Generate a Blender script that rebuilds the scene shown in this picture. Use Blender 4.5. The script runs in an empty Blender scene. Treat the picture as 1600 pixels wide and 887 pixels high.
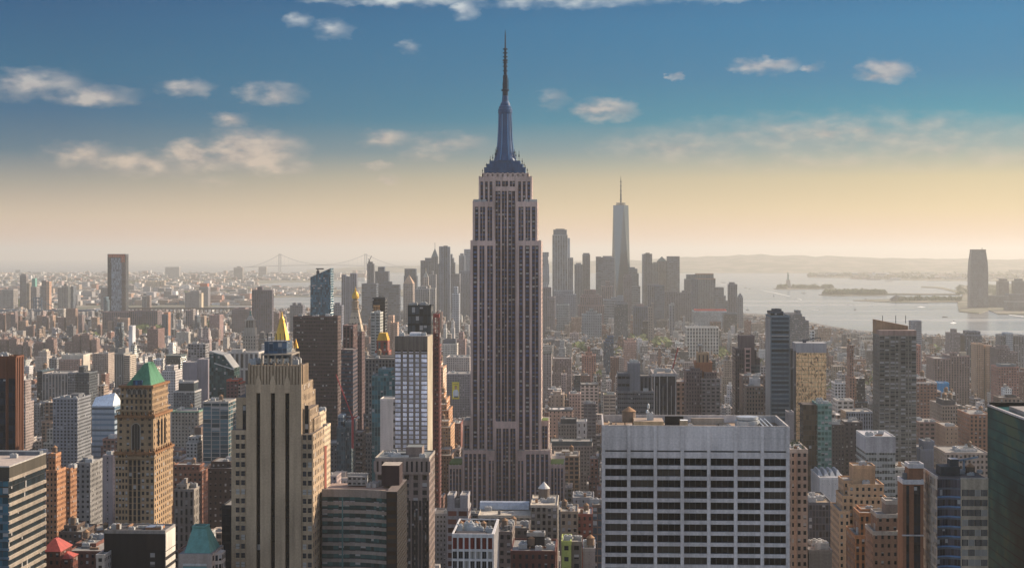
import bpy, math, random
import numpy as np
from math import sin, cos, tan, atan, atan2, pi, radians, degrees
random.seed(11)
sc = bpy.context.scene
COL = sc.collection

# ---------------------------------------------------------------- camera
F, HC, PY0 = 2490.0, 260.0, 398.0          # focal length in photo pixels, eye height (m), horizon row
GA = atan(120.0 / F)                        # the avenues run this much right of the view axis; world y = avenue direction
cam = bpy.data.cameras.new('camera'); camo = bpy.data.objects.new('camera', cam); COL.objects.link(camo)
cam.sensor_width = 36.0; cam.lens = 36.0 * F / 1600.0
cam.shift_y = -(443.5 - PY0) / 1600.0
cam.clip_start = 1.0; cam.clip_end = 300000.0
camo.location = (0, 0, HC); camo.rotation_euler = (radians(90), 0, GA)
sc.camera = camo

# ---------------------------------------------------------------- light
SUN_AZ, SUN_EL = radians(58), radians(27)   # clockwise from +Y, and height
SUN_STRENGTH, SKY_STRENGTH, HAZE_DENSITY = 4.5, 0.145, 0.000043
sun = bpy.data.lights.new('sun', 'SUN'); suno = bpy.data.objects.new('sun', sun); COL.objects.link(suno)
sun.energy = SUN_STRENGTH; sun.angle = radians(0.6); sun.color = (1.0, 0.83, 0.62)
suno.rotation_euler = (radians(90) - SUN_EL, 0, pi - SUN_AZ)
suno.location = (2000, 500, 1500)
sc.view_settings.view_transform = 'Standard'; sc.view_settings.look = 'None'
sc.view_settings.exposure = 0.60; sc.view_settings.gamma = 1.0; sc.view_settings.use_curve_mapping = False
sc.cycles.use_denoising = True
try: sc.cycles.denoiser = 'OPENIMAGEDENOISE'
except Exception: pass
sc.cycles.max_bounces = 5; sc.cycles.diffuse_bounces = 2; sc.cycles.glossy_bounces = 3
sc.cycles.volume_bounces = 0; sc.cycles.sample_clamp_indirect = 6.0

def srgb(r, g, b):
    f = lambda c: (c / 255.0 / 12.92) if c <= 10 else ((c / 255.0 + 0.055) / 1.055) ** 2.4
    return (f(r), f(g), f(b), 1.0)

from math import exp as math_exp
HAZE_TOP = 600.0
GLOW_L, GLOW_R = srgb(208, 200, 187), srgb(228, 215, 194)
world = bpy.data.worlds.new('World'); sc.world = world; world.use_nodes = True
def build_world():
    nt = world.node_tree; N = nt.nodes; L = nt.links; N.clear()
    out = N.new('ShaderNodeOutputWorld'); bg = N.new('ShaderNodeBackground')
    L.new(bg.outputs[0], out.inputs[0])
    sky = N.new('ShaderNodeTexSky'); sky.sky_type = 'NISHITA'; sky.sun_disc = False
    sky.sun_elevation = SUN_EL; sky.sun_rotation = SUN_AZ; sky.altitude = 200; sky.dust_density = 1.6; sky.ozone_density = 2.0
    def math(op, a, b=None, c=None, clamp=False):
        n = N.new('ShaderNodeMath'); n.operation = op; n.use_clamp = clamp
        for i, v in enumerate((a, b, c)):
            if v is None: continue
            if isinstance(v, (int, float)): n.inputs[i].default_value = v
            else: L.new(v, n.inputs[i])
        return n.outputs[0]
    tc = N.new('ShaderNodeTexCoord'); sep = N.new('ShaderNodeSeparateXYZ'); L.new(tc.outputs['Generated'], sep.inputs[0])
    x, y, z = sep.outputs
    az = math('MULTIPLY', math('ADD', math('ARCTAN2', x, y), GA), 57.2958)      # degrees right of the view axis
    el = math('MULTIPLY', math('ARCSINE', z), 57.2958)
    def ramp(fac, pts):
        r = N.new('ShaderNodeValToRGB'); L.new(fac, r.inputs[0]); e = r.color_ramp.elements
        while len(e) < len(pts): e.new(0.5)
        for i, (p, c) in enumerate(pts): e[i].position = p; e[i].color = c
        return r.outputs[0]
    ef = math('DIVIDE', el, 14.0, clamp=True)
    K = SKY_GAIN = 1.0
    def P(py): return degrees(atan((PY0 - py) / F)) / 14.0
    def behind(py, c, glow):            # the colour the sky needs beyond the haze that lies in front of it
        s = sin(max(radians(0.25), atan((PY0 - py) / F))); t = math_exp(-HAZE_DENSITY * min(90000, (HAZE_TOP - HC) / s)); t = max(t, .12)
        w = min(1.0, max(0.0, (degrees(s) - 1.6) / 3.0)); lo, hi = .8 * (1 - w), 1.15 + w
        return tuple(min(hi * srgb(*c)[k], max(lo * srgb(*c)[k], (srgb(*c)[k] - (1 - t) * glow[k]) / t)) for k in range(3)) + (1.0,)
    left = ramp(ef, [(P(py), behind(py, c, GLOW_L)) for py, c in SKY_LEFT])
    right = ramp(ef, [(P(py), behind(py, c, GLOW_R)) for py, c in SKY_RIGHT])
    mixlr = N.new('ShaderNodeMix'); mixlr.data_type = 'RGBA'
    L.new(math('MULTIPLY_ADD', az, 1 / 32.0, 0.5, clamp=True), mixlr.inputs[0]); L.new(left, mixlr.inputs[6]); L.new(right, mixlr.inputs[7])
    # ---- clouds: soft patches at their own bearings and heights, broken up by noise
    cv = N.new('ShaderNodeCombineXYZ'); L.new(az, cv.inputs[0]); L.new(el, cv.inputs[1])
    nz = N.new('ShaderNodeTexNoise'); nz.inputs['Scale'].default_value = 1.3; nz.inputs['Detail'].default_value = 6; nz.inputs['Roughness'].default_value = 0.46
    sc_ = N.new('ShaderNodeVectorMath'); sc_.operation = 'MULTIPLY'; sc_.inputs[1].default_value = (0.75, 1.5, 1); L.new(cv.outputs[0], sc_.inputs[0])
    L.new(sc_.outputs[0], nz.inputs['Vector'])
    nz2 = N.new('ShaderNodeTexNoise'); nz2.inputs['Scale'].default_value = 2.6; nz2.inputs['Detail'].default_value = 5
    L.new(sc_.outputs[0], nz2.inputs['Vector'])
    wv = N.new('ShaderNodeVectorMath'); wv.operation = 'MULTIPLY_ADD'; L.new(nz2.outputs['Color'], wv.inputs[0]); wv.inputs[1].default_value = (1.0, 0.5, 0); wv.inputs[2].default_value = (-0.5, -0.25, 0)
    av = N.new('ShaderNodeVectorMath'); av.operation = 'ADD'; L.new(cv.outputs[0], av.inputs[0]); L.new(wv.outputs[0], av.inputs[1])
    field = None; base = None
    for px, py, rx, ry, s in CLOUDS:
        ca = degrees(atan((px - 800) / F)); ce = degrees(atan((PY0 - py) / F * cos(radians(ca))))
        kx = 1 / (degrees(rx / F)); ky = 1 / (degrees(ry / F))
        a = N.new('ShaderNodeVectorMath'); a.operation = 'SUBTRACT'; L.new(av.outputs[0], a.inputs[0]); a.inputs[1].default_value = (ca, ce, 0)
        b = N.new('ShaderNodeVectorMath'); b.operation = 'MULTIPLY'; L.new(a.outputs[0], b.inputs[0]); b.inputs[1].default_value = (kx, ky, 0)
        l = N.new('ShaderNodeVectorMath'); l.operation = 'LENGTH'; L.new(b.outputs[0], l.inputs[0])
        f = math('MULTIPLY_ADD', l.outputs['Value'], -s, s)
        field = f if field is None else math('MAXIMUM', field, f)
    field = math('MAXIMUM', field, 0.0)
    nn = math('MULTIPLY_ADD', nz.outputs['Fac'], 2.3, -0.60)
    dens = math('MULTIPLY', math('MULTIPLY', field, nn), 1.5, clamp=True)
    dens = math('SMOOTH_MIN', dens, 0.86, 0.2)
    ccol = ramp(ef, [(0.0, srgb(216, 192, 164)), (0.25, srgb(200, 184, 170)), (0.5, srgb(176, 180, 186)), (0.62, srgb(206, 214, 218))])
    shade = N.new('ShaderNodeMix'); shade.data_type = 'RGBA'; shade.blend_type = 'MULTIPLY'; shade.inputs[0].default_value = 1.0
    L.new(ccol, shade.inputs[6])
    off = N.new('ShaderNodeVectorMath'); off.operation = 'ADD'; off.inputs[1].default_value = (0.16, 0.22, 0); L.new(sc_.outputs[0], off.inputs[0])
    nz3 = N.new('ShaderNodeTexNoise'); nz3.inputs['Scale'].default_value = 1.6; nz3.inputs['Detail'].default_value = 3; nz3.inputs['Roughness'].default_value = 0.5; L.new(off.outputs[0], nz3.inputs['Vector'])
    lit = math('MULTIPLY_ADD', math('SUBTRACT', nz.outputs['Fac'], nz3.outputs['Fac']), 2.6, 0.55, clamp=True)
    sv = ramp(lit, [(0.0, (0.66, 0.70, 0.78, 1)), (1.0, (1.10, 1.08, 1.04, 1))]); L.new(sv, shade.inputs[7])
    mc = N.new('ShaderNodeMix'); mc.data_type = 'RGBA'; L.new(dens, mc.inputs[0]); L.new(mixlr.outputs[2], mc.inputs[6]); L.new(shade.outputs[2], mc.inputs[7])
    # ---- the low band of sky in the view carries the graded evening colours, the dome above it is the plain daylight sky
    skys = N.new('ShaderNodeVectorMath'); skys.operation = 'MULTIPLY'; L.new(sky.outputs[0], skys.inputs[0]); skys.inputs[1].default_value = (SKY_STRENGTH * 1.14, SKY_STRENGTH * .98, SKY_STRENGTH * .90)
    low = N.new('ShaderNodeVectorMath'); low.operation = 'SCALE'; L.new(mc.outputs[2], low.inputs[0]); low.inputs[3].default_value = 2 ** (-sc.view_settings.exposure)
    fin = N.new('ShaderNodeMix'); fin.data_type = 'RGBA'
    up = N.new('ShaderNodeMapRange'); up.interpolation_type = 'SMOOTHSTEP'; L.new(el, up.inputs[0]); up.inputs[1].default_value = 9.5; up.inputs[2].default_value = 22.0
    side = N.new('ShaderNodeMapRange'); side.interpolation_type = 'SMOOTHSTEP'; L.new(math('ABSOLUTE', az), side.inputs[0]); side.inputs[1].default_value = 45; side.inputs[2].default_value = 95
    L.new(math('MAXIMUM', up.outputs[0], side.outputs[0]), fin.inputs[0]); L.new(low.outputs[0], fin.inputs[6]); L.new(skys.outputs[0], fin.inputs[7])
    L.new(fin.outputs[2], bg.inputs[0]); bg.inputs[1].default_value = 1.0
SKY_LEFT = [(398, (212, 194, 166)), (340, (206, 190, 168)), (290, (172, 166, 154)), (240, (116, 134, 144)), (180, (80, 118, 142)), (120, (50, 116, 142)), (40, (30, 106, 138)), (0, (26, 100, 134))]
SKY_RIGHT = [(398, (232, 210, 170)), (330, (230, 208, 164)), (280, (216, 200, 164)), (235, (160, 174, 168)), (190, (98, 156, 170)), (120, (8, 138, 168)), (40, (0, 134, 170)), (0, (0, 126, 164))]
CLOUDS = [(60, 128, 85, 24, 1.0), (140, 150, 85, 20, 1.0), (10, 140, 60, 22, .6), (290, 138, 50, 17, .8), (425, 146, 62, 21, .9), (360, 187, 36, 15, .9),
 (130, 240, 75, 22, .7), (225, 256, 150, 24, .9), (318, 243, 80, 30, 1.4), (392, 236, 100, 40, 1.5), (440, 262, 60, 16, .8), (330, 285, 60, 12, .4),
 (640, 72, 24, 12, .8), (520, 46, 34, 20, .8), (468, 32, 28, 14, .6), (726, 14, 26, 22, .9), (640, -2, 200, 14, .8), (860, -2, 200, 17, .9), (1100, -4, 120, 12, .7),
 (945, 173, 60, 22, 1.2), (1195, 104, 64, 15, 1.3), (1270, 105, 20, 8, .9), (1382, 111, 54, 21, 1.5), (1057, 120, 15, 9, 1.1), (605, 217, 52, 20, .7),
 (700, 224, 90, 22, .55), (665, 243, 50, 12, .5), (588, 258, 25, 9, .7), (611, 282, 25, 11, .7), (866, 154, 30, 20, .5), (1330, 208, 360, 40, .6), (1060, 228, 150, 36, .5), (1480, 238, 220, 34, .4), (1250, 250, 260, 24, .3)]
build_world()

# ---------------------------------------------------------------- pixel rays onto planes of the world
CG, SG = cos(GA), sin(GA)
def ray(px, py):
    t = (px - 800.0) / F
    return t * CG - SG, t * SG + CG, (PY0 - py) / F
def P(px, py, B):                     # point of the plane y = B seen at that pixel
    a, b, c = ray(px, py); k = B / b
    return (k * a, B, HC + k * c)
def G(px, py, z=0.0):                 # point of the plane at height z
    a, b, c = ray(px, py); k = (z - HC) / c
    return (k * a, k * b)
def project(x, y, z):
    xc = x * CG + y * SG; yc = -x * SG + y * CG
    if yc < 1: return None
    return 800 + F * xc / yc, PY0 - F * (z - HC) / yc

# ---------------------------------------------------------------- materials
MATS = {}
def newmat(name):
    m = bpy.data.materials.new(name); m.use_nodes = True; nt = m.node_tree
    for n in list(nt.nodes):
        if n.type != 'OUTPUT_MATERIAL': nt.nodes.remove(n)
    p = nt.nodes.new('ShaderNodeBsdfPrincipled'); nt.links.new(p.outputs[0], nt.nodes['Material Output'].inputs[0])
    MATS[name] = m
    return m, nt, p
def nmath(nt, op, a, b=None, c=None, clamp=False):
    n = nt.nodes.new('ShaderNodeMath'); n.operation = op; n.use_clamp = clamp
    for i, v in enumerate((a, b, c)):
        if v is None: continue
        if isinstance(v, (int, float)): n.inputs[i].default_value = v
        else: nt.links.new(v, n.inputs[i])
    return n.outputs[0]
def nmix(nt, fac, a, b, blend='MIX'):
    n = nt.nodes.new('ShaderNodeMix'); n.data_type = 'RGBA'; n.blend_type = blend
    for i, v in ((0, fac), (6, a), (7, b)):
        if isinstance(v, (int, float)): n.inputs[i].default_value = v
        elif isinstance(v, tuple): n.inputs[i].default_value = v
        else: nt.links.new(v, n.inputs[i])
    return n.outputs[2]
def nramp(nt, fac, pts):
    r = nt.nodes.new('ShaderNodeValToRGB'); nt.links.new(fac, r.inputs[0]); e = r.color_ramp.elements
    while len(e) < len(pts): e.new(0.5)
    for i, (p, c) in enumerate(pts): e[i].position = p; e[i].color = c
    return r.outputs[0]
def weather(nt):
    """uneven weathering in world space: large blotches, vertical streaks and fine grain, around 1"""
    geo = nt.nodes.new('ShaderNodeNewGeometry')
    def noise(scale, vec, detail=4):
        m = nt.nodes.new('ShaderNodeVectorMath'); m.operation = 'MULTIPLY'; nt.links.new(geo.outputs['Position'], m.inputs[0]); m.inputs[1].default_value = vec
        n = nt.nodes.new('ShaderNodeTexNoise'); nt.links.new(m.outputs[0], n.inputs['Vector']); n.inputs['Scale'].default_value = scale; n.inputs['Detail'].default_value = detail
        return n.outputs['Fac']
    a = noise(0.035, (1, 1, 1)); b = noise(0.5, (1, 1, 0.06)); c = noise(1.3, (1, 1, 1), 2)
    s = nmath(nt, 'MULTIPLY_ADD', a, 0.9, nmath(nt, 'MULTIPLY_ADD', b, 0.8, nmath(nt, 'MULTIPLY_ADD', c, 0.5, -0.25)))
    return s
def facade_material():
    m, nt, p = newmat('facade')
    def attr(n):
        a = nt.nodes.new('ShaderNodeAttribute'); a.attribute_name = n; return a
    wall, win, gl = attr('wall'), attr('win'), attr('glass')
    uv = nt.nodes.new('ShaderNodeUVMap'); uv.uv_map = 'uv'
    su = nt.nodes.new('ShaderNodeSeparateXYZ'); nt.links.new(uv.outputs[0], su.inputs[0])
    sw = nt.nodes.new('ShaderNodeSeparateColor'); nt.links.new(win.outputs['Color'], sw.inputs[0])
    wx, wy, spd, bl = sw.outputs[0], sw.outputs[1], sw.outputs[2], win.outputs['Alpha']
    fx = nmath(nt, 'ABSOLUTE', nmath(nt, 'SUBTRACT', nmath(nt, 'FRACT', su.outputs[0]), 0.5))
    fy = nmath(nt, 'ABSOLUTE', nmath(nt, 'SUBTRACT', nmath(nt, 'FRACT', su.outputs[1]), 0.5))
    inx = nmath(nt, 'LESS_THAN', fx, nmath(nt, 'MULTIPLY', wx, 0.5)); iny = nmath(nt, 'LESS_THAN', fy, nmath(nt, 'MULTIPLY', wy, 0.5))
    mask = nmath(nt, 'MULTIPLY', inx, iny)
    cell = nt.nodes.new('ShaderNodeVectorMath'); cell.operation = 'FLOOR'; nt.links.new(uv.outputs[0], cell.inputs[0])
    wn = nt.nodes.new('ShaderNodeTexWhiteNoise'); wn.noise_dimensions = '2D'; nt.links.new(cell.outputs[0], wn.inputs['Vector'])
    wc = nt.nodes.new('ShaderNodeSeparateColor'); nt.links.new(wn.outputs['Color'], wc.inputs[0])
    # a blind pulled down part of the way behind some of the panes
    drop = nmath(nt, 'GREATER_THAN', nmath(nt, 'FRACT', su.outputs[1]), nmath(nt, 'MULTIPLY_ADD', wc.outputs[2], 0.55, 0.2))
    blind = nmath(nt, 'MULTIPLY', nmath(nt, 'LESS_THAN', wc.outputs[0], bl), drop)
    shade = nmath(nt, 'MULTIPLY_ADD', wc.outputs[1], 1.3, 0.35)
    gcol = nmix(nt, 1.0, gl.outputs['Color'], shade, 'MULTIPLY')
    gcol = nmix(nt, blind, gcol, (0.33, 0.32, 0.31, 1))
    wt = weather(nt)
    wcol = nmix(nt, 1.0, wall.outputs['Color'], wt, 'MULTIPLY')
    spc = nmix(nt, 1.0, wcol, spd, 'MULTIPLY')
    wcol = nmix(nt, inx, wcol, spc)
    col = nmix(nt, mask, wcol, gcol)
    nt.links.new(col, p.inputs['Base Color'])
    nt.links.new(nmath(nt, 'MULTIPLY_ADD', mask, -0.68, 0.84), p.inputs['Roughness'])
    nt.links.new(nmath(nt, 'MULTIPLY_ADD', mask, 0.0, 0.25), p.inputs['Specular IOR Level'])
    bp = nt.nodes.new('ShaderNodeBump'); bp.inputs['Strength'].default_value = 0.6; bp.inputs['Distance'].default_value = 0.3; bp.invert = True
    nt.links.new(mask, bp.inputs['Height']); nt.links.new(bp.outputs[0], p.inputs['Normal'])
    return m
facade_material()
def solid(name, col, rough=0.8, metal=0.0, spec=0.4, wear=True, bump=0.0):
    m, nt, p = newmat(name)
    if wear:
        nt.links.new(nmix(nt, 1.0, (*col, 1), weather(nt), 'MULTIPLY'), p.inputs['Base Color'])
    else: p.inputs['Base Color'].default_value = (*col, 1)
    p.inputs['Roughness'].default_value = rough; p.inputs['Metallic'].default_value = metal; p.inputs['Specular IOR Level'].default_value = spec
    return m
def pane_material(name, col, rough=0.08, blind=0.2, blindcol=(0.35, 0.33, 0.30), spec=.25):
    m, nt, p = newmat(name)
    oi = nt.nodes.new('ShaderNodeObjectInfo'); geo = nt.nodes.new('ShaderNodeNewGeometry')
    wn = nt.nodes.new('ShaderNodeTexNoise'); wn.inputs['Scale'].default_value = 0.35; nt.links.new(geo.outputs['Position'], wn.inputs['Vector'])
    v = nmath(nt, 'MULTIPLY', nmath(nt, 'MULTIPLY_ADD', wn.outputs['Fac'], 1.6, 0.2), nmath(nt, 'MULTIPLY_ADD', oi.outputs['Random'], 0.9, 0.55))
    c = nmix(nt, 1.0, (*col, 1), v, 'MULTIPLY')
    c = nmix(nt, nmath(nt, 'LESS_THAN', oi.outputs['Random'], blind), c, (*blindcol, 1))
    nt.links.new(c, p.inputs['Base Color']); p.inputs['Roughness'].default_value = rough; p.inputs['Specular IOR Level'].default_value = spec
    bp = nt.nodes.new('ShaderNodeBump'); bp.inputs['Strength'].default_value = 0.12; bp.inputs['Distance'].default_value = 1.0
    nt.links.new(wn.outputs['Fac'], bp.inputs['Height']); nt.links.new(bp.outputs[0], p.inputs['Normal'])
    return m
pane_material('pane', (0.02, 0.024, 0.03)); pane_material('pane_dark', (0.006, 0.006, 0.008), rough=.3, blind=0.16, blindcol=(.05, .042, .035), spec=.05)
pane_material('pane_sky_painted', (0.86, 0.86, 0.95), 0.3, 0.12, (0.6, 0.6, 0.68)); pane_material('pane_teal', (0.03, 0.07, 0.075), blind=0.25, blindcol=(0.12, 0.24, 0.24))  # first pane: brightness of reflected sky painted into its base colour
solid('tank_wood', (0.20, 0.14, 0.10)); solid('tank_roof', (0.36, 0.20, 0.10)); solid('steel_dark', (0.05, 0.055, 0.06), 0.5)
solid('metal_light', (0.50, 0.52, 0.53), 0.45, 0.5); solid('unit_grey', (0.42, 0.42, 0.41)); solid('crane_red', (0.32, 0.03, 0.04), 0.6)
solid('gold', (0.68, 0.40, 0.07), 0.5, 0.6); solid('copper', (0.12, 0.30, 0.18), 0.75, 0, .2); solid('copper_blue', (0.11, 0.25, 0.215), 0.75, 0, .2)
solid('mast_metal', (0.016, 0.075, 0.18), 0.45, 0.0, .2); solid('mast_rib', (0.09, 0.22, 0.40), 0.45, 0.0, .2); solid('antenna_metal', (0.012, 0.032, 0.06), 0.7, 0, .1)
solid('cable_grey', (0.22, 0.25, 0.28), 0.7, wear=False); solid('foam', (0.75, 0.76, 0.72), 0.9, wear=False); solid('boat_dark', (0.05, 0.06, 0.09)); solid('boat_white', (0.7, 0.7, 0.68))
solid('foliage', (0.06, 0.085, 0.028), 0.95); solid('park_leaf', (0.10, 0.13, 0.035), 0.95); solid('lawn', (0.12, 0.19, 0.03), 0.95); solid('statue_green', (0.16, 0.30, 0.25)); solid('stone', (0.36, 0.31, 0.25))

# ---------------------------------------------------------------- mesh builder
def ST(bay=3.2, fl=3.6, wx=.45, wy=.5, sp=1.0, bl=.2, glass=(.011, .014, .020)):
    return (bay, fl, wx, wy, sp, bl, glass)
PUNCH = ST(); FINE = ST(2.6, 3.3, .42, .5, 1, .3); RIBBON = ST(1.6, 3.7, .96, .5, 1, .25, (.03, .05, .06)); VERT = ST(3.0, 3.7, .5, .62, .38, .2)
CURTAIN = ST(1.7, 3.8, .9, .8, .6, .12, (.03, .05, .065)); DARKC = ST(1.7, 3.8, .93, .72, .7, .04, (.012, .014, .02)); BLANK = ST(6, 6, 0, 0, 1, 0)
TEAL = ST(1.7, 3.8, .9, .82, .6, .1, (.03, .10, .12)); BIGWIN = ST(4.5, 4.2, .62, .6, 1, .3); VSTRIP = ST(3.4, 3.8, .42, .95, .5, .06, (.02, .022, .028))
BLUEC = ST(1.8, 3.8, .92, .8, .7, .05, (.04, .07, .10))
NONE = (0, 0, 1, 0)
class MB:
    def __init__(s): s.v = []; s.f = []; s.c = []; s.w = []; s.g = []; s.uv = []
    def poly(s, pts, col, win=NONE, gl=(0, 0, 0), uv=None):
        i = len(s.v); s.v.extend(pts); s.f.append(tuple(range(i, i + len(pts)))); s.c.append(col); s.w.append(win); s.g.append(gl)
        s.uv.extend(uv if uv else [(0, 0)] * len(pts))
    def wall(s, p, q, z0, z1, st, col, z0b=None, z1b=None):
        """vertical wall from p to q (outside on the right of p->q), bays and storeys counted from its size"""
        bay, fl, wx, wy, sp, bl, gl = st
        w = math.hypot(q[0] - p[0], q[1] - p[1]); h = z1 - z0
        nb = max(1, round(w / bay)); u0 = random.randint(0, 400); v1 = random.randint(100, 400); nf = h / fl
        s.poly([(p[0], p[1], z0), (q[0], q[1], z0), (q[0], q[1], z1 if z1b is None else z1b), (p[0], p[1], z1)], col, (wx, wy, sp, bl), gl,
               [(u0, v1 - nf), (u0 + nb, v1 - nf), (u0 + nb, v1 if z1b is None else v1 + (z1b - z1) / fl), (u0, v1)])
    def box(s, x0, x1, y0, y1, z0, z1, col, st=BLANK, stx=None, top=None, bottom=False, back=True):
        stx = stx or st
        s.wall((x0, y0), (x1, y0), z0, z1, st, col); s.wall((x1, y0), (x1, y1), z0, z1, stx, col)
        if back: s.wall((x1, y1), (x0, y1), z0, z1, st, col)
        s.wall((x0, y1), (x0, y0), z0, z1, stx, col)
        s.poly([(x0, y0, z1), (x1, y0, z1), (x1, y1, z1), (x0, y1, z1)], top or col)
        if bottom: s.poly([(x0, y1, z0), (x1, y1, z0), (x1, y0, z0), (x0, y0, z0)], col)
    def prism(s, pts, z0, z1, col, st=BLANK, top=None):
        n = len(pts)
        for i in range(n): s.wall(pts[i], pts[(i + 1) % n], z0, z1, st, col)
        s.poly([(x, y, z1) for x, y in pts], top or col)
    def frustum(s, a, b, z0, z1, col, st=BLANK, top=True):
        """a, b = (x0,x1,y0,y1) at z0 and z1"""
        A = [(a[0], a[2]), (a[1], a[2]), (a[1], a[3]), (a[0], a[3])]; Bq = [(b[0], b[2]), (b[1], b[2]), (b[1], b[3]), (b[0], b[3])]
        bay, fl, wx, wy, sp, bl, gl = st
        for i in range(4):
            j = (i + 1) % 4; w = math.hypot(A[i][0] - A[j][0], A[i][1] - A[j][1]); nb = max(1, round(w / bay)); nf = (z1 - z0) / fl
            s.poly([(*A[i], z0), (*A[j], z0), (*Bq[j], z1), (*Bq[i], z1)], col, (wx, wy, sp, bl), gl, [(0, 0), (nb, 0), (nb, nf), (0, nf)])
        if top: s.poly([(*p, z1) for p in Bq], col)
    def lathe(s, cx, cy, prof, col, n=12, rib=0):
        for k in range(len(prof) - 1):
            (r0, z0), (r1, z1) = prof[k], prof[k + 1]
            for i in range(n):
                t0 = 2 * pi * i / n; t1 = 2 * pi * (i + 1) / n
                q = [(cx + r0 * cos(t0), cy + r0 * sin(t0), z0), (cx + r0 * cos(t1), cy + r0 * sin(t1), z0), (cx + r1 * cos(t1), cy + r1 * sin(t1), z1), (cx + r1 * cos(t0), cy + r1 * sin(t0), z1)]
                if r1 < 1e-4: q = q[:3]
                elif r0 < 1e-4: q = q[1:] if False else [q[0], q[2], q[3]]
                s.poly(q, col)
    def bar(s, p, q, r, col):
        """square bar between two points"""
        p = np.array(p, float); q = np.array(q, float); d = q - p; d /= np.linalg.norm(d)
        u = np.cross(d, (0, 0, 1)); u = u / np.linalg.norm(u) if np.linalg.norm(u) > 1e-3 else np.array((1., 0, 0)); w = np.cross(d, u)
        c0 = [p + r * (a * u + b * w) for a, b in ((-1, -1), (1, -1), (1, 1), (-1, 1))]; c1 = [x + (q - p) for x in c0]
        for i in range(4):
            j = (i + 1) % 4; s.poly([tuple(c0[i]), tuple(c0[j]), tuple(c1[j]), tuple(c1[i])], col)
        s.poly([tuple(x) for x in c1], col); s.poly([tuple(x) for x in c0[::-1]], col)
    def mesh(s, name, mat='facade', off=(0, 0, 0)):
        me = bpy.data.meshes.new(name)
        v = np.array(s.v, float) - np.array(off)
        me.from_pydata(v.tolist(), [], s.f)
        a = me.attributes.new('wall', 'FLOAT_COLOR', 'FACE'); a.data.foreach_set('color', np.array([(*c[:3], 1.0) for c in s.c], np.float32).ravel())
        a = me.attributes.new('win', 'FLOAT_COLOR', 'FACE'); a.data.foreach_set('color', np.array(s.w, np.float32).ravel())
        a = me.attributes.new('glass', 'FLOAT_COLOR', 'FACE'); a.data.foreach_set('color', np.array([(*c, 1.0) for c in s.g], np.float32).ravel())
        uvl = me.uv_layers.new(name='uv'); uvl.data.foreach_set('uv', np.array(s.uv, np.float32).ravel())
        me.materials.append(MATS[mat]); me.update()
        return me
    def build(s, name, parent=None, mat='facade', off=None):
        loc = tuple(parent.location) if parent is not None and off is None else (off or (0, 0, 0))
        if parent is not None and parent.parent is not None: loc = tuple(parent.parent.location)
        o = bpy.data.objects.new(name, s.mesh(name, mat, loc)); COL.objects.link(o)
        if parent is not None: o.parent = parent
        return o
LAND = []                                   # where each named thing stands, for labels and for the filler blocks
def thing(name, label, cat, loc, group=None):
    o = bpy.data.objects.new(name, None); COL.objects.link(o); o.location = loc; o.empty_display_size = 5
    o['label'] = label; o['category'] = cat
    if group: o['group'] = group
    return o
def tag(o, label=None, cat=None, group=None, kind=None):
    for k, v in (('label', label), ('category', cat), ('group', group), ('kind', kind)):
        if v: o[k] = v
    return o
def place(name, me, parent, loc, scale=(1, 1, 1), rz=0.0):
    """a part that shares its mesh; loc in the world"""
    o = bpy.data.objects.new(name, me); COL.objects.link(o); o.parent = parent
    b = parent.location if parent is not None else (0, 0, 0)
    o.location = (loc[0] - b[0], loc[1] - b[1], loc[2] - b[2]); o.scale = scale; o.rotation_euler = (0, 0, rz)
    return o
# shared rooftop meshes
def proto_meshes():
    m = MB(); m.lathe(0, 0, [(2.0, 1.6), (2.05, 5.4)], (0, 0, 0), 14)
    for a in (-1.2, 1.2):
        for b in (-1.2, 1.2): m.bar((a, b, 0), (a, b, 1.6), .14, (0, 0, 0))
    m.poly([(2.0 * cos(t * pi / 7), 2.0 * sin(t * pi / 7), 1.6) for t in range(14)][::-1], (0, 0, 0))
    tank = m.mesh('tank_barrel', 'tank_wood')
    m = MB(); m.lathe(0, 0, [(2.25, 5.35), (0.0, 7.1)], (0, 0, 0), 14); cone = m.mesh('tank_cap', 'tank_roof')
    m = MB(); m.box(-1.5, 1.5, -1, 1, 0, 1.6, (0, 0, 0)); m.lathe(-.7, 0, [(.5, 1.6), (.5, 1.95), (0, 1.96)], (0, 0, 0), 8); m.lathe(.7, 0, [(.5, 1.6), (.5, 1.95), (0, 1.96)], (0, 0, 0), 8)
    unit = m.mesh('air_unit', 'unit_grey')
    return tank, cone, unit
TANK, TCAP, UNIT = proto_meshes()
def water_tank(parent, x, y, z, s=1.0):
    t = place('water_tank', TANK, parent, (x, y, z), (s, s, s))
    c = bpy.data.objects.new('tank_roof', TCAP); COL.objects.link(c); c.parent = t
    return t
HEROES = []                                 # (px0, px1, y_bottom_visible, B) : nothing nearer may rise above that row
FOOT = []                                   # footprints
def hero_reg(px0, px1, yb, B): HEROES.append((px0, px1, yb, B))
def shade(c, k): return tuple(min(1, x * k) for x in c)
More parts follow.
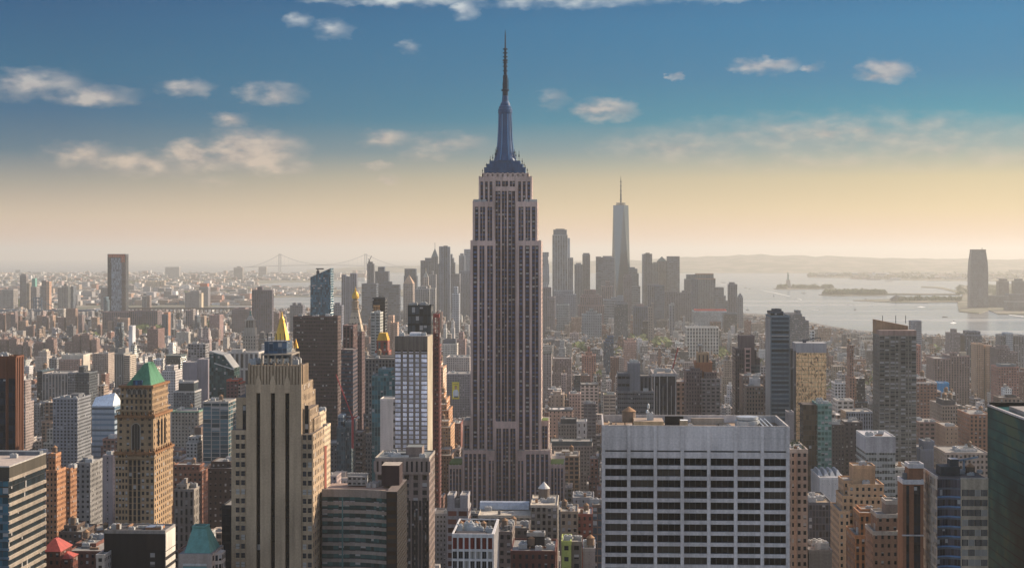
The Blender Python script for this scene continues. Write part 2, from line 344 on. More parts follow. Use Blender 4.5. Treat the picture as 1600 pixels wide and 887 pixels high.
def bld(name, label, tiers, d, st, col, yb, roof=(.30, .28, .25), cat='building', tank=0, pent=0, units=0, rim=None, stx=None, group=None, z0=0.0, hidden=False, reg=True, mast=0):
    """a building of stacked tiers; tier = (xl, xr, ytop, v0, v1[, style[, colour]]) with its front at y = d + v0; each tier runs down to the next one's roof or to the ground if it stands free"""
    T = []
    for t in tiers:
        xl, xr, yt, v0, v1 = t[:5]
        a = P(xl, yt, d + v0); b = P(xr, yt, d + v0)
        T.append([a[0], b[0], d + v0, d + v1, z0, a[2], t[5] if len(t) > 5 and t[5] else st, t[6] if len(t) > 6 else col])
    for i, t in enumerate(T):               # stand on the highest other tier that carries it
        best = z0
        for j, u in enumerate(T):
            if j != i and u[5] < t[5] - .5 and t[0] > u[0] - .6 and t[1] < u[1] + .6 and t[2] > u[2] - .6 and t[3] < u[3] + .6: best = max(best, u[5])
        t[4] = best - (0.0 if best > z0 else 0)
    x0 = min(t[0] for t in T); x1 = max(t[1] for t in T); y0 = min(t[2] for t in T); y1 = max(t[3] for t in T)
    e = thing(name, label, cat, ((x0 + x1) / 2, y0, z0), group)
    w = MB(); r = MB()
    for t in T:
        w.box(*t[:4], t[4], t[5], t[7], t[6], stx if t[6] is st else None, top=roof)
        k = max(.35, d * .0004); rc = rim or shade(t[7], 1.15); zt = t[5]
        for q in ((t[0] - .12, t[1] + .12, t[2] - .12, t[2] + k), (t[0] - .12, t[1] + .12, t[3] - k, t[3] + .12), (t[0] - .12, t[0] + k, t[2] + k, t[3] - k), (t[1] - k, t[1] + .12, t[2] + k, t[3] - k)):
            r.box(*q, zt - .9, zt + max(.7, d * .0005), rc)
    w.build('wall', e); r.build('parapet', e)
    top = max(T, key=lambda t: t[5]); big = max(T, key=lambda t: (t[1] - t[0]) * (t[3] - t[2]))
    rnd = random.Random(int(tiers[0][0] * 7 + tiers[0][2]))
    for k in range(pent):
        t = top; W, D = t[1] - t[0], t[3] - t[2]; pw, pd, ph = W * rnd.uniform(.22, .4), D * rnd.uniform(.3, .5), rnd.uniform(3, 6)
        px_, py_ = t[0] + W * rnd.uniform(.08, .55), t[2] + D * rnd.uniform(.25, .45)
        m = MB(); m.box(px_, px_ + pw, py_, py_ + pd, t[5], t[5] + ph, shade(t[7], rnd.uniform(.7, 1.1)), BLANK, top=roof); m.build('penthouse', e)
    for k in range(tank):
        t = top; water_tank(e, t[0] + (t[1] - t[0]) * rnd.uniform(.15, .85), t[2] + (t[3] - t[2]) * rnd.uniform(.2, .6), t[5] + (3 if pent else 0), max(.8, min(1.5, d / 1500)))
    for k in range(units):
        t = top if k % 2 else big; s = rnd.uniform(.8, 1.7)
        place('air_unit', UNIT, e, (t[0] + (t[1] - t[0]) * rnd.uniform(.12, .88), t[2] + (t[3] - t[2]) * rnd.uniform(.15, .8), t[5]), (s, s, s))
    if d < 1150 and yb > 700:               # ducts, hatches and tar patches on the nearer roofs
        for k in range(5):
            t = big if k % 2 else top; W, D = t[1] - t[0], t[3] - t[2]
            if W < 6 or D < 6: continue
            xx, yy = t[0] + W * rnd.uniform(.1, .6), t[2] + D * rnd.uniform(.15, .6); m = MB(); L_ = min(W * .3, rnd.uniform(3, 9)); g = rnd.choice([(.5, .5, .5), (.2, .2, .2), (.62, .6, .56), (.35, .2, .12)])
            if rnd.random() < .5: m.box(xx, xx + L_, yy, yy + .8, t[5] + .1, t[5] + 1.1, g); m.build('duct', e)
            elif rnd.random() < .5: m.box(xx, xx + .7, yy, yy + L_, t[5] + .1, t[5] + .9, g); m.build('duct', e)
            else: m.box(xx, xx + 1.6, yy, yy + 1.6, t[5], t[5] + 2.3, g); m.build('roof_hatch', e)
            m = MB(); xx, yy = t[0] + W * rnd.uniform(.05, .6), t[2] + D * rnd.uniform(.1, .6); m.box(xx, xx + W * .25, yy, yy + D * .25, t[5] + .01, t[5] + .03 + k * .004, shade(roof, rnd.choice((.45, .6, 1.3)))); m.build('tar_patch', e)
    for k in range(mast):
        t = top; m = MB(); x = (t[0] + t[1]) / 2; y = (t[2] + t[3]) / 2; m.bar((x, y, t[5]), (x, y, t[5] + mast), max(.3, d * .00015), (.1, .1, .1)); m.build('mast', e, 'antenna_metal'); break
    if reg:
        pxs = [t[0] for t in tiers] + [t[1] for t in tiers]
        hero_reg(min(pxs) - 1, max(pxs) + 1, yb, d); LAND.append((label, (min(pxs) + max(pxs)) / 2, min(t[2] for t in tiers), d, name))
    FOOT.append((x0, x1, y0, y1))
    e['_t'] = 0
    del e['_t']
    BUILT[label] = (e, T)
    return e, T
BUILT = {}
# ---------------------------------------------------------------- setting: water, land, hills, haze
def setting():
    m, nt, p = newmat('water')
    geo = nt.nodes.new('ShaderNodeNewGeometry')
    n1 = nt.nodes.new('ShaderNodeTexNoise'); n1.inputs['Scale'].default_value = 0.02; n1.inputs['Detail'].default_value = 8; nt.links.new(geo.outputs['Position'], n1.inputs['Vector'])
    st = nt.nodes.new('ShaderNodeVectorMath'); st.operation = 'MULTIPLY'; st.inputs[1].default_value = (.0006, .0030, 1); nt.links.new(geo.outputs['Position'], st.inputs[0])
    n2 = nt.nodes.new('ShaderNodeTexNoise'); n2.inputs['Scale'].default_value = 1.0; n2.inputs['Detail'].default_value = 4; nt.links.new(st.outputs[0], n2.inputs['Vector'])
    nt.links.new(nramp(nt, n2.outputs['Fac'], [(.40, (0.13, 0.14, 0.13, 1)), (.52, (0.24, 0.23, 0.20, 1)), (.62, (0.36, 0.33, 0.27, 1))]), p.inputs['Base Color'])  # pale streaks paint glitter into the water's base colour
    nt.links.new(nmath(nt, 'MULTIPLY_ADD', n2.outputs['Fac'], 0.3, 0.06), p.inputs['Roughness'])
    p.inputs['Specular IOR Level'].default_value = 1.0
    bp = nt.nodes.new('ShaderNodeBump'); bp.inputs['Strength'].default_value = 0.25; bp.inputs['Distance'].default_value = 2.0; nt.links.new(n1.outputs['Fac'], bp.inputs['Height']); nt.links.new(bp.outputs[0], p.inputs['Normal'])
    b = MB(); R = 85000; b.poly([(R * cos(t * pi / 24), R * sin(t * pi / 24), -3.0) for t in range(48)], (0, 0, 0)); tag(b.build('water', mat='water'), kind='structure')
    m, nt, p = newmat('city_ground')
    geo = nt.nodes.new('ShaderNodeNewGeometry'); n1 = nt.nodes.new('ShaderNodeTexNoise'); n1.inputs['Scale'].default_value = 0.012; n1.inputs['Detail'].default_value = 8; nt.links.new(geo.outputs['Position'], n1.inputs['Vector'])
    nt.links.new(nramp(nt, n1.outputs['Fac'], [(.35, (.05, .05, .05, 1)), (.5, (.09, .085, .08, 1)), (.62, (.14, .12, .10, 1))]), p.inputs['Base Color']); p.inputs['Roughness'].default_value = .9
    m, nt, p = newmat('far_ground')
    geo = nt.nodes.new('ShaderNodeNewGeometry'); n1 = nt.nodes.new('ShaderNodeTexNoise'); n1.inputs['Scale'].default_value = 0.004; n1.inputs['Detail'].default_value = 9; nt.links.new(geo.outputs['Position'], n1.inputs['Vector'])
    nt.links.new(nramp(nt, n1.outputs['Fac'], [(.38, (.05, .065, .03, 1)), (.5, (.09, .09, .055, 1)), (.6, (.20, .17, .13, 1))]), p.inputs['Base Color']); p.inputs['Roughness'].default_value = .95
    def slab(name, pts, mat, z=0.0, zb=-4.0):
        b = MB()
        if (lambda q: sum(q[i][0] * q[(i + 1) % len(q)][1] - q[(i + 1) % len(q)][0] * q[i][1] for i in range(len(q))))(pts) < 0: pts = pts[::-1]
        n = len(pts)
        b.poly([(x, y, z) for x, y in pts], (0, 0, 0))
        for i in range(n):
            p0, p1 = pts[i], pts[(i + 1) % n]; b.poly([(*p0, zb), (*p1, zb), (*p1, z), (*p0, z)], (0, 0, 0))
        return tag(b.build(name, mat=mat), kind='structure')
    px = lambda L: [G(x, y) for x, y in L]
    slab('ground', [(-2600, -1500), (2600, -1500)] + px([(2300, 560), (1900, 540), (1600, 530), (1430, 522), (1330, 515), (1200, 491), (1165, 489), (1060, 488), (900, 487), (740, 486), (600, 484), (470, 484), (395, 487), (330, 489), (150, 494), (0, 500), (-200, 515), (-700, 560)]), 'city_ground')
    slab('far_land', px([(-700, 497), (0, 487), (200, 483), (330, 478), (390, 472), (396, 466), (388, 456), (384, 449), (392, 444), (440, 441), (490, 440), (560, 436), (575, 432), (560, 428), (420, 426), (200, 425.2), (-700, 425)]), 'far_ground')
    slab('far_land', px([(392, 462), (386, 455), (400, 450), (470, 449), (560, 451), (700, 453), (820, 455), (820, 461), (640, 462), (540, 463), (470, 463), (430, 464)]), 'far_ground', -.5)
    slab('far_land', px([(1262, 433), (1320, 434), (1402, 437), (1450, 438), (1700, 439.5), (2200, 439), (2200, 424), (1500, 425), (1325, 427), (1300, 430)]), 'far_ground')
    slab('far_land', px([(1498, 486), (1530, 489), (1545, 484), (1560, 490), (1640, 491), (1900, 494), (1900, 445), (1560, 445), (1500, 446), (1495, 452), (1510, 458), (1500, 464), (1496, 474)]), 'far_ground')
    slab('far_land', px([(1333, 469), (1400, 472), (1450, 472), (1500, 471), (1505, 462), (1470, 465), (1410, 466), (1355, 468)]), 'far_ground')
    slab('jetty', px([(1439, 447), (1470, 448), (1497, 454), (1512, 459), (1505, 460), (1480, 453), (1462, 449.4), (1439, 448.4)]), 'far_ground')
    slab('causeway', px([(1383, 459), (1500, 459.3), (1500, 460.2), (1383, 460)]), 'far_ground', 4)
    slab('island', px([(1208, 450.4), (1228, 448.6), (1270, 448.2), (1300, 449.2), (1308, 450), (1290, 451), (1235, 451.8), (1212, 451.2)]), 'far_ground')
    slab('island', px([(1279, 460), (1292, 457.6), (1330, 456.6), (1380, 458), (1384, 459.5), (1372, 461), (1320, 461.8), (1290, 461.4)]), 'far_ground')
    # hills beyond the bay
    def hills(name, pts, d0, d1, seed):
        rnd = random.Random(seed); b = MB(); n = 90; prof = []
        for i in range(n + 1):
            x = pts[0][0] + (pts[-1][0] - pts[0][0]) * i / n
            for k in range(len(pts) - 1):
                if pts[k][0] <= x <= pts[k + 1][0]:
                    f = (x - pts[k][0]) / (pts[k + 1][0] - pts[k][0]); y = pts[k][1] + f * (pts[k + 1][1] - pts[k][1]); break
            a0 = P(x, 400, d0); a1 = P(x, y, d1); top = max(5, a1[2] + rnd.uniform(-8, 8))
            rows = [(a0[0], d0, -4)]
            for j in (1, 2, 3, 4, 5, 6): f = j / 6; rows.append((a0[0] + (a1[0] - a0[0]) * f, d0 + (d1 - d0) * f + rnd.uniform(-120, 120), top * (1 - (1 - f) ** 1.6) * rnd.uniform(.93, 1.04)))
            rows.append((a1[0], d1 + 4000, 0)); prof.append(rows)
        for i in range(n):
            for j in range(7): b.poly([prof[i][j], prof[i + 1][j], prof[i + 1][j + 1], prof[i][j + 1]], (0, 0, 0))
        o = b.build(name, mat='far_ground'); tag(o, kind='structure')
        for p_ in o.data.polygons: p_.use_smooth = True
    hills('hills', [(480, 424), (560, 416), (640, 415), (760, 413), (900, 408), (1000, 406), (1060, 402), (1110, 400), (1165, 397.5), (1240, 398), (1300, 400), (1360, 402), (1450, 403), (1600, 405), (2000, 407)], 23000, 27000, 3)
    # haze: a closed box of even, pale air round camera, ground and everything built
    me = bpy.data.meshes.new('haze'); X = 90000; z0, z1 = -7.0, HAZE_TOP
    me.from_pydata([(x, y, z) for x in (-X, X) for y in (-X, X) for z in (z0, z1)], [], [(0, 1, 3, 2), (4, 6, 7, 5), (0, 4, 5, 1), (2, 3, 7, 6), (0, 2, 6, 4), (1, 5, 7, 3)])
    hz = bpy.data.objects.new('haze', me); COL.objects.link(hz); hz['kind'] = 'stuff'; hz['label'] = 'pale evening haze lying over the whole city and bay'
    m = bpy.data.materials.new('haze'); m.use_nodes = True; nt = m.node_tree; nt.nodes.clear(); o = nt.nodes.new('ShaderNodeOutputMaterial'); v = nt.nodes.new('ShaderNodeVolumePrincipled')
    v.inputs['Color'].default_value = (0.88, 0.865, 0.80, 1); v.inputs['Density'].default_value = HAZE_DENSITY; v.inputs['Anisotropy'].default_value = 0.3
    nt.links.new(v.outputs[0], o.inputs['Volume']); me.materials.append(m)
setting()
# ---------------------------------------------------------------- the tall limestone skyscraper with the mast
def great_tower():
    d = 1380.0; LS = (.62, .455, .40); DK = (.10, .085, .10)
    S2 = ST(2.9, 3.72, .66, .5, .42, .2, (.05, .07, .14))
    X = lambda px, v=0: P(px, 400, d + v)[0]; Z = lambda py, v=0: P(790, py, d + v)[2]
    e = thing('skyscraper', 'tallest limestone skyscraper with stepped top, blue metal mast and antenna', 'skyscraper', (X(790), d, 0))
    body = MB(); pier = MB()
    def block(xl, xr, yt, yb, v0, v1, stx=S2):
        body.box(X(xl, v0) + .02, X(xr, v0) - .02, d + v0 + .9, d + v1, 0 if yb is None else Z(yb), Z(yt), shade(LS, .92), BLANK, ST(3.1, 3.72, .5, .6, .4, .2), top=(.3, .27, .24))
    bays = []
    def front(xl, xr, yt, yb, v0, piers, band=7):
        """solid piers with recessed window bays between them, closed by a band at the top"""
        z0 = 0 if yb is None else Z(yb); z1 = Z(yt); y = d + v0
        for a, b in piers: pier.box(X(a, v0), X(b, v0), y, y + .93, z0, z1 + 1.0, LS, bottom=True)
        for (a, b), (a2, b2) in zip(piers, piers[1:]):
            x0, x1 = X(b, v0), X(a2, v0)
            pier.box(x0 + .002, x1 - .002, y + .12, y + .93, z1 - band * .55, z1 + .5, shade(LS, .97), bottom=True)
            m = MB(); n = max(1, round((x1 - x0) / 2.7)); st = ST((x1 - x0) / n, *S2[1:]); m.wall((x0, y + .86), (x1, y + .86), z0, z1 - band * .55 + .01, st, (.10, .06, .065)); bays.append(m)
            for k in range(1, n):           # thin bright mullions between the paired windows
                xm = x0 + (x1 - x0) * k / n; pier.box(xm - .2, xm + .2, y + .5, y + .93, z0, z1 - band * .55, shade(LS, .72))
    def even(xl, xr, n, w): return [(xl + (xr - xl - w) * i / n, xl + (xr - xl - w) * i / n + w) for i in range(n + 1)]
    # top block under the mast, then the shaft's two shoulders either side of the deep central bay
    block(748, 831, 276, 316, 9, 36); front(748, 772, 276, 316, 9, even(748, 772, 3, 2.6), 7); front(807, 831, 276, 316, 9, even(807, 831, 3, 2.6), 7)
    block(753, 826, 270.5, 276, 10, 34); front(753, 826, 270.5, 276, 10, even(753, 826, 9, 2.2), 1.5); front(772, 807, 276, 294, 9, [(772, 774.4), (782, 784.4), (794, 796.4), (804.6, 807)], 6)
    body.box(X(753, 10), X(826, 10), d + 10, d + 11, Z(280), Z(271), LS)
    block(772.5, 806.5, 292, 663, 7.0, 20); front(772, 807, 292, 663, 7.0, [(772, 774), (782, 784), (792, 794), (805, 807)], 6)
    block(738.5, 772.6, 316, 378, 3.4, 36); front(738.5, 772.6, 316, 378, 3.4, [(738.5, 742), (747.5, 750), (758, 761.5), (769, 772.6)])
    block(806.5, 839.5, 316, 378, 3.4, 36); front(806.5, 839.5, 316, 378, 3.4, [(806.5, 810), (818, 821), (828.5, 831), (836.5, 839.5)])
    block(735, 774.2, 377, 702, 0, 42); front(735, 774.2, 377, 702, 0, [(735, 738.8), (745.8, 749), (757, 761), (770, 774.2)])
    block(806.8, 845.5, 377, 702, 0, 42); front(806.8, 845.5, 377, 702, 0, [(806.8, 810.8), (817, 820.4), (827.5, 831), (841.5, 845.5)])
    block(772, 809, 659, None, -.6, 40); front(772, 809, 659, None, -.6, [(772, 775.4), (783, 785.6), (794.6, 797.2), (805.4, 809)], 10)
    block(723.5, 735.4, 659, None, 6, 46); front(723.5, 735.4, 659, None, 6, [(723.5, 725.5), (733.4, 735.4)])
    block(845.2, 857, 659, None, 6, 46); front(845.2, 857, 659, None, 6, [(845.2, 847.2), (855, 857)])
    block(722.5, 773, 702, None, -9, 52); front(722.5, 762, 702, None, -9, [(722.5, 725.5), (731, 733), (737.5, 739.5), (744, 747), (752, 754), (759, 762)], 5)
    block(808, 859.5, 702, None, -9, 52); front(819, 859.5, 702, None, -9, [(819, 822), (828, 830), (835, 837.4), (842.6, 845), (850, 852), (856.5, 859.5)], 5)
    front(762, 773, 712, None, -10, [(762, 763.4), (767, 769), (771.6, 773)], 5); front(808, 819, 712, None, -10, [(808, 809.4), (812.5, 814.5), (817.6, 819)], 5)
    block(701, 722.6, 726, None, -7, 56); front(701, 722.4, 726, None, -7, even(701, 722.4, 4, 1.8), 5)
    block(859.4, 881.5, 724, None, -7, 56); front(859.6, 881.5, 724, None, -7, even(859.6, 881.5, 4, 1.8), 5)
    for (a, b), (a2, b2) in zip([(772, 775.4), (783, 785.6), (794.6, 797.2), (805.4, 809)], [(783, 785.6), (794.6, 797.2), (805.4, 809)]):
        x0, x1 = X(b, -.6), X(a2, -.6); zc = Z(671); n = 10; c = (x0 + x1) / 2; r = (x1 - x0) / 2
        arc = [(c - r * cos(pi * k / n), zc + 1.35 * r * sin(pi * k / n)) for k in range(n + 1)]
        for k in range(n):
            (p0, z0), (p1, z1) = arc[k], arc[k + 1]; pier.poly([(p0, d - .5, z0), (p1, d - .5, z1), (p1, d - .5, Z(664)), (p0, d - .5, Z(664))], LS)
            pier.poly([(p0, d + .3, z0), (p1, d + .3, z1), (p1, d - .5, z1), (p0, d - .5, z0)], LS)
    body.build('wall', e); pier.build('pier', e)
    for m in bays: m.build('window_bay', e)
    # green roof terraces
    for a, b in ((702, 721.5), (860.5, 880.5)):
        m = MB(); m.box(X(a), X(b), d - 4, d + 30, Z(725) - 1.2, Z(725) + 1.2, (0, 0, 0)); m.build('roof_garden', e, 'lawn')
    m = MB(); m.box(X(846.5), X(855.5), d + 8, d + 30, Z(659) - 1, Z(659) + .9, (0, 0, 0)); m.build('roof_garden', e, 'lawn')
    # mast: tiers, flared shaft with wings, drum, dome, antenna
    cx, cy = X(789.3, 20), d + 22; k = 1 / 1.78
    z = lambda py: P(789, py, cy)[2]
    m = MB()
    for xl, xr, yt, yb in ((757, 821, 262.5, 271), (761, 817, 257, 262.5), (765.5, 813.5, 252, 257)):
        r = (xr - xl) / 2 * k; m.box(cx - r, cx + r, cy - r * .62, cy + r * .62, z(yb), z(yt), (.3, .34, .4), ST(2.2, 2.6, .6, .6, 1, .5, (.10, .14, .2)), bottom=True)
    m.build('mast_base', e, 'mast_metal')
    m = MB(); m.lathe(cx, cy, [(10.2, z(252)), (8.0, z(240)), (6.8, z(222)), (6.1, z(200)), (5.8, z(178)), (6.3, z(177)), (6.3, z(171)), (5.6, z(170)), (5.6, z(167)), (4.6, z(165.5)), (4.2, z(162)), (2.9, z(158.5)), (2.6, z(150)), (0, z(149))], (0, 0, 0), 24)
    sh = m.build('mast', e, 'mast_metal')
    m = MB()
    for i in range(8):
        t = (i + .5) * pi / 4
        for s in (-1, 1):
            r0 = 10.7; dx, dy = cos(t), sin(t); n = (-dy * .42 * s, dx * .42 * s)
            q = [(r0, z(251)), (8.5, z(238)), (7.3, z(222)), (6.6, z(200)), (6.3, z(179))]
            for (ra, za), (rb, zb) in zip(q, q[1:]):
                A = [(cx + dx * ra + n[0], cy + dy * ra + n[1], za), (cx + dx * rb + n[0], cy + dy * rb + n[1], zb), (cx + dx * (rb - 1.2) + n[0], cy + dy * (rb - 1.2) + n[1], zb), (cx + dx * (ra - 1.4) + n[0], cy + dy * (ra - 1.4) + n[1], za)]
                m.poly(A if s > 0 else A[::-1], (0, 0, 0))
                if s > 0:
                    B_ = [(x - 2 * n[0], y - 2 * n[1], zz) for x, y, zz in A[:2]]; m.poly([A[0], B_[0], B_[1], A[1]], (0, 0, 0))
    m.build('mast_rib', sh, 'mast_rib')
    m = MB(); m.lathe(cx, cy, [(2.4, z(150)), (2.4, z(143)), (3.4, z(142.5)), (3.4, z(140)), (2.1, z(139.5)), (2.0, z(118)), (1.4, z(117)), (1.3, z(96)), (2.3, z(95.5)), (2.3, z(93.5)), (1.0, z(93)), (.95, z(76)), (.65, z(75)), (.5, z(56)), (.12, z(47)), (0, z(46.8))], (0, 0, 0), 10)
    for py in (146, 134, 128, 122, 112, 105, 99, 90, 84, 78): m.lathe(cx, cy, [(1.5, z(py)), (2.2, z(py) + .1), (2.2, z(py) + .9), (1.5, z(py) + 1)], (0, 0, 0), 8)
    for a, b, c in ((2.6, 0, 0), (-2.2, .4, 1)): m.bar((cx + a, cy + b, z(143)), (cx + a, cy + b, z(123 + 6 * c)), .22, (0, 0, 0)); m.bar((cx, cy, z(128 + 6 * c)), (cx + a, cy + b, z(128 + 6 * c)), .15, (0, 0, 0))
    m.build('antenna', e, 'antenna_metal')
    rnd = random.Random(5)
    for px_, py_, h in ((760, 262, 5), (766, 257, 9), (770, 252, 7), (774, 250, 12), (776, 243, 9), (806, 250, 9), (811, 252, 11), (816, 257, 6), (819, 262, 5), (754, 270, 4), (824, 270, 5), (804, 243, 6), (763, 262, 4), (821, 267, 6)):
        m = MB(); x = X(px_, 18); m.bar((x, cy - 4, z(py_) - 1), (x, cy - 4, z(py_) + h * .8), .17, (0, 0, 0)); m.lathe(x, cy - 4, [(.5, z(py_) + h * .3), (.5, z(py_) + h * .5)], (0, 0, 0), 6); m.build('aerial', e, 'antenna_metal')
    for px_ in (742, 748, 756, 822, 830, 836): place('air_unit', UNIT, e, (X(px_, 3), d + 8, Z(316)), (1.2, 1.2, 1.5))
    hero_reg(734, 847, 800, d); hero_reg(722, 860, 800, d); hero_reg(700, 882, 795, d); FOOT.append((X(700), X(882), d - 9, d + 56))
    LAND.append(('the tallest skyscraper', 790, 700, d, 'skyscraper'))
great_tower()

def win_grid(e, name, mat, xs, zs, y, depth=.5, limit=100, frame=(.12, .12, .12), mull=1):
    """every window an object of its own, set back in its opening; past the limit the remainder is one part"""
    cache = {}; n = 0; rest = MB()
    for (z0, z1) in zs:
        for (x0, x1) in xs:
            key = (round(x1 - x0, 2), round(z1 - z0, 2))
            if n < limit:
                if key not in cache:
                    m = MB(); w, h = x1 - x0, z1 - z0
                    m.poly([(0, 0, 0), (w, 0, 0), (w, 0, h), (0, 0, h)], (0, 0, 0)); cache[key] = m.mesh('window', mat)
                    f = MB()
                    for k in range(1, mull + 1): f.box(w * k / (mull + 1) - .07, w * k / (mull + 1) + .07, -.12, 0.02, 0, h, frame)
                    cache[key + ('f',)] = f.mesh('window_frame') if mull else None
                o = place(name, cache[key], e, (x0, y + depth, z0))
                fm = cache[key + ('f',)]
                if fm: f = bpy.data.objects.new('mullion', fm); COL.objects.link(f); f.parent = o
            else: rest.poly([(x0, y + depth, z0), (x1, y + depth, z0), (x1, y + depth, z1), (x0, y + depth, z1)], (0, 0, 0))
            n += 1
    if rest.f: r = rest.build(name, e, mat); r['kind'] = 'stuff'

def concrete_slab():
    d = 580.0; C = (.66, .595, .56); X = lambda px, v=0: P(px, 400, d + v)[0]; Z = lambda py: P(1000, py, d)[2]
    x0, x1 = X(941), X(1233); zt = Z(665); D = 39
    e = thing('office_slab', 'wide pale concrete office block with seven bays of black ribbon windows', 'building', ((x0 + x1) / 2, d, 0))
    m = MB(); top = (.30, .21, .14)
    m.box(x0 + .05, x1 - .05, d + 1.3, d + D, 0, zt - 2.6, C, BLANK, ST(9.7, 4.0, .86, .55, 1, 0, (.012, .012, .014)), top=top)
    px = [941, 982.5, 1024, 1066, 1107.5, 1149.5, 1191, 1233]; prs = []
    for i, p in enumerate(px):
        c = X(p + (2 if i == 0 else -2 if i == 7 else 0)); m.box(c - .62, c + .62, d - .35, d + 1.35, 0, zt - .1, shade(C, 1.06)); prs.append(c)
    rows = [(703, 705.6)] + [(715 + 17.15 * k, 726.5 + 17.15 * k) for k in range(0, 26)]
    zs = [(Z(b), Z(a)) for a, b in rows]
    for c0, c1 in zip(prs, prs[1:]):
        a, b = c0 + .62, c1 - .62; zprev = zt - .3
        for z0, z1 in zs:
            m.box(a + .001, b - .001, d, d + 1.32, z1, zprev, C, bottom=True); zprev = z0
        m.box(a + .001, b - .001, d, d + 1.32, 0, zprev, C)
        for k in range(1, 3): m.box(a + (b - a) * k / 3 - .03, a + (b - a) * k / 3 + .03, d - .04, d + .02, zs[0][1] + .2, zt - .5, shade(C, .8))
        m.box(a, b, d - .03, d + .01, zs[0][1] + (zt - zs[0][1]) * .52, zs[0][1] + (zt - zs[0][1]) * .52 + .12, shade(C, .8))
    m.build('wall', e)
    win_grid(e, 'window', 'pane_dark', [(a + .62, b - .62) for a, b in zip(prs, prs[1:])], zs[1:], d, .9, 77, mull=3)
    m = MB()
    for a, b in zip(prs, prs[1:]): m.poly([(a + .6, d + .9, zs[0][0]), (b - .6, d + .9, zs[0][0]), (b - .6, d + .9, zs[0][1]), (a + .6, d + .9, zs[0][1])], (0, 0, 0))
    m.build('louvre_slot', e, 'steel_dark')
    r = MB(); rc = (.55, .50, .46)
    r.box(x0, x1, d + .02, d + .6, zt - .28, zt + .15, rc)
    for q in ((x0, x1, d + D - .6, d + D), (x0, x0 + .6, d + 1.34, d + D - .6), (x1 - .6, x1, d + 1.34, d + D - .6)): r.box(*q, zt - 3.2, zt + .15, rc)
    r.build('parapet', e)
    zr = zt - 2.6
    tx = X(983, 20); t = place('water_tank', TANK, e, (tx, d + 24, zr), (1.25, 1.25, 1.05)); c = bpy.data.objects.new('tank_roof', TCAP); COL.objects.link(c); c.parent = t
    def bx(name, xa, xb, va, vb, h, col, top=None, mat='facade'):
        m = MB(); m.box(X(xa, va), X(xb, va), d + va, d + vb, zr, zr + h, col, top=top); return m.build(name, e, mat)
    bx('bulkhead', 991, 1037, 9, 22, 3.3, (.44, .33, .20), (.40, .30, .22)); bx('stair_house', 1063, 1075, 11, 15, 3.5, (.33, .28, .2), (.75, .75, .74))
    bx('duct', 1039, 1068, 27, 28.5, 3.4, (.03, .03, .03)); bx('equipment_pit', 1130, 1148, 6, 32, .5, (.02, .02, .022)); bx('equipment_pit', 1187, 1214, 4, 34, .4, (.02, .02, .022))
    bx('coping_beam', 1080, 1131, 30, 31.2, 2.4, (.42, .34, .26)); bx('low_wall', 1037, 1039, 3, 27, 1.4, (.5, .38, .24)); bx('low_wall', 952, 953.5, 3, 30, 1.2, (.5, .38, .24))
    m = MB(); cx = X(1168, 17); m.lathe(cx, d + 18, [(4.4, zr), (4.6, zr + 1.4), (4.6, zr + 3.0), (3.2, zr + 3.3), (4.1, zr + 3.4), (4.1, zr + 4.4), (0, zr + 4.5)], (0, 0, 0), 24); m.build('cooling_tower', e, 'metal_light')
    for xa in (1193, 1200, 1207):
        m = MB(); m.bar((X(xa, 6), d + 4, zr + 2), (X(xa, 6) , d + 33, zr + 2), .22, (0, 0, 0)); m.build('pipe', e, 'metal_light')
    m = MB(); rnd = random.Random(2)
    pts = [(X(957 + 18 * rnd.random(), 8), d + 5 + 10 * rnd.random(), zr + .3 + .5 * rnd.random()) for k in range(14)]
    for a, b in zip(pts, pts[1:]): m.bar(a, b, .16, (0, 0, 0))
    m.build('cable_coil', e, 'metal_light')
    for px_, v, h in ((1013, 20, 6), (1011, 12, 4.5)):
        m = MB(); m.bar((X(px_, v), d + v, zr + 3), (X(px_, v), d + v, zr + 3 + h * .7), .12, (0, 0, 0)); m.lathe(X(px_, v), d + v, [(0, zr + 3 + h * .6), (.5, zr + 3 + h * .7), (.4, zr + 3 + h * .9), (0, zr + 3 + h)], (0, 0, 0), 8); m.build('dish_mast', e, 'metal_light')
    place('air_unit', UNIT, e, (X(1016, 14), d + 14, zr + 3.3), (.8, .8, 1.6))
    rr = random.Random(12)
    for k in range(16):
        xa, va = rr.uniform(946, 1225), rr.uniform(3, 35); s = rr.uniform(.25, .7); place('air_unit', UNIT, e, (X(xa, va), d + va, zr), (s, s, s), rr.choice((0, pi / 2)))
    for k in range(9):
        xa, va = rr.uniform(1040, 1180), rr.uniform(3, 30); m = MB(); g = rr.choice([(.45, .4, .33), (.15, .13, .12), (.55, .53, .5)])
        if k % 2: m.bar((X(xa, va), d + va, zr + .5), (X(xa, va) + rr.uniform(4, 14), d + va, zr + .5), .22, g)
        else: m.bar((X(xa, va), d + va, zr + .5), (X(xa, va), d + min(37, va + rr.uniform(4, 12)), zr + .5), .2, g)
        m.build('pipe', e)
    for k in range(12):
        xa, va = rr.uniform(945, 1215), rr.uniform(2, 30); m = MB(); m.box(X(xa, va), X(xa, va) + rr.uniform(2, 9), d + va, d + va + rr.uniform(2, 7), zr + .01, zr + .03 + .004 * k, rr.choice([(.16, .12, .09), (.42, .33, .25), (.1, .09, .08), (.5, .45, .4)])); m.build('tar_patch', e)
    hero_reg(940, 1234, 887, d); FOOT.append((x0, x1, d, d + D)); LAND.append(('the wide pale concrete office block', 1087, 665, d, 'office_slab'))
concrete_slab()

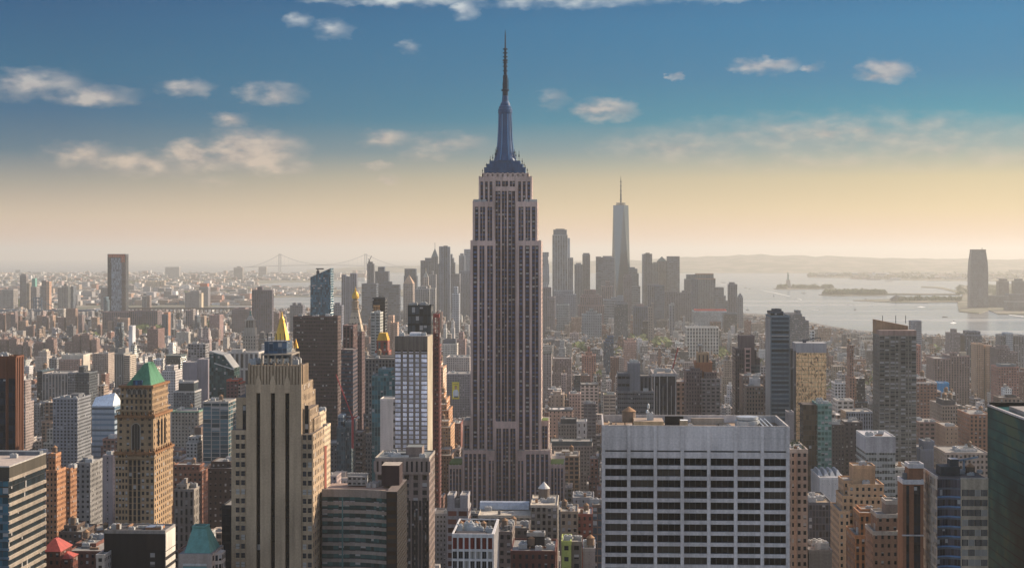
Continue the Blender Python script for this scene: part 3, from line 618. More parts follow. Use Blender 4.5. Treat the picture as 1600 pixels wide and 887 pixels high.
def deco_tower():
    d = 640.0; C = (.46, .34, .225); X = lambda px, v=0: P(px, 400, d + v)[0]; Z = lambda py: P(430, py, d)[2]
    e = thing('art_deco_tower', 'tan art deco tower with three black window slots up its front', 'building', (X(430), d, 0))
    m = MB(); roof = (.16, .13, .11)
    W2 = None
    slots = [(400.5, 406.5), (423, 429.5), (445.5, 452)]; xe = [384.5] + [v for s in slots for v in s] + [471]
    for i in range(0, 8, 2): m.box(X(xe[i]), X(xe[i + 1]), d, d + 2.2, 0, Z(600), C, BLANK, top=roof)
    m.box(X(384.5), X(471), d + 2.2, d + 27, 0, Z(600) - .01, C, BLANK, VERT, top=roof)
    for a, b in slots:      # pointed heads over the slots
        m.box(X(a) + .002, X(b) - .002, d + .15, d + 2.2, Z(613), Z(600) - .01, C, bottom=True)
    # fluted crown
    n = 16; a0, a1 = X(387), X(470.5)
    m.box(a0, a1, d + 1.0, d + 15, Z(600), Z(571.5), shade(C, .8), BLANK, VSTRIP, top=(.07, .06, .055))
    for i in range(n + 1):
        x = a0 + (a1 - a0 - .9) * i / n; m.box(x, x + .9, d + .45, d + 1.05, Z(600), Z(570) + (.7 if i % 4 == 0 else 0), shade(C, .95))
    for i in range(5): yy = d + 2 + 2.7 * i; m.box(a1 - .05, a1 + .5, yy, yy + 1.0, Z(600), Z(570), C)
    # stepped wings
    def wing(xl, xr, yt, v0, v1, st=BLANK, stx=None): m.box(X(xl, v0), X(xr, v0), d + v0, d + v1, 0, Z(yt), C, st, stx or VERT, top=roof)
    wing(470.9, 484, 640, 3.5, 24, BLANK); wing(456, 472.5, 590, 14, 28, BLANK); wing(369, 384.6, 622, 4, 26, BLANK)
    wing(471, 476.5, 617, 8, 33); wing(484, 491, 657, 10, 26, BLANK, VERT)
    sw = ST(4.0, 3.6, .42, .6, .85, .35)
    m.box(X(361), X(384.4), d + .6, d + 40, 0, Z(672), C, BLANK, sw, top=roof)
    m.box(X(471.1), X(488.6), d + .6, d + 28, 0, Z(678), C, BLANK, sw, top=roof)
    m.build('wall', e)
    for i, (a, b) in enumerate(slots):
        w = MB(); w.wall((X(a), d + 1.7), (X(b), d + 1.7), 0, Z(613), ST(1.5, 3.6, .9, .72, .6, .03, (.008, .008, .01)), (.02, .018, .018)); w.build('window_slot', e)
        f = MB(); x0, x1 = X(a) - .35, X(b) + .35; zc = Z(613); c = (x0 + x1) / 2
        f.poly([(x0, d - .12, zc - .2), (x1, d - .12, zc - .2), (x1, d - .12, Z(597)), (c + .35, d - .12, Z(587)), (c - .35, d - .12, Z(587)), (x0, d - .12, Z(597))], shade(C, 1.15))
        f.poly([(x0, d + .1, zc - .2), (x0, d - .12, zc - .2), (x0, d - .12, Z(597)), (x0, d + .1, Z(597))], C); f.poly([(x1, d - .12, zc - .2), (x1, d + .1, zc - .2), (x1, d + .1, Z(597)), (x1, d - .12, Z(597))], C)
        f.build('pointed_headpiece', e)
    w = MB(); w.wall((X(376), d + 3.9), (X(381), d + 3.9), Z(672), Z(634), ST(4, 3.6, .9, .8, .5, .2), (.03, .03, .03)); w.build('window_slot', e)
    w = MB(); w.wall((X(474), d + 3.4), (X(479.5), d + 3.4), Z(678), Z(634), ST(4, 3.6, .9, .8, .5, .2), (.03, .03, .03)); w.build('window_slot', e)
    zs = [(Z(687 + 14.2 * k), Z(679.2 + 14.2 * k)) for k in range(16)]
    xs = [(X(368), X(374)), (X(376.5), X(382.5)), (X(472.6), X(478.4)), (X(480.8), X(486.8))]
    win_grid(e, 'window', 'pane', xs, zs, d + .5, .06, 64, mull=0)
    fr = MB()
    for z0, z1 in zs:
        for x0, x1 in xs:
            fr.box(x0 - .2, x1 + .2, d + .35, d + .6, z0 - .25, z0, shade(C, 1.2), bottom=True); fr.box(x0, x1, d + .45, d + .58, (z0 + z1) / 2 - .06, (z0 + z1) / 2 + .06, (.1, .09, .08), bottom=True)
            for q in (x0 - .22, x1): fr.box(q, q + .22, d + .3, d + .6, z0, z1, C)
    fr.build('window_sill', e)
    # rooftop plant house in an open frame
    zr = Z(571.5); y0 = d + 9
    q = MB(); q.box(X(413, 9), X(448, 9), y0, y0 + 12, zr + 2.5, zr + 9.4, (.12, .17, .23), ST(2, 3.4, .8, .7, .6, .3, (.05, .08, .12)), top=(.2, .2, .2), bottom=True); q.build('plant_room', e)
    q = MB()
    for xx in (409, 419, 430, 441, 455):
        for yy in (y0 - 3, y0 + 14): q.bar((X(xx, 6), yy, zr), (X(xx, 6), yy, zr + 4.4), .3, (.35, .30, .24))
    q.box(X(408, 6), X(456, 6), y0 - 3.5, y0 + 14.5, zr + 3.9, zr + 4.5, (.36, .31, .25), bottom=True); q.build('open_frame', e)
    for xx in (417, 424, 431, 437, 444, 451): q = MB(); q.bar((X(xx, 12), y0 + 4, zr + 9), (X(xx, 12), y0 + 4, zr + 12.5), .12, (0, 0, 0)); q.build('aerial', e, 'antenna_metal')
    for xx, vv in ((395, 8), (402, 14), (461, 10), (465, 18)): place('air_unit', UNIT, e, (X(xx, vv), d + vv, zr), (1, 1, 1.2))
    hero_reg(360, 510, 887, d); FOOT.append((X(359), X(500, 24), d, d + 50)); LAND.append(('the tan art deco tower', 430, 600, d, 'art_deco_tower'))
deco_tower()

def green_roof_tower():
    d = 900.0; C = (.37, .25, .145); O = (.28, .14, .065); X = lambda px, v=0: P(px, 400, d + v)[0]; Z = lambda py: P(215, py, d)[2]
    e = thing('green_roof_tower', 'ornate tan tower with bright green copper pyramid roof and arched windows', 'building', (X(212), d, 0))
    m = MB(); W3 = ST(2.7, 3.5, .5, .55, 1, .35)
    V = ST(3.6, 3.55, .46, .55, 1, .35); U = ST(2.6, 3.5, .45, .6, 1, .2)
    D = 41
    m.box(X(180), X(200), d, d + D, 0, Z(707), C, ST(1.9, 3.55, .6, .55, 1, .4), ST(4.4, 3.55, .42, .6, 1, .3)); m.box(X(220), X(241), d, d + D, 0, Z(707), C, ST(2.4, 3.55, .55, .55, 1, .4), ST(4.4, 3.55, .42, .6, 1, .3))
    m.box(X(200), X(220), d + .7, d + D, 0, Z(718), C, ST(2.4, 3.55, .62, .8, .5, .1)); m.box(X(200), X(220), d + .1, d + D, Z(718), Z(707), C)
    m.box(X(183, 2), X(239.5, 2), d + 2, d + D - 2, Z(707), Z(650), C, ST(4.2, 3.6, .35, .45, 1, .2), ST(5, 3.6, .3, .45, 1, .2))
    m.box(X(188, 3), X(238, 3), d + 3, d + D - 4, Z(650), Z(604), C, U, U)
    m.build('wall', e)
    def cor(xl, xr, yt, yb, v, col=O, out=.8, name='cornice'):
        c = MB(); c.box(X(xl, v) - out, X(xr, v) + out, d + v - out, d + D - v + out, Z(yb), Z(yt), col, bottom=True)
        n = 22; a, b = X(xl, v) - out, X(xr, v) + out
        for i in range(n): x = a + (b - a) * (i + .2) / n; c.box(x, x + (b - a) / n * .5, d + v - out - .25, d + v - out, Z(yb) - .7, Z(yb) + .02, shade(col, .8), bottom=True)
        c.build(name, e)
    cor(180, 241, 706, 709.5, 0); cor(180.5, 241, 714, 716, 0, C, .35); cor(183, 239.5, 649, 652.5, 2, O, 1.2); cor(183, 239.5, 641, 643, 3, C, .6); cor(188, 238, 602.5, 606, 3, O, .8); cor(188, 238, 621, 623, 3, C, .3)
    # arched windows: one tall one on the front, a row under the eaves, three on the sunny side
    def arch_front(x0, x1, zb, zt, y, name='arched_window'):
        a = MB(); c = (x0 + x1) / 2; r = (x1 - x0) / 2; pts = [(x1, y, zb)] + [(c + r * cos(pi * k / 8), y, zt - r + r * sin(pi * k / 8)) for k in range(9)] + [(x0, y, zb)]
        a.poly(pts[::-1][::-1], (.02, .02, .022)); a.build(name, e, 'pane_dark')
        f = MB()
        pp = [(x0 - .3, zb)] + [(c - (r + .3) * cos(pi * k / 8), zt - r + (r + .3) * sin(pi * k / 8)) for k in range(9)] + [(x1 + .3, zb)]
        for (xa, za), (xb, zb2) in zip(pp, pp[1:]): f.bar((xa, y - .1, za), (xb, y - .1, zb2), .22, (0, 0, 0))
        for k in (1, 2): f.bar((x0 + (x1 - x0) * k / 3, y - .06, zb), (x0 + (x1 - x0) * k / 3, y - .06, zt - r * .2), .08, (0, 0, 0))
        f.build('window_surround', e, 'stone')
    arch_front(X(206.5, 2), X(218.5, 2), Z(703), Z(662), d + 1.9)
    for k in range(4): x = 199.5 + 8.2 * k; arch_front(X(x, 3), X(x + 4.6, 3), Z(616.5), Z(608.5), d + 2.9)
    xr = X(239.5, 2)
    for k in range(3):
        a = MB(); yc = d + 13 + k * 7.0; r = 1.9; zt, zb = Z(658), Z(700)
        a.poly([(xr + .1, yc - r, zb), (xr + .1, yc + r, zb)] + [(xr + .1, yc + r * cos(pi * j / 8), zt - r + r * sin(pi * j / 8)) for j in range(9)], (.02, .02, .02)); a.build('arched_window', e, 'pane_dark')
    rnd = random.Random(4)
    for k in range(9):      # corner finials and statues along the ledges
        for px_, py_, v in ((181 + k * 7.5, 707, 0), (184 + k * 7, 650, 2)):
            a = MB(); s = rnd.uniform(.7, 1.1); a.lathe(X(px_, v), d + v - .4, [(.55 * s, Z(py_)), (.7 * s, Z(py_) + 1.0 * s), (.25, Z(py_) + 1.6 * s), (.4 * s, Z(py_) + 2.1 * s), (0, Z(py_) + 3 * s)], O, 6); a.build('finial', e)
    for k in range(7):
        a = MB(); yy = d + 4 + 5.2 * k; x_ = X(241) + .4; a.lathe(x_, yy, [(.6, Z(707)), (.8, Z(707) + 1.2), (.3, Z(707) + 1.8), (0, Z(707) + 3)], O, 6); a.build('finial', e)
    # roof
    x0, x1, y0, y1 = X(197, 4), X(236, 4), d + 4, d + D - 6; c = (x0 + x1) / 2; zb, zt = Z(603), Z(569)
    a = MB(); a.frustum((x0, x1, y0, y1), (c + 1.2, c + 3.2, y0 + 9, y1 - 12), zb, zt, (0, 0, 0)); rf = a.build('roof', e, 'copper')
    s_ = MB()
    for i in range(12):
        f = (i + .5) / 12; s_.bar((x0 + (x1 - x0) * f, y0 - .05, zb), (c + 1.2 + 2 * f, y0 + 9 - .05, zt), .09, (0, 0, 0)); s_.bar((x1 + .05, y0 + (y1 - y0) * f, zb), (c + 3.2 + .05, y0 + 9 + (y1 - y0 - 21) * f, zt), .09, (0, 0, 0))
    s_.build('seam', rf, 'copper')
    a = MB(); a.box(X(208, 4), X(222, 4), d + 3.9, d + 9, zb, zb + 3.0, (.03, .09, .16), ST(1.2, 3, .8, .8, .6, 0, (.03, .09, .18))); a.build('dormer', e)
    hero_reg(179, 272, 822, d); FOOT.append((X(179), X(242), d - 2, d + D)); LAND.append(('the ornate tower with green pyramid roof', 215, 620, d, 'green_roof_tower'))
green_roof_tower()

def white_grid_tower():
    d = 1100.0; C = (.235, .20, .17); X = lambda px, v=0: P(px, 400, d + v)[0]; Z = lambda py: P(640, py, d)[2]
    e = thing('hotel_tower', 'slender grey tower with five columns of bright sky-toned windows and dark fluted crown', 'building', (X(642), d, 0))
    m = MB(); top = (.3, .27, .24); D = 36
    x0, x1 = X(617), X(668)
    m.box(x0, x1, d + .6, d + D, 0, Z(526), (.42, .36, .27), BLANK, BLANK, top=top)
    cols = [(617.4, 626), (629.5, 635.5), (639, 645.6), (649, 654.6), (658.4, 667.4)]
    xs = [(X(a), X(b)) for a, b in cols]
    edges = [x0] + [v for p in xs for v in p] + [x1]
    for i in range(0, len(edges), 2): m.box(edges[i] - .001, edges[i + 1] + .001, d, d + .62, 0, Z(548), C)
    rows = [(Z(558.5 + 7.03 * k), Z(553.2 + 7.03 * k)) for k in range(-1, 24)]; rows[0] = (rows[1][1] + 1.2, Z(549.3))
    for a, b in xs:
        zp = Z(548)
        for z0, z1 in rows: m.box(a, b, d + .05, d + .62, z1, zp, shade(C, .9), bottom=True); zp = z0
        m.box(a, b, d + .05, d + .62, 0, zp, shade(C, .9))
    m.build('wall', e)
    win_grid(e, 'window', 'pane_sky_painted', xs, rows, d, .45, 100, (.62, .6, .62), 1)
    c = MB()
    for i in range(14):
        xa = x0 + (x1 - x0 - 1.2) * i / 13; c.box(xa, xa + 1.2, d - .4, d + .7, Z(547.5), Z(525), shade(C, .85) if i % 3 else shade(C, .7), bottom=True)
    c.box(x0, x1, d + .2, d + .72, Z(547.4), Z(525.3), (.17, .15, .13), bottom=True); c.build('crown', e)
    for i, (a, b) in enumerate(xs): q = MB(); q.poly([(a, d + .02, Z(549)), (b, d + .02, Z(549)), (b, d + .02, Z(547)), (a, d + .02, Z(547))], (.01, .01, .01)); q.build('vent', e)
    q = MB(); q.box(X(640, 12), X(657, 12), d + 12, d + 22, Z(526), Z(526) + 2.2, (.6, .62, .66)); q.build('plant_room', e)
    place('air_unit', UNIT, e, (X(628, 10), d + 10, Z(526)), (1.3, 1.3, 1.3)); place('air_unit', UNIT, e, (X(661, 10), d + 14, Z(526)), (1.3, 1.3, 1.3))
    hero_reg(616, 677, 708, d); FOOT.append((x0, x1, d, d + D)); LAND.append(('the slender tower with bright sky-toned windows', 645, 560, d, 'hotel_tower'))
white_grid_tower()

def red_panel_hotel():
    d = 520.0; C = (.55, .52, .50); X = lambda px, v=0: P(px, 400, d + v)[0]; Z = lambda py: P(740, py, d)[2]
    e = thing('hotel_block', 'white framed block with seven dark red panels under its roof edge', 'building', (X(738), d, 0))
    m = MB(); x0, x1 = X(706), X(770.5); D = 30; zt = Z(835)
    m.box(x0, x1, d + .8, d + D, 0, zt - 3, C, BLANK, ST(1.6, 30, .55, .0, 1, 0), top=(.06, .055, .055))
    n = 7; w = (x1 - x0) / n
    for i in range(n + 1): c = x0 + w * i; m.box(max(x0, c - .26), min(x1, c + .26), d, d + .82, 0, zt, C)
    rows = [(Z(857.5), Z(839.5))] + [(Z(872.5 + 15 * k), Z(861 + 15 * k)) for k in range(12)]
    for i in range(n):
        a, b = x0 + w * i + .26, x0 + w * (i + 1) - .26; zp = zt - .05
        for z0, z1 in rows: m.box(a + .001, b - .001, d + .02, d + .8, z1, zp, C, bottom=True); zp = z0
        r = MB(); r.box(a, b, d + .5, d + .75, rows[0][0], rows[0][1], (.14, .03, .025), ST(.5, 9, .8, .97, .6, 0, (.13, .025, .02)), bottom=True); r.build('red_panel', e)
    for yy in range(9): m.box(x1 - .01, x1 + .35, d + .5 + yy * 3.2, d + 1.7 + yy * 3.2, 0, zt, C)
    m.build('wall', e)
    win_grid(e, 'window', 'pane', [(x0 + w * i + .26, x0 + w * (i + 1) - .26) for i in range(n)], rows[1:], d, .6, 84, mull=1)
    r = MB()
    for q in ((x0, x1, d, d + .5), (x0, x1, d + D - .5, d + D), (x0, x0 + .5, d + .5, d + D - .5), (x1 - .5, x1 + .35, d + .5, d + D - .5)): r.box(*q, zt - .02, zt + .35, shade(C, 1.1))
    r.build('parapet', e)
    q = MB(); q.box(X(712, 8), X(759, 8), d + 6, d + 12, zt - 3, zt - .8, (.05, .045, .05)); q.build('roof_screen', e)
    rnd = random.Random(8)
    for k in range(14): s = rnd.uniform(.5, 1.1); place('air_unit', UNIT, e, (X(714 + 40 * rnd.random(), 18), d + 14 + 12 * rnd.random(), zt - 3 + 1.2 * rnd.random()), (s, s, s * 1.8))
    for k in range(4): s = .55; water_tank(e, X(718 + 12 * k, 18), d + 24, zt - 2.5, .45)
    place('air_unit', UNIT, e, (X(763, 8), d + 12, zt - 3), (.8, .8, 2))
    hero_reg(705, 780, 887, d); FOOT.append((x0, x1, d, d + D)); LAND.append(('the white block with red panels', 740, 835, d, 'hotel_block'))
red_panel_hotel()
# ---------------------------------------------------------------- colours of walls
BRICK = (.30, .16, .11); BROWN = (.20, .12, .085); ORANGE = (.50, .27, .15); TAN = (.46, .34, .22); CREAM = (.55, .46, .34); PALE = (.50, .46, .42); WHITE = (.66, .64, .60)
GREY = (.27, .265, .27); DGREY = (.13, .13, .14); BLACK = (.028, .026, .028); NAVY = (.06, .085, .115); PINK = (.44, .30, .24); TEALC = (.05, .13, .15); ROSE = (.30, .18, .16)
# ---------------------------------------------------------------- foreground and middle ground, each at its own distance
B = bld
B('office_tower', 'dark brown tower with black glass bays and coppery slanting edge, cut by left frame edge', [(-22, 25.5, 558, 0, 12, ST(20, 3.8, 0, 0), (.17, .07, .04))], 900, PUNCH, (.17, .07, .04), 709, units=5)
def brown_tower_bays():
    e, T = BUILT['dark brown tower with black glass bays and coppery slanting edge, cut by left frame edge']; t = T[0]; z = lambda y: P(15, y, 900)[2]
    for a, b in ((-20, 10), (13.5, 25.5)):
        m = MB(); m.wall((P(a, 600, 899.9)[0], 899.8), (P(b, 600, 899.9)[0], 899.8), 0, z(591), ST(1.8, 3.8, .95, .75, .4, .05, (.012, .018, .03)), (.05, .05, .06)); m.build('window_bay', e)
    m = MB(); x1 = t[1]
    for k in range(3): m.box(x1, x1 + .5, 901 + 3.9 * k, 902.6 + 3.9 * k, 0, t[5], (.13, .055, .035))
    m.poly([(x1, 900, t[5] - 2), (x1, 900, 0), (x1 + 2.2, 903, 0), (x1 + .4, 903, t[5] - 2)], (.13, .055, .035))
    for xx in (9.5, 24.3): m.box(P(xx, 600, 900)[0], P(xx + 1.2, 600, 900)[0], 899.3, 900, 0, z(559), (.24, .10, .055))
    m.build('pier', e)
brown_tower_bays()
def striped_slab():
    d = 640.0; X = lambda px, v=0: P(px, 400, d + v)[0]; zt = P(14.5, 729.5, d)[2]; D = 44; x1 = X(14.5); x0 = x1 - 46
    e = thing('striped_office_slab', 'office slab with cream and dark blue striped side and flat beige roof, bottom left', 'building', (x1 - 20, d, 0))
    m = MB(); m.box(x0, x1 - .45, d + .3, d + D, 0, zt - .8, (.08, .07, .06), ST(2.4, 3.7, .93, .86, .6, .25, (.03, .09, .12)), ST(1.5, 3.7, .88, .95, .6, .03, (.008, .018, .025)), top=(.46, .38, .32)); m.build('wall', e)
    s = MB(); fl = 3.62; z = zt - 4.6; k = 0
    m = MB(); m.box(x0 - .05, x1 + .05, d - .05, d + D + .05, zt - 4.5, zt, (.075, .065, .05), top=(.46, .38, .32)); m.build('roof_band', e)
    q = MB()
    for a in ((x0, x1 + .1, d - .1, d + .5), (x0, x1 + .1, d + D - .5, d + D + .1), (x1 - .5, x1 + .1, d + .5, d + D - .5)): q.box(*a, zt, zt + .5, (.5, .47, .43))
    q.build('parapet', e)
    while z > 60:
        b = MB(); b.box(x1 - .5, x1 + .12, d, d + D, z - 1.35, z, (.72, .62, .50), ST(1.25, 1.35, .0, 0)); b.box(x0, x1, d - .04, d + .3, z - 1.1, z - .1, (.10, .16, .2) if k > 1 else (.07, .06, .05))
        for i in range(34): b.box(x1 + .12, x1 + .34, d + .5 + i * 1.28, d + .72 + i * 1.28, z - 1.35, z + .1, (.56, .47, .38))
        b.build('spandrel_band', e); z -= fl + (3.0 if k == 0 else 0); k += 1
    m = MB(); m.box(x0, x1 - 1, d + D - 5, d + D - .6, zt, zt + 1.6, (.18, .19, .2)); m.build('plant_screen', e)
    place('air_unit', UNIT, e, (x1 - 9, d + 30, zt)); hero_reg(-10, 75, 887, d); FOOT.append((x0, x1, d, d + D)); LAND.append(('the striped office slab', 40, 730, d, 'x'))
striped_slab()
B('office_block', 'blue-grey tower with square punched windows and cream sunlit side, left of green pyramid roof', [(82.5, 121, 623, 0, 42)], 1500, ST(3.35, 3.25, .52, .55, 1, .12), (.23, .24, .26), 718, stx=ST(2.4, 3.25, .62, .5, 1, .1), roof=(.12, .12, .12), pent=1, units=4)
B('brick_apartment', 'orange brick tower with stepped top behind the striped office slab', [(72, 89, 736, 0, 17), (76, 87, 710, 5, 15)], 980, FINE, (.42, .21, .11), 845, tank=1)
B('brick_apartment', 'narrow orange brick slab with sunlit side beside grey stone hotel', [(103, 110, 733, 0, 13)], 1010, FINE, (.38, .19, .10), 825, units=2)
B('stone_hotel', 'grey stone hotel with heavy cornice and pinkish sunlit side wall', [(118, 141, 724, 0, 27)], 1060, ST(3.0, 3.4, .45, .5, 1, .2), (.24, .23, .22), 830, stx=ST(2.9, 3.4, .42, .5, 1, .2), pent=1, units=3)
B('stone_hotel', 'plain mauve-grey slab with few windows squeezed left of the ornate tower', [(160, 176, 712, 0, 30)], 1240, ST(7, 3.4, .12, .4, 1, .2), (.33, .27, .26), 815, units=2)
B('brick_building', 'dark brown low block with rooftop sheds in front of orange brick towers', [(92, 128, 832, 0, 26), (100, 120, 822, 5, 20)], 860, FINE, (.11, .075, .06), 860, tank=1, units=3)
B('brick_building', 'dark red brick rowhouse block with cluttered roof left of black box building', [(106, 158, 862, 0, 40), (118, 150, 850, 14, 36)], 760, FINE, (.15, .065, .05), 887, units=5, tank=1)
B('brick_building', 'low dark brown block with long flat roof below the grey stone hotel', [(122, 162, 838, 0, 40)], 900, FINE, (.16, .10, .08), 850, units=4, tank=1)
B('stone_building', 'small white stone block at foot of black box building', [(150, 163, 868, 0, 20)], 690, FINE, (.45, .43, .40), 887)
def black_box():
    e, T = B('office_block', 'matt black box building with white striped sunlit side wall', [(162.5, 258, 829.5, 0, 17)], 700, ST(30, 30, 0, 0), (.022, .020, .022), 887, roof=(.10, .09, .09), rim=(.30, .28, .26), units=3)
    t = T[0]
    for k in range(9):
        m = MB(); z = t[5] - .6 - (0 if k == 0 else 8.4 + (k - 1) * 3.9); h = 8.0 if k == 0 else 2.2
        m.box(t[1], t[1] + .25, 700.2, 716.8, z - h, z, (.62, .58, .52)); m.build('cladding_band', e)
    m = MB(); m.box(P(229, 800, 700)[0], P(256, 800, 700)[0], 699.8, 700, t[5] - 8, t[5] - 1.2, (.035, .028, .028)); m.build('wall_panel', e)
    m = MB(); m.wall((P(234, 800, 700)[0], 699.85), (P(243, 800, 700)[0], 699.85), 40, t[5] - 8.5, ST(3, 3.9, .8, .55, .9, .5, (.06, .06, .065)), (.03, .03, .03)); m.build('window_column', e)
    m = MB(); m.box(P(228, 800, 706)[0], P(252, 800, 706)[0], 705, 712, t[5], t[5] + 1.1, (.34, .18, .10), top=(.16, .20, .28)); m.build('skylight', e)
black_box()
def mansard_block():
    d = 620.0; X = lambda px, v=0: P(px, 400, d + v)[0]; Z = lambda py: P(310, py, d)[2]; C = (.36, .29, .25)
    e = thing('mansard_block', 'grey-pink block capped by teal copper hipped roof with open square top', 'building', (X(308), d, 0))
    m = MB(); x0, x1 = X(279), X(331); m.box(x0, x1, d, d + 20, 0, Z(865), C, BLANK, ST(5, 4, .5, .5, 1, 0), top=(.2, .18, .17)); m.build('wall', e)
    m = MB(); m.frustum((X(288, 2), X(329, 2), d + 2, d + 18), (X(301, 8), X(322, 8), d + 8, d + 13), Z(865), Z(829), (0, 0, 0), top=False); r = m.build('roof', e, 'copper_blue')
    m = MB(); a, b = X(300, 8), X(323, 8)
    for q in ((a, b, d + 7.6, d + 8.4), (a, b, d + 12.6, d + 13.4), (a, a + .8, d + 8.4, d + 12.6), (b - .8, b, d + 8.4, d + 12.6)): m.box(*q, Z(829) - .2, Z(826.5), (0, 0, 0), bottom=True)
    m.build('roof_rim', r, 'copper_blue')
    m = MB(); m.box(X(286), X(323), d - .3, d, Z(883), Z(880), (.5, .47, .44), bottom=True); m.build('canopy', e)
    m = MB(); m.poly([(X(286), d - .05, 60), (X(323), d - .05, 60), (X(323), d - .05, Z(884)), (X(286), d - .05, Z(884))], (0, 0, 0)); m.build('window', e, 'pane_teal')
    m = MB(); m.prism([(x1, d + 5), (x1 + 2.4, d + 7), (x1 + 2.4, d + 13), (x1, d + 15)], 60, Z(868), (.5, .42, .36), ST(2, 3.6, .7, .6, 1, .2)); m.build('bay', e)
    hero_reg(276, 348, 887, d); FOOT.append((x0, x1, d, d + 20)); LAND.append(('the block with teal copper roof', 310, 830, d, 'x'))
    d = 700.0
    e = thing('brick_house', 'small dark brick house with bright red hipped roofs, bottom left', 'building', (P(90, 400, d)[0], d, 0))
    Zb = lambda py: P(90, py, d)[2]; m = MB(); x0, x1 = P(66, 400, d)[0], P(94, 400, d)[0]; m.box(x0, x1, d, d + 16, 0, Zb(861), (.15, .05, .035), FINE); x2 = P(106, 400, d)[0]; m.box(x1 - .1, x2, d + 3, d + 14, 0, Zb(874), (.15, .05, .035), FINE); m.build('wall', e)
    solid('roof_red', (.42, .07, .05), .7)
    m = MB(); m.frustum((x0 - .5, x1 + .5, d - .5, d + 16.5), (x0 + 3, x1 - 4, d + 6, d + 10), Zb(861), Zb(845), (0, 0, 0)); m.build('roof', e, 'roof_red')
    m = MB(); m.frustum((x1 - .1, x2 + .4, d + 2.6, d + 14.4), (x1 + .3, x1 + .8, d + 7, d + 9), Zb(874), Zb(866), (0, 0, 0)); m.build('roof', e, 'roof_red')
    hero_reg(66, 110, 887, d); FOOT.append((x0, x2, d, d + 16))
mansard_block()
B('stone_building', 'grey classical stone block with tall pilasters behind teal copper roof', [(272, 303, 765, 0, 16), (276, 292, 758, 2, 14)], 1000, ST(3.6, 5.5, .4, .7, .8, .1), (.29, .26, .23), 835, units=3, pent=1)
B('brick_building', 'red-brown brick block with rows of small windows behind grey classical block', [(271, 316, 737, 0, 20), (271, 312, 727, 4, 18)], 1150, ST(3.4, 3.6, .4, .5, 1, .2), (.22, .10, .065), 765, tank=1, units=3)
B('brick_building', 'dark brick block dotted with pale windows beside tan art deco tower', [(325, 372, 733, 0, 40), (330, 360, 722, 8, 30)], 960, ST(3.2, 3.7, .35, .4, 1, .55), (.075, .055, .05), 830, units=5)
B('glass_building', 'black glass slab half hidden at the left foot of tan art deco tower', [(346.5, 366, 791, 0, 30)], 670, DARKC, (.02, .022, .028), 887)
B('cream_building', 'cream stepped block rising right behind the tan art deco tower', [(490, 499, 646, 8, 34), (490, 501, 672, 0, 38)], 990, ST(3, 3.6, .4, .5, 1, .2), (.58, .46, .32), 760, units=2)
B('office_tower', 'huge dark bronze glass monolith with sharp flat top', [(458, 527.5, 495, 0, 24)], 1750, ST(1.9, 3.9, .9, .62, .75, .04, (.03, .022, .028)), (.105, .07, .065), 690, stx=ST(3, 3.9, .5, .6, 1, .1), roof=(.1, .1, .1), units=6)
def slant_tower():
    d = 2350.0; X = lambda px, v=0: P(px, 400, d + v)[0]; Z = lambda py: P(500, py, d)[2]
    e = thing('slanted_glass_tower', 'teal glass tower with sloping cut top behind the bronze monolith', 'building', (X(500), d, 0))
    m = MB(); x0, x1 = X(485), X(516.5); y1 = d + 28; zl, zr = Z(433), Z(419); C = (.035, .085, .115); s = ST(2.2, 3.7, .94, .85, .8, .05, (.03, .10, .15))
    m.wall((x0, d), (x1, d), 0, zl, s, C, z1b=zr); m.wall((x1, d), (x1, y1), 0, zr, s, C); m.wall((x1, y1), (x0, y1), 0, zr, s, C, z1b=zl); m.wall((x0, y1), (x0, d), 0, zl, s, C)
    m.poly([(x0, d, zl), (x1, d, zr), (x1, y1, zr), (x0, y1, zl)], (.1, .1, .1)); m.build('wall', e)
    m = MB(); x = X(495); m.box(x - 2, x + 2, d + 8, d + 12, Z(429), Z(423), (.05, .05, .06)); m.bar((X(492), d + 10, Z(420)), (X(504), d + 10, Z(420)), .9, (.05, .05, .06)); m.bar((x, d + 10, Z(424)), (x, d + 10, Z(420)), .8, (.05, .05, .06)); m.build('window_crane', e)
    hero_reg(484, 518, 495, d); LAND.append(('the slant-topped teal glass tower', 500, 430, d, 'x'))
slant_tower()
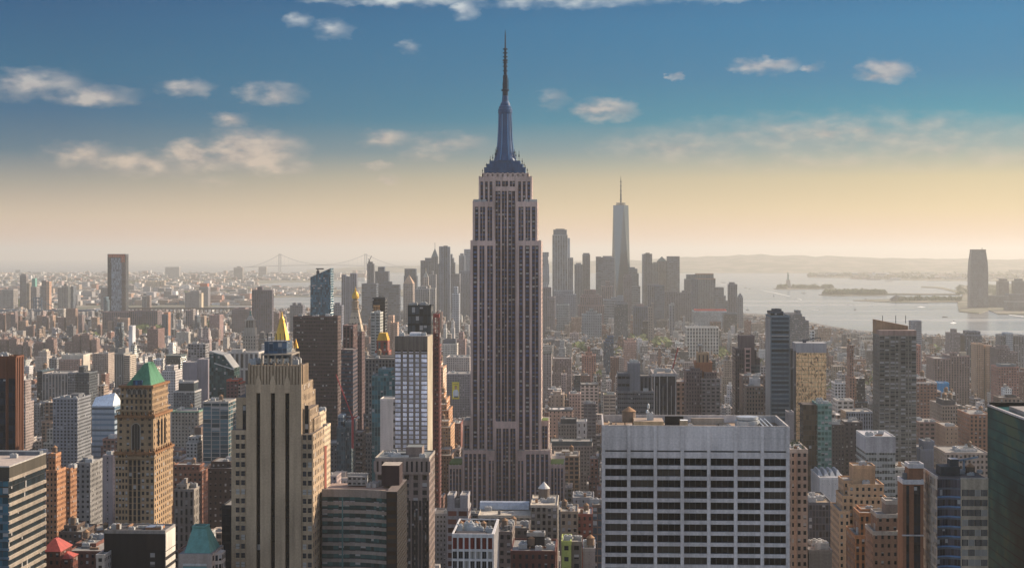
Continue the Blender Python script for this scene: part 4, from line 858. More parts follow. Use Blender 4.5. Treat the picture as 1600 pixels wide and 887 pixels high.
def clock_tower():
    d = 2100.0; X = lambda px, v=0: P(px, 400, d + v)[0]; Z = lambda py: P(553, py, d)[2]; C = (.50, .40, .29)
    cx, cy = X(555.5, 12), d + 11
    e = thing('spire_tower', 'slim cream stone tower tapering to a small golden cupola', 'tower', (cx, d, 0))
    m = MB(); h = 10.6; m.box(cx - h, cx + h, cy - h, cy + h, 0, Z(520), C, PUNCH, ST(2.6, 3.6, .35, .5, 1, .2)); m.frustum((cx - h + .4, cx + h - .4, cy - h + .4, cy + h - .4), (cx - 4, cx + 4, cy - 4, cy + 4), Z(520), Z(484), C, ST(4, 8, .3, .3, 1, 0)); m.build('wall', e)
    m = MB(); m.box(cx - h - 1, cx + h + 1, cy - h - 1, cy + h + 1, Z(523), Z(520), shade(C, .85), bottom=True); m.build('cornice', e)
    m = MB(); m.lathe(cx, cy, [(5.4, Z(484)), (5.4, Z(482)), (4.4, Z(481)), (4.4, Z(473)), (5.0, Z(472)), (5.0, Z(471)), (3.4, Z(470)), (3.2, Z(466))], (.30, .22, .15), 8); m.build('lantern', e)
    m = MB(); m.lathe(cx, cy, [(4.6, Z(466.5)), (4.7, Z(463)), (3.9, Z(459)), (2.2, Z(456)), (1.3, Z(455)), (1.3, Z(452)), (.5, Z(451)), (0, Z(447))], (0, 0, 0), 12); m.build('cupola', e, 'gold')
    hero_reg(543, 572, 510, d); FOOT.append((cx - h, cx + h, d, d + 22)); LAND.append(('the gold-cupola stone tower', 555, 480, d, 'x'))
    # gold pyramid tower behind the deco tower
    d = 1500.0; X = lambda px, v=0: P(px, 400, d + v)[0]; Z = lambda py: P(440, py, d)[2]
    cx, cy = X(440.5, 12), d + 12
    e = thing('gold_pyramid_tower', 'pale stone tower with steep golden pyramid roof peeking over tan art deco tower', 'tower', (cx, d, 0))
    m = MB(); m.box(cx - 11, cx + 11, cy - 11, cy + 11, 0, Z(545), (.42, .38, .32), PUNCH); m.box(cx - 16, cx + 14, cy - 8, cy + 18, 0, Z(560), (.42, .38, .32), PUNCH); m.build('wall', e)
    m = MB(); m.lathe(cx, cy, [(8.2, Z(535)), (2.9, Z(504)), (2.5, Z(500)), (1.1, Z(495)), (0, Z(486))], (0, 0, 0), 8); m.build('pyramid_roof', e, 'gold')
    m = MB(); m.box(cx - 9.5, cx + 9.5, cy - 9.5, cy + 9.5, Z(545), Z(535), (.40, .34, .27), ST(3, 5, .5, .7, 1, 0)); m.build('parapet', e)
    m = MB(); m.lathe(cx + 12.5, cy + 6, [(2.4, Z(545)), (0, Z(530))], (0, 0, 0), 8); m.build('pinnacle', e, 'gold')
    hero_reg(425, 460, 575, d); FOOT.append((cx - 16, cx + 14, d, d + 30)); LAND.append(('the golden pyramid roof', 440, 500, d, 'x'))
    # lantern-topped stone tower on the left with its colonnaded base
    d = 2300.0; X = lambda px, v=0: P(px, 400, d + v)[0]; Z = lambda py: P(391, py, d)[2]; C = (.42, .37, .31)
    cx, cy = X(391.5, 12), d + 12
    e = thing('lantern_tower', 'stone clock tower with columned lantern and small green urn on top', 'tower', (cx, d, 0))
    m = MB(); m.box(cx - 9.5, cx + 9.5, cy - 9.5, cy + 9.5, 0, Z(524), C, ST(3.6, 5, .3, .5, 1, 0)); m.box(cx - 8, cx + 8, cy - 8, cy + 8, Z(524), Z(512), C, BLANK)
    m.frustum((cx - 5, cx + 5, cy - 5, cy + 5), (cx - 2, cx + 2, cy - 2, cy + 2), Z(500), Z(493), C); m.build('wall', e)
    m = MB(); m.box(cx - 5, cx + 5, cy - 5, cy + 5, Z(512), Z(500), shade(C, .6))
    for i in range(4):
        for s in (-1, 1): a = -5.6 + 3.7 * i; m.lathe(cx + a, cy + s * 6.2, [(.6, Z(512)), (.6, Z(501))], C, 6); m.lathe(cx + s * 6.2, cy + a, [(.6, Z(512)), (.6, Z(501))], C, 6)
    m.box(cx - 7, cx + 7, cy - 7, cy + 7, Z(501), Z(499.5), C, bottom=True); m.build('lantern', e)
    m = MB(); m.lathe(cx, cy, [(1.9, Z(493)), (1.6, Z(491)), (.5, Z(490)), (1.7, Z(488)), (.7, Z(486.6)), (0, Z(485))], (0, 0, 0), 8); m.build('urn', e, 'copper_blue')
    hero_reg(380, 404, 550, d); FOOT.append((cx - 10, cx + 10, d, d + 24)); LAND.append(('the stone tower with green urn', 391, 500, d, 'x'))
clock_tower()
B('civic_building', 'long pale building with row of giant columns below the lantern tower', [(352, 404, 551, 0, 40)], 2150, ST(6.5, 22, .55, .88, 1, 0, (.05, .055, .065)), (.50, .46, .42), 585, units=4, pent=1)
B('office_tower', 'dark maroon slim tower with striped blue lower flank', [(533, 551.5, 547, 0, 30, ST(2, 3.8, .96, .5, 1, .1, (.05, .07, .10)), (.10, .07, .075)), (536, 552, 509, 30.5, 58)], 1500, VERT, (.15, .085, .08), 690)
B('office_tower', 'dark maroon windowless tower directly below the golden cupola', [(551.8, 565.5, 520, 0, 22)], 1660, ST(2.4, 3.8, .4, .5, .9, .02), (.12, .075, .075), 672)
B('glass_tower', 'slim black glass tower with copper coloured corner panel', [(582, 601.5, 466, 0, 22), (583.5, 592, 478, -6, 0, ST(2, 3.5, .5, .7, .7, 0, (.05, .03, .02)), (.40, .22, .10))], 1900, DARKC, (.03, .035, .045), 520, mast=3)
B('apartment_tower', 'pale banded apartment tower in front of slim black glass tower', [(579, 594, 489, 0, 26)], 1820, ST(6, 3.4, .7, .42, 1, .1, (.05, .06, .06)), (.42, .42, .38), 560, units=2)
def gold_cap():
    e, T = B('brick_tower', 'red stepped tower with mustard gold square cap roof', [(586, 607, 549, 0, 24), (588.5, 605.5, 533, 2, 20)], 1600, ST(5, 3.6, .4, .8, .8, .1, (.05, .09, .09)), (.26, .08, .06), 558)
    t = T[1]; m = MB(); m.frustum((t[0], t[1], t[2], t[3]), (t[0] + 2, t[1] - 2, t[2] + 2, t[3] - 2), t[5] + .8, t[5] + 8.2, (.62, .36, .05)); m.build('cap_roof', e)
gold_cap()
B('apartment_tower', 'peach coloured twin-shafted apartment tower', [(602, 611, 503, 0, 24), (606.5, 614.5, 494, 8, 26), (612, 621, 505, 3, 24)], 2600, FINE, (.56, .38, .28), 545)
B('glass_tower', 'black steel and glass tower behind the slender bright-windowed tower', [(637, 673.5, 478, 0, 22)], 1300, ST(3.3, 7.5, .82, .8, .4, .25, (.035, .045, .055)), (.03, .035, .04), 523, roof=(.05, .05, .05), units=6)
def hoist():
    d = 1255.0; X = lambda px: P(px, 400, d)[0]; Z = lambda py: P(681, py, d)[2]; e = thing('hoist_tower', 'dark red lattice construction hoist beside the slender bright-windowed tower', 'construction hoist', (X(681), d, 0))
    x0, x1 = X(677.5), X(685.5); m = MB()
    for x in (x0, x1):
        for y in (d, d + 5): m.bar((x, y, 0), (x, y, Z(490)), .28, (.17, .045, .04))
    z = 0; k = 0
    while z < Z(491):
        for y in (d, d + 5): m.bar((x0, y, z), (x1, y, z), .22, (.2, .05, .045)); m.bar((x0 if k % 2 else x1, y, z), (x1 if k % 2 else x0, y, z + 3.6), .14, (.2, .05, .045))
        z += 3.6; k += 1
    m.build('lattice', e)
    m = MB(); m.box(x0 + .5, x1 - .5, d + .8, d + 4.5, 0, Z(520), (.10, .04, .04), ST(2, 3.6, .6, .5, 1, .2)); m.build('shaft', e)
    m = MB(); m.box(x0 - .3, x1 + .3, d - .3, d + 5.3, Z(496), Z(490.5), (.24, .05, .045), bottom=True); m.build('cage', e)
    hero_reg(676, 687, 705, d); FOOT.append((x0, x1, d, d + 5))
hoist()
B('construction_building', 'narrow maroon slab under scaffolding right of the bright-windowed tower', [(676.5, 686, 540, 0, 20)], 1262, ST(2.5, 3.4, .7, .35, 1, .05), (.17, .075, .07), 706)
def billboard_building():
    e, T = B('office_building', 'broad grey slab carrying a tall yellow portrait banner', [(697, 736, 585, 0, 60)], 2350, ST(2.4, 3.5, .45, .55, .8, .1), (.22, .21, .23), 655, units=3)
    d = 2350; X = lambda px: P(px, 400, d)[0]; Z = lambda py: P(712, py, d)[2]; y = d - .6
    m = MB(); m.box(X(706.5), X(717.5), y, y + .5, Z(623), Z(596.5), (.74, .60, .05), bottom=True); b = m.build('banner', e)
    c = X(712.3)
    def blob(name, pts, col, dy):
        q = MB(); q.poly([(x, y - dy, z) for x, z in pts], col); q.build(name, b)
    ell = lambda cx, cz, rx, rz: [(cx + rx * cos(2 * pi * k / 14), cz + rz * sin(2 * pi * k / 14)) for k in range(14)]
    blob('printed_coat', [(c - 4, Z(620)), (c + 4, Z(620)), (c + 4.2, Z(612)), (c + 2.4, Z(608.4)), (c - 2.4, Z(608.4)), (c - 4.2, Z(612))], (.62, .66, .70), .06)
    blob('printed_head', ell(c, Z(605.6), 1.7, 2.5), (.42, .24, .17), .1); blob('printed_hair', ell(c, Z(603.8), 1.9, 1.7), (.10, .06, .05), .08); blob('printed_caption', [(c - 2.5, Z(621)), (c + 3.5, Z(621)), (c + 3.5, Z(618.5)), (c - 2.5, Z(618.5))], (.06, .06, .07), .12)
    blob('printed_caption', [(c - 3.5, Z(600.3)), (c + 3.2, Z(600.3)), (c + 3.2, Z(599.3)), (c - 3.5, Z(599.3))], (.25, .22, .05), .12)
billboard_building()
B('apartment_building', 'white gridded block with dark penthouse left of the tallest skyscraper', [(692, 714, 538, 0, 30), (693, 712, 531, 3, 26, BLANK, (.10, .11, .13))], 2900, ST(3, 3.4, .5, .5, 1, 0), (.62, .57, .50), 560)
B('office_building', 'wide pale low block with blank roof beside the tallest skyscraper', [(697, 734, 559, 0, 60)], 2650, ST(3.5, 3.6, .5, .4, 1, .1), (.52, .46, .42), 580, units=6)
B('brick_apartment', 'rose brick stepped tower left of the tallest skyscraper', [(713, 727, 531, 0, 25), (717, 724, 520, 5, 20)], 3000, FINE, (.33, .22, .20), 560)
for k, (a, b, y, dd, cc) in enumerate([(684, 692, 575, 1900, (.40, .25, .16)), (685, 697, 625, 1780, (.46, .24, .12)), (684, 701, 642, 1690, (.44, .22, .11)), (684, 704, 668, 1600, (.50, .30, .17)), (684, 706, 712, 1470, (.30, .2, .15))]):
    B('avenue_building', ['slim brown block, farthest of the orange avenue row left of the tallest skyscraper', 'orange stepped block, second farthest in the sunlit avenue row', 'orange brick block with sunlit flank, middle of the avenue row', 'bright orange block, second nearest in the sunlit avenue row', 'brown block, nearest of the avenue row beside the tallest skyscraper'][k], [(a, b, y, 0, 50), (a, b - 3, y - 9, 14, 40)], dd, FINE, cc, y + 30, stx=ST(3, 3.5, .4, .5, 1, .1), tank=1, group='sunlit buildings along the avenue')
B('brick_building', 'dark red brick avenue block with pale cluttered roof', [(706, 720, 662, 0, 45)], 2050, FINE, (.24, .09, .07), 700, roof=(.6, .56, .5), units=5)
B('masonry_building', 'grey brown masonry block with pediment behind teal glass block', [(571, 617, 561, 0, 40), (573, 617, 557, 20, 38)], 1400, ST(3, 3.5, .5, .6, .8, .15), (.20, .175, .16), 700, units=4, tank=1)
B('glass_building', 'teal glass block with pale parapets left of the blank white slab', [(581, 617, 588, 0, 30), (591, 611, 578, 6, 26)], 1280, ST(2.2, 3.7, .8, .85, .8, .1, (.04, .12, .14)), (.10, .20, .21), 700, units=2)
B('blank_slab', 'blank white windowless slab left of the slender bright-windowed tower', [(594, 614.5, 624, 0, 20), (614.6, 617, 624, 0, 20, ST(1.6, 6.4, .9, .4, 1, 0), (.4, .36, .34))], 1190, ST(8, 3.3, 0, 0), (.58, .53, .50), 708)
B('stone_office', 'brown stone office block with tall top-floor windows and sunlit side', [(586.5, 670.5, 716, 0, 32)], 850, ST(4.6, 4.0, .5, .6, .8, .2), (.26, .20, .175), 887, stx=ST(4, 4, .45, .6, .8, .1), roof=(.2, .21, .2), units=6, pent=1, rim=(.38, .33, .28))
def stone_office_detail():
    e, T = BUILT['brown stone office block with tall top-floor windows and sunlit side']; t = T[0]; Z = lambda py: P(630, py, 850)[2]
    m = MB(); n = 11; w = (t[1] - t[0]) / n
    for i in range(n + 1): x = t[0] + w * i; m.box(x - .75, x + .75, 849.2, 850, Z(737), Z(720), (.31, .24, .21), bottom=True)
    m.box(t[0], t[1], 849.1, 850, Z(740), Z(736.6), (.34, .27, .23), bottom=True); m.box(t[0], t[1], 849.3, 850, Z(720), Z(716), (.30, .24, .2), bottom=True); m.build('pilaster', e)
    m = MB(); m.poly([(t[0] + .5, 849.9, Z(736.6)), (t[1] - .5, 849.9, Z(736.6)), (t[1] - .5, 849.9, Z(720)), (t[0] + .5, 849.9, Z(720))], (0, 0, 0)); m.build('attic_window', e, 'pane')
    m = MB()
    for i in range(6): x = P(638 + 5.6 * i, 800, 850)[0]; m.wall((x, 849.8), (x + 1.2, 849.8), 0, Z(781), ST(2, 4, .9, .8, .4, .1), (.07, .06, .055))
    m.build('window_strip', e)
stone_office_detail()
def curved_block():
    d = 655.0; X = lambda px, v=0: P(px, 400, d + v)[0]; Z = lambda py: P(560, py, d)[2]; C = (.30, .25, .215)
    e = thing('curved_office_block', 'office block with teal ribbon windows curving round toward a black brick shaft', 'building', (X(560), d, 0))
    zt = Z(765); x0, x1 = X(503), X(606.5)
    def arc(inset=0):
        pts = []
        for k in range(13):
            f = k / 12; x = x0 + (x1 - x0) * f; pts.append((x, d + inset + (0 if f < .35 else ((f - .35) / .65) ** 2 * -4.5)))
        return pts
    back = [(x1, d + 26), (x0, d + 26)]
    m = MB(); m.prism(arc(.5) + back, 0, zt - 1, (.05, .055, .06), ST(1.6, 3.4, .92, .9, .6, .3, (.03, .075, .075)), top=(.38, .27, .21)); m.build('wall', e)
    z = zt; fl = 3.36; k = 0
    while z > 60:
        h = 2.9 if k == 0 else 1.35; m = MB(); a, b = arc(0), arc(.52)
        for i in range(12):
            m.wall(a[i], a[i + 1], z - h, z, ST(1.3, 9, 0, 0), C); m.poly([(*a[i], z), (*a[i + 1], z), (*b[i + 1], z), (*b[i], z)], C); m.poly([(*b[i], z - h), (*b[i + 1], z - h), (*a[i + 1], z - h), (*a[i], z - h)], C)
            if k == 0: m.box(a[i][0], a[i][0] + .12, a[i][1] - .06, a[i][1], z - h, z, shade(C, .75))
        m.build('spandrel_band', e); z -= fl + (h - 1.35 if k == 0 else 0); k += 1
    for px_ in (534, 565.5): m = MB(); m.box(X(px_), X(px_ + 2), d - .05, d + .5, 0, zt - 3, (.10, .20, .2), bottom=True); m.build('fin', e)
    # black brick shaft
    m = MB(); xa, xb = X(606.6), X(623); m.box(xa, xb, d - 6, d + 30, 0, zt + .3, (.022, .016, .014), ST(9, 3.36, .8, .5, 1.6, 0, (.05, .028, .015)), ST(1.1, 1.7, .8, .45, .6, 0, (.012, .011, .01)), top=(.2, .16, .14)); m.build('dark_shaft', e)
    m = MB(); m.box(X(596, 12), X(624, 12), d + 12, d + 24, zt, zt + 8.6, (.045, .028, .03), top=(.42, .36, .30)); m.build('penthouse', e)
    m = MB()
    m.box(X(543, 16), X(572, 16), d + 16, d + 22, zt - .5, zt + 3.4, (.36, .37, .37), ST(2, 2, .6, .4, 1, 0, (.05, .06, .06))); m.build('cooling_plant', e)
    for i in range(4): s = .8; place('fan', UNIT, e, (X(546 + 8 * i, 18), d + 19, zt + 3.4), (s, s, .6))
    r = MB(); a = arc(0)
    for i in range(12): r.prism([a[i], a[i + 1], (a[i + 1][0], a[i + 1][1] + .6), (a[i][0], a[i][1] + .6)], zt - .05, zt + .35, (.36, .31, .27))
    r.build('parapet', e)
    for i in range(6): place('air_unit', UNIT, e, (X(576 + 3 * i, 14), d + 14 + i % 3 * 3, zt - 1), (.6, .6, 1.1))
    hero_reg(502, 640, 887, d); FOOT.append((x0, xb, d - 6, d + 30)); LAND.append(('the curved office block', 560, 765, d, 'x'))
curved_block()
B('glass_building', 'blue-grey faceted tower with pale domed cap in front of the bronze monolith', [(526, 540, 668, 0, 22), (528, 536, 650, 3, 18, BLUEC, (.25, .30, .34)), (539, 549, 660, 2, 24)], 1250, ST(1.8, 3.6, .7, .7, .8, .15, (.04, .07, .085)), (.09, .12, .14), 742)
B('glass_building', 'narrow grey shaft with orange edge strip right of the blue faceted tower', [(548, 552.5, 662, 0, 18, BLANK, (.46, .42, .38)), (552.6, 566, 676, 0, 20)], 1300, ST(2, 3.8, .8, .6, 1, .2), (.20, .15, .14), 742)
B('brick_building', 'dark grey block at the foot of the blue faceted tower', [(511, 527, 693, 0, 26)], 1290, FINE, (.12, .12, .125), 742)
B('stone_building', 'brown grey block with gabled roof between teal tower and blue faceted tower', [(566, 583, 690, 0, 26), (569, 581, 678, 6, 20)], 1350, ST(2.6, 3.6, .4, .5, 1, .2), (.24, .20, .18), 742, tank=1)
B('brick_building', 'thin red brick party wall block right of tan art deco tower', [(504, 507.5, 700, 0, 6, BLANK, (.28, .08, .055))], 840, BLANK, (.28, .08, .055), 745)
def crane(name, label, d, base, top, tip, tail, bot, col, mat='crane_red', r=.5):
    X = lambda p: P(p[0], p[1], d); e = thing(name, label, 'crane', (X(base)[0], d, 0))
    b, t, q, w, u = X(base), X(top), X(tip), X(tail), X(bot)
    m = MB(); m.bar(u, t, r * 1.6, col); m.build('mast', e, mat)
    m = MB(); n = 12
    p0, p1 = np.array(t), np.array(q)
    for off in ((0, 0, r), (0, r * 1.2, -r * .6), (0, -r * 1.2, -r * .6)): m.bar(p0 + off, p1 + off, r * .45, col)
    for k in range(n): a = p0 + (p1 - p0) * k / n; c = p0 + (p1 - p0) * (k + 1) / n; m.bar(a + (0, r, -r * .6), c + (0, 0, r), r * .25, col)
    m.build('jib', e, mat)
    m = MB(); m.bar(t, w, r * .9, col); m.build('counter_jib', e, mat)
    m = MB(); m.box(w[0] - 1.6 * r, w[0] + 1.6 * r, w[1] - 2 * r, w[1] + 2 * r, w[2] - 3 * r, w[2], (.5, .5, .5), bottom=True); m.build('counterweight', e)
    m = MB(); m.box(t[0] - 2 * r, t[0] + 2 * r, d - 2 * r, d + 2 * r, t[2] - 3 * r, t[2], (.4, .4, .4), bottom=True); m.build('cab', e, mat)
    return e
crane('tower_crane', 'red luffing crane leaning left in front of the bronze monolith', 1240, (551, 700), (551, 652), (525, 585), (560, 650), (551, 700), (0, 0, 0), r=.5)
crane('tower_crane', 'small red crane jib rising over dark roofs near the white-piered block', 1500, (1046, 600), (1050, 580), (1059, 545), (1046, 583), (1050, 610), (0, 0, 0), r=.8)
# ---- right of the tallest skyscraper
B('brick_tower', 'thin beige tower with rooftop planting squeezed beside the concrete office block', [(1235.5, 1262, 704, 0, 26)], 640, ST(2.1, 3.1, .5, .5, 1, .12), (.36, .27, .22), 887, rim=(.42, .34, .28))
def planting():
    e, T = BUILT['thin beige tower with rooftop planting squeezed beside the concrete office block']; t = T[0]; rnd = random.Random(3)
    for k in range(7):
        m = MB(); x, y, s = rnd.uniform(t[0] + 1, t[1] - 1), rnd.uniform(t[2] + 2, t[3] - 6), rnd.uniform(.8, 1.6)
        for j in range(40):
            a, b, c = rnd.gauss(0, s * .5), rnd.gauss(0, s * .5), rnd.uniform(0, 2 * s); m.poly([(x + a, y + b, t[5] + c), (x + a + .3, y + b, t[5] + c + .15), (x + a + .1, y + b + .3, t[5] + c + .3)], (0, 0, 0))
        m.build('shrub', e, 'foliage')
    m = MB(); x = P(1240.5, 800, 640)[0]; m.box(x, x + 1.2, 639.5, 640, 0, t[5] - 1, (.40, .26, .19)); m.build('pier', e)
planting()
B('concrete_building', 'grey block with taller windowless core behind the wide concrete block', [(965, 1021, 612, -6, 24, ST(1.5, 3.6, .8, .3, .8, .1), (.16, .155, .16)), (965, 984, 584, 0, 22, ST(3, 6, .9, .35, 1, 0), (.12, .125, .14)), (981, 1000, 568, 1, 20, BLANK, (.21, .21, .225)), (1000, 1018, 588, 4, 22, VSTRIP, (.10, .10, .11))], 1300, BLANK, (.17, .17, .18), 660, units=4)
def white_piers():
    e, T = B('office_building', 'dark glass block with white vertical piers and open roof behind the concrete block', [(1020, 1057, 584, 0, 50)], 1350, ST(2.2, 3.8, .85, .85, .6, 0, (.03, .035, .045)), (.05, .055, .065), 660, roof=(.36, .30, .24), rim=(.52, .47, .44), units=8)
    t = T[0]; X = lambda px: P(px, 400, 1350)[0]; Z = lambda py: P(1040, py, 1350)[2]
    for i, (px_, yt, w) in enumerate(((1017, 588, 1.5), (1021.5, 588, 1.5), (1026, 602, .7), (1030, 588, 1.2), (1035.6, 602, .6), (1042, 588, 1.2), (1048.6, 602, .6), (1055, 584, 1.5))):
        m = MB(); m.box(X(px_), X(px_ + w), 1348.9, 1350, 0, Z(yt), (.56, .52, .50)); m.build('pier', e)
    m = MB(); m.box(t[0] - 1, t[1] + 1, 1348.5, 1352, Z(587.5), Z(584.5), (.50, .47, .45), bottom=True); m.build('fascia', e)
white_piers()
B('ornate_building', 'pink ornate brick block between white-piered block and stepped tower', [(1056, 1072, 597, 0, 30)], 1500, ST(4, 4.4, .5, .6, 1, .1), (.48, .31, .23), 660, units=1)
B('stepped_tower', 'dark brick stepped tower crowned by tan and orange water-tank house', [(1072, 1097, 580, 0, 34), (1080, 1094, 576, 6, 30), (1096, 1125.5, 592, -2, 30, ST(4, 3.4, .6, .5, 1, .25), (.23, .20, .19)), (1100, 1120, 582, 4, 26), (1087, 1113, 567, 8, 28, BLANK, (.30, .13, .07)), (1089.5, 1108, 552, 11, 26, ST(4, 14, .3, .8, .8, 0), (.38, .26, .16)), (1092, 1096, 541, 14, 18, BLANK, (.24, .2, .16))], 1450, ST(2.3, 3.4, .42, .55, 1, .1), (.155, .115, .115), 663, units=5)
B('stepped_tower', 'dark stepped glass tower with pink framed strip and tall blank crown', [(1149, 1171, 545, 0, 34), (1156, 1179, 525, 4, 26, BLANK, (.15, .12, .12)), (1170, 1182, 548, 6, 30), (1180, 1187.5, 560, 8, 30), (1163.5, 1173.5, 545, -1.5, 3, ST(5, 4.4, .62, .7, 1, 0), (.44, .30, .27)), (1172, 1187, 571, 3, 20, ST(2, 3.8, .96, .55, 1, .1, (.03, .05, .06)), (.09, .10, .115))], 1520, ST(2, 3.6, .7, .7, .7, .05, (.03, .03, .04)), (.10, .085, .09), 663)
B('brick_building', 'brown block with curved parapet in front of the pink-stripped tower', [(1160, 1198, 588, 0, 30)], 1440, FINE, (.19, .14, .12), 663, units=4)
B('brick_building', 'tan block with white rooftop sheds just above the concrete office roof', [(1166, 1193, 604, 0, 22), (1173, 1188, 592, 5, 18, BLANK, (.6, .58, .57))], 1360, ST(2.4, 3.4, .45, .55, 1, .15), (.26, .2, .165), 663, units=6)
B('glass_tower', 'tall dark blue banded tower with jagged stepped top', [(1204, 1234, 494, 0, 36, ST(12, 3.7, .9, .6, 1, .03, (.025, .045, .065)), (.13, .17, .20)), (1204, 1224, 487.5, 6, 30), (1209, 1221, 484, 8, 24), (1203.3, 1204.1, 500, .5, 36, BLANK, (.34, .32, .30))], 1300, DARKC, (.06, .075, .095), 700)  # the thin pale tier paints the glass reflection on the left face
B('office_building', 'grey ridged slab filling the gap right of the dark blue banded tower', [(1234, 1240.5, 575, 0, 30), (1235, 1239, 545, 8, 22)], 1340, VSTRIP, (.12, .12, .13), 690)
B('concrete_shaft', 'bare grey shaft just above the right end of the concrete office block', [(1231, 1240.5, 645, 0, 12)], 900, BLANK, (.28, .25, .24), 700)
def mirror_tower():
    m, nt, p = newmat('painted_reflection')
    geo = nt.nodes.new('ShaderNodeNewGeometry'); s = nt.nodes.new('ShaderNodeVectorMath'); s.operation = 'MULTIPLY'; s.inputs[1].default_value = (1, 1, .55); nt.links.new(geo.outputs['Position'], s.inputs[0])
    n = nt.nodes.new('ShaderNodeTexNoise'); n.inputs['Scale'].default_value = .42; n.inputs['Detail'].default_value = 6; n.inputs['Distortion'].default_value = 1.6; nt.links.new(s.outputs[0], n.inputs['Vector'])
    nt.links.new(nramp(nt, n.outputs['Fac'], [(.34, (.03, .03, .035, 1)), (.40, (.30, .18, .10, 1)), (.46, (.78, .48, .24, 1)), (.6, (.92, .66, .38, 1))]), p.inputs['Base Color'])  # golden and dark reflections painted as noise in the base colour
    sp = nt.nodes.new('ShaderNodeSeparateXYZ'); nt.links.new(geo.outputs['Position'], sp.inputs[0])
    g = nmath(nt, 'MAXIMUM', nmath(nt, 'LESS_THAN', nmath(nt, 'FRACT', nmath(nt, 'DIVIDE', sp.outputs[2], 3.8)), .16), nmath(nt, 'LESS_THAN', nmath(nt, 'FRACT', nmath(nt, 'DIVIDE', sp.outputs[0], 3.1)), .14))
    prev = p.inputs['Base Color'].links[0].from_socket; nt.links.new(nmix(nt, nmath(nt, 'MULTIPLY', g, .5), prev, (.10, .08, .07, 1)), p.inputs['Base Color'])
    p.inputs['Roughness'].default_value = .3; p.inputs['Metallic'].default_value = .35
    d = 1500.0; X = lambda px, v=0: P(px, 400, d + v)[0]; Z = lambda py: P(1265, py, d)[2]
    e = thing('mirror_glass_tower', 'glass tower with rippling golden reflections, pale blank crown and roof crane', 'building', (X(1266), d, 0))
    q = MB(); q.box(X(1244), X(1291), d, d + 30, 0, Z(551), (0, 0, 0)); q.build('glass_wall', e, 'painted_reflection')
    q = MB(); q.box(X(1243.5), X(1291.5), d - .3, d + 30.3, Z(551), Z(536), (.34, .33, .34), ST(5, 4, .02, .02), bottom=True, top=(.3, .3, .3)); q.build('crown', e)
    q = MB(); q.box(X(1241), X(1244), d + 1, d + 30, 0, Z(548), (.16, .17, .19), VSTRIP); q.build('service_wall', e)
    q = MB(); xb = X(1259); zb = Z(536); q.box(xb - 1.5, xb + 1.5, d + 8, d + 11, zb, zb + 3, (.05, .06, .08)); q.bar((X(1251), d + 9, Z(533.5)), (X(1284), d + 9, Z(528)), .5, (.05, .06, .08)); q.bar((X(1284), d + 9, Z(528)), (X(1284.5), d + 9, Z(531.5)), .35, (.05, .06, .08)); q.build('roof_crane', e)
    hero_reg(1240, 1292, 720, d); FOOT.append((X(1241), X(1291), d, d + 30)); LAND.append(('the golden mirror-glass tower', 1266, 560, d, 'x'))
    e, T = B('glass_building', 'green glass block with wavy reflections in front of the golden mirror tower', [(1277.5, 1299.5, 632, 0, 30)], 1200, ST(2.4, 3.9, .8, .6, 1, .35, (.05, .12, .10)), (.17, .28, .24), 730, stx=ST(2, 3.8, .9, .9, 1, .1, (.06, .05, .04)), units=7)
    m = MB(); m.box(P(1255, 700, 1206)[0], P(1277, 700, 1206)[0], 1206, 1226, 0, P(1265, 632, 1206)[2], (.09, .07, .06), ST(2.2, 3.8, .85, .85, 1, .05, (.08, .055, .035))); m.build('wall', e)  # brown-gold glass colour paints the reflections of the left face
mirror_tower()
def apartment_slab():
    e, T = B('apartment_tower', 'tall apartment tower with brown sloping crown and pale window grid', [(1374, 1432, 524, 0, 28)], 1200, ST(4.1, 3.15, .82, .58, .85, .5, (.03, .035, .035)), (.21, .19, .165), 722, stx=ST(5, 3.15, .3, .5, 1, .1))
    t = T[0]; d = 1200; X = lambda px, v=0: P(px, 400, d + v)[0]; Z = lambda py: P(1400, py, d)[2]
    m = MB(); C = (.36, .23, .14); xa, xb, xc = X(1374), X(1424), X(1432)
    m.wall((xa, d + 12), (xb, d + 12), Z(524), Z(500.5), BLANK, C, z1b=Z(510)); m.wall((xb, d + 12), (xb, d + 28), Z(524), Z(510), BLANK, C); m.wall((xb, d + 28), (xa, d + 28), Z(524), Z(510), BLANK, C, z1b=Z(500.5)); m.wall((xa, d + 28), (xa, d + 12), Z(524), Z(500.5), BLANK, C)
    m.poly([(xa, d + 12, Z(500.5)), (xb, d + 12, Z(510)), (xb, d + 28, Z(510)), (xa, d + 28, Z(500.5))], C)
    m.build('sloping_crown', e)
    m = MB(); m.box(X(1374), X(1432), d - .4, d + 12, Z(524), Z(516), (.34, .24, .2), bottom=True); m.build('crown_band', e)
    for px_ in (1379, 1399.5, 1415):
        m = MB(); m.bar((X(px_, 14), d + 14, Z(506)), (X(px_, 14), d + 14, Z(494)), .2, (0, 0, 0)); m.build('antenna', e, 'antenna_metal')
    m = MB()
    for k in range(60):
        z = Z(528) - 3.15 * k
        if z > 2: m.box(t[0] + .5, t[1], d - .5, d, z - .25, z, (.30, .28, .25), bottom=True)
    for k in range(1, 4): x = t[0] + (t[1] - t[0]) * (k / 4 + .03); m.box(x - .5, x + .5, d - .55, d, 0, Z(526), (.22, .2, .17))
    m.build('balcony_slab', e)
apartment_slab()
B('white_office', 'white office block with blank crown and fine striped floors', [(1353, 1399, 683, 0, 36)], 1000, ST(1.6, 3.9, .88, .52, .9, .25, (.07, .075, .07)), (.42, .42, .385), 800, roof=(.55, .5, .45), rim=(.6, .58, .55), units=2)
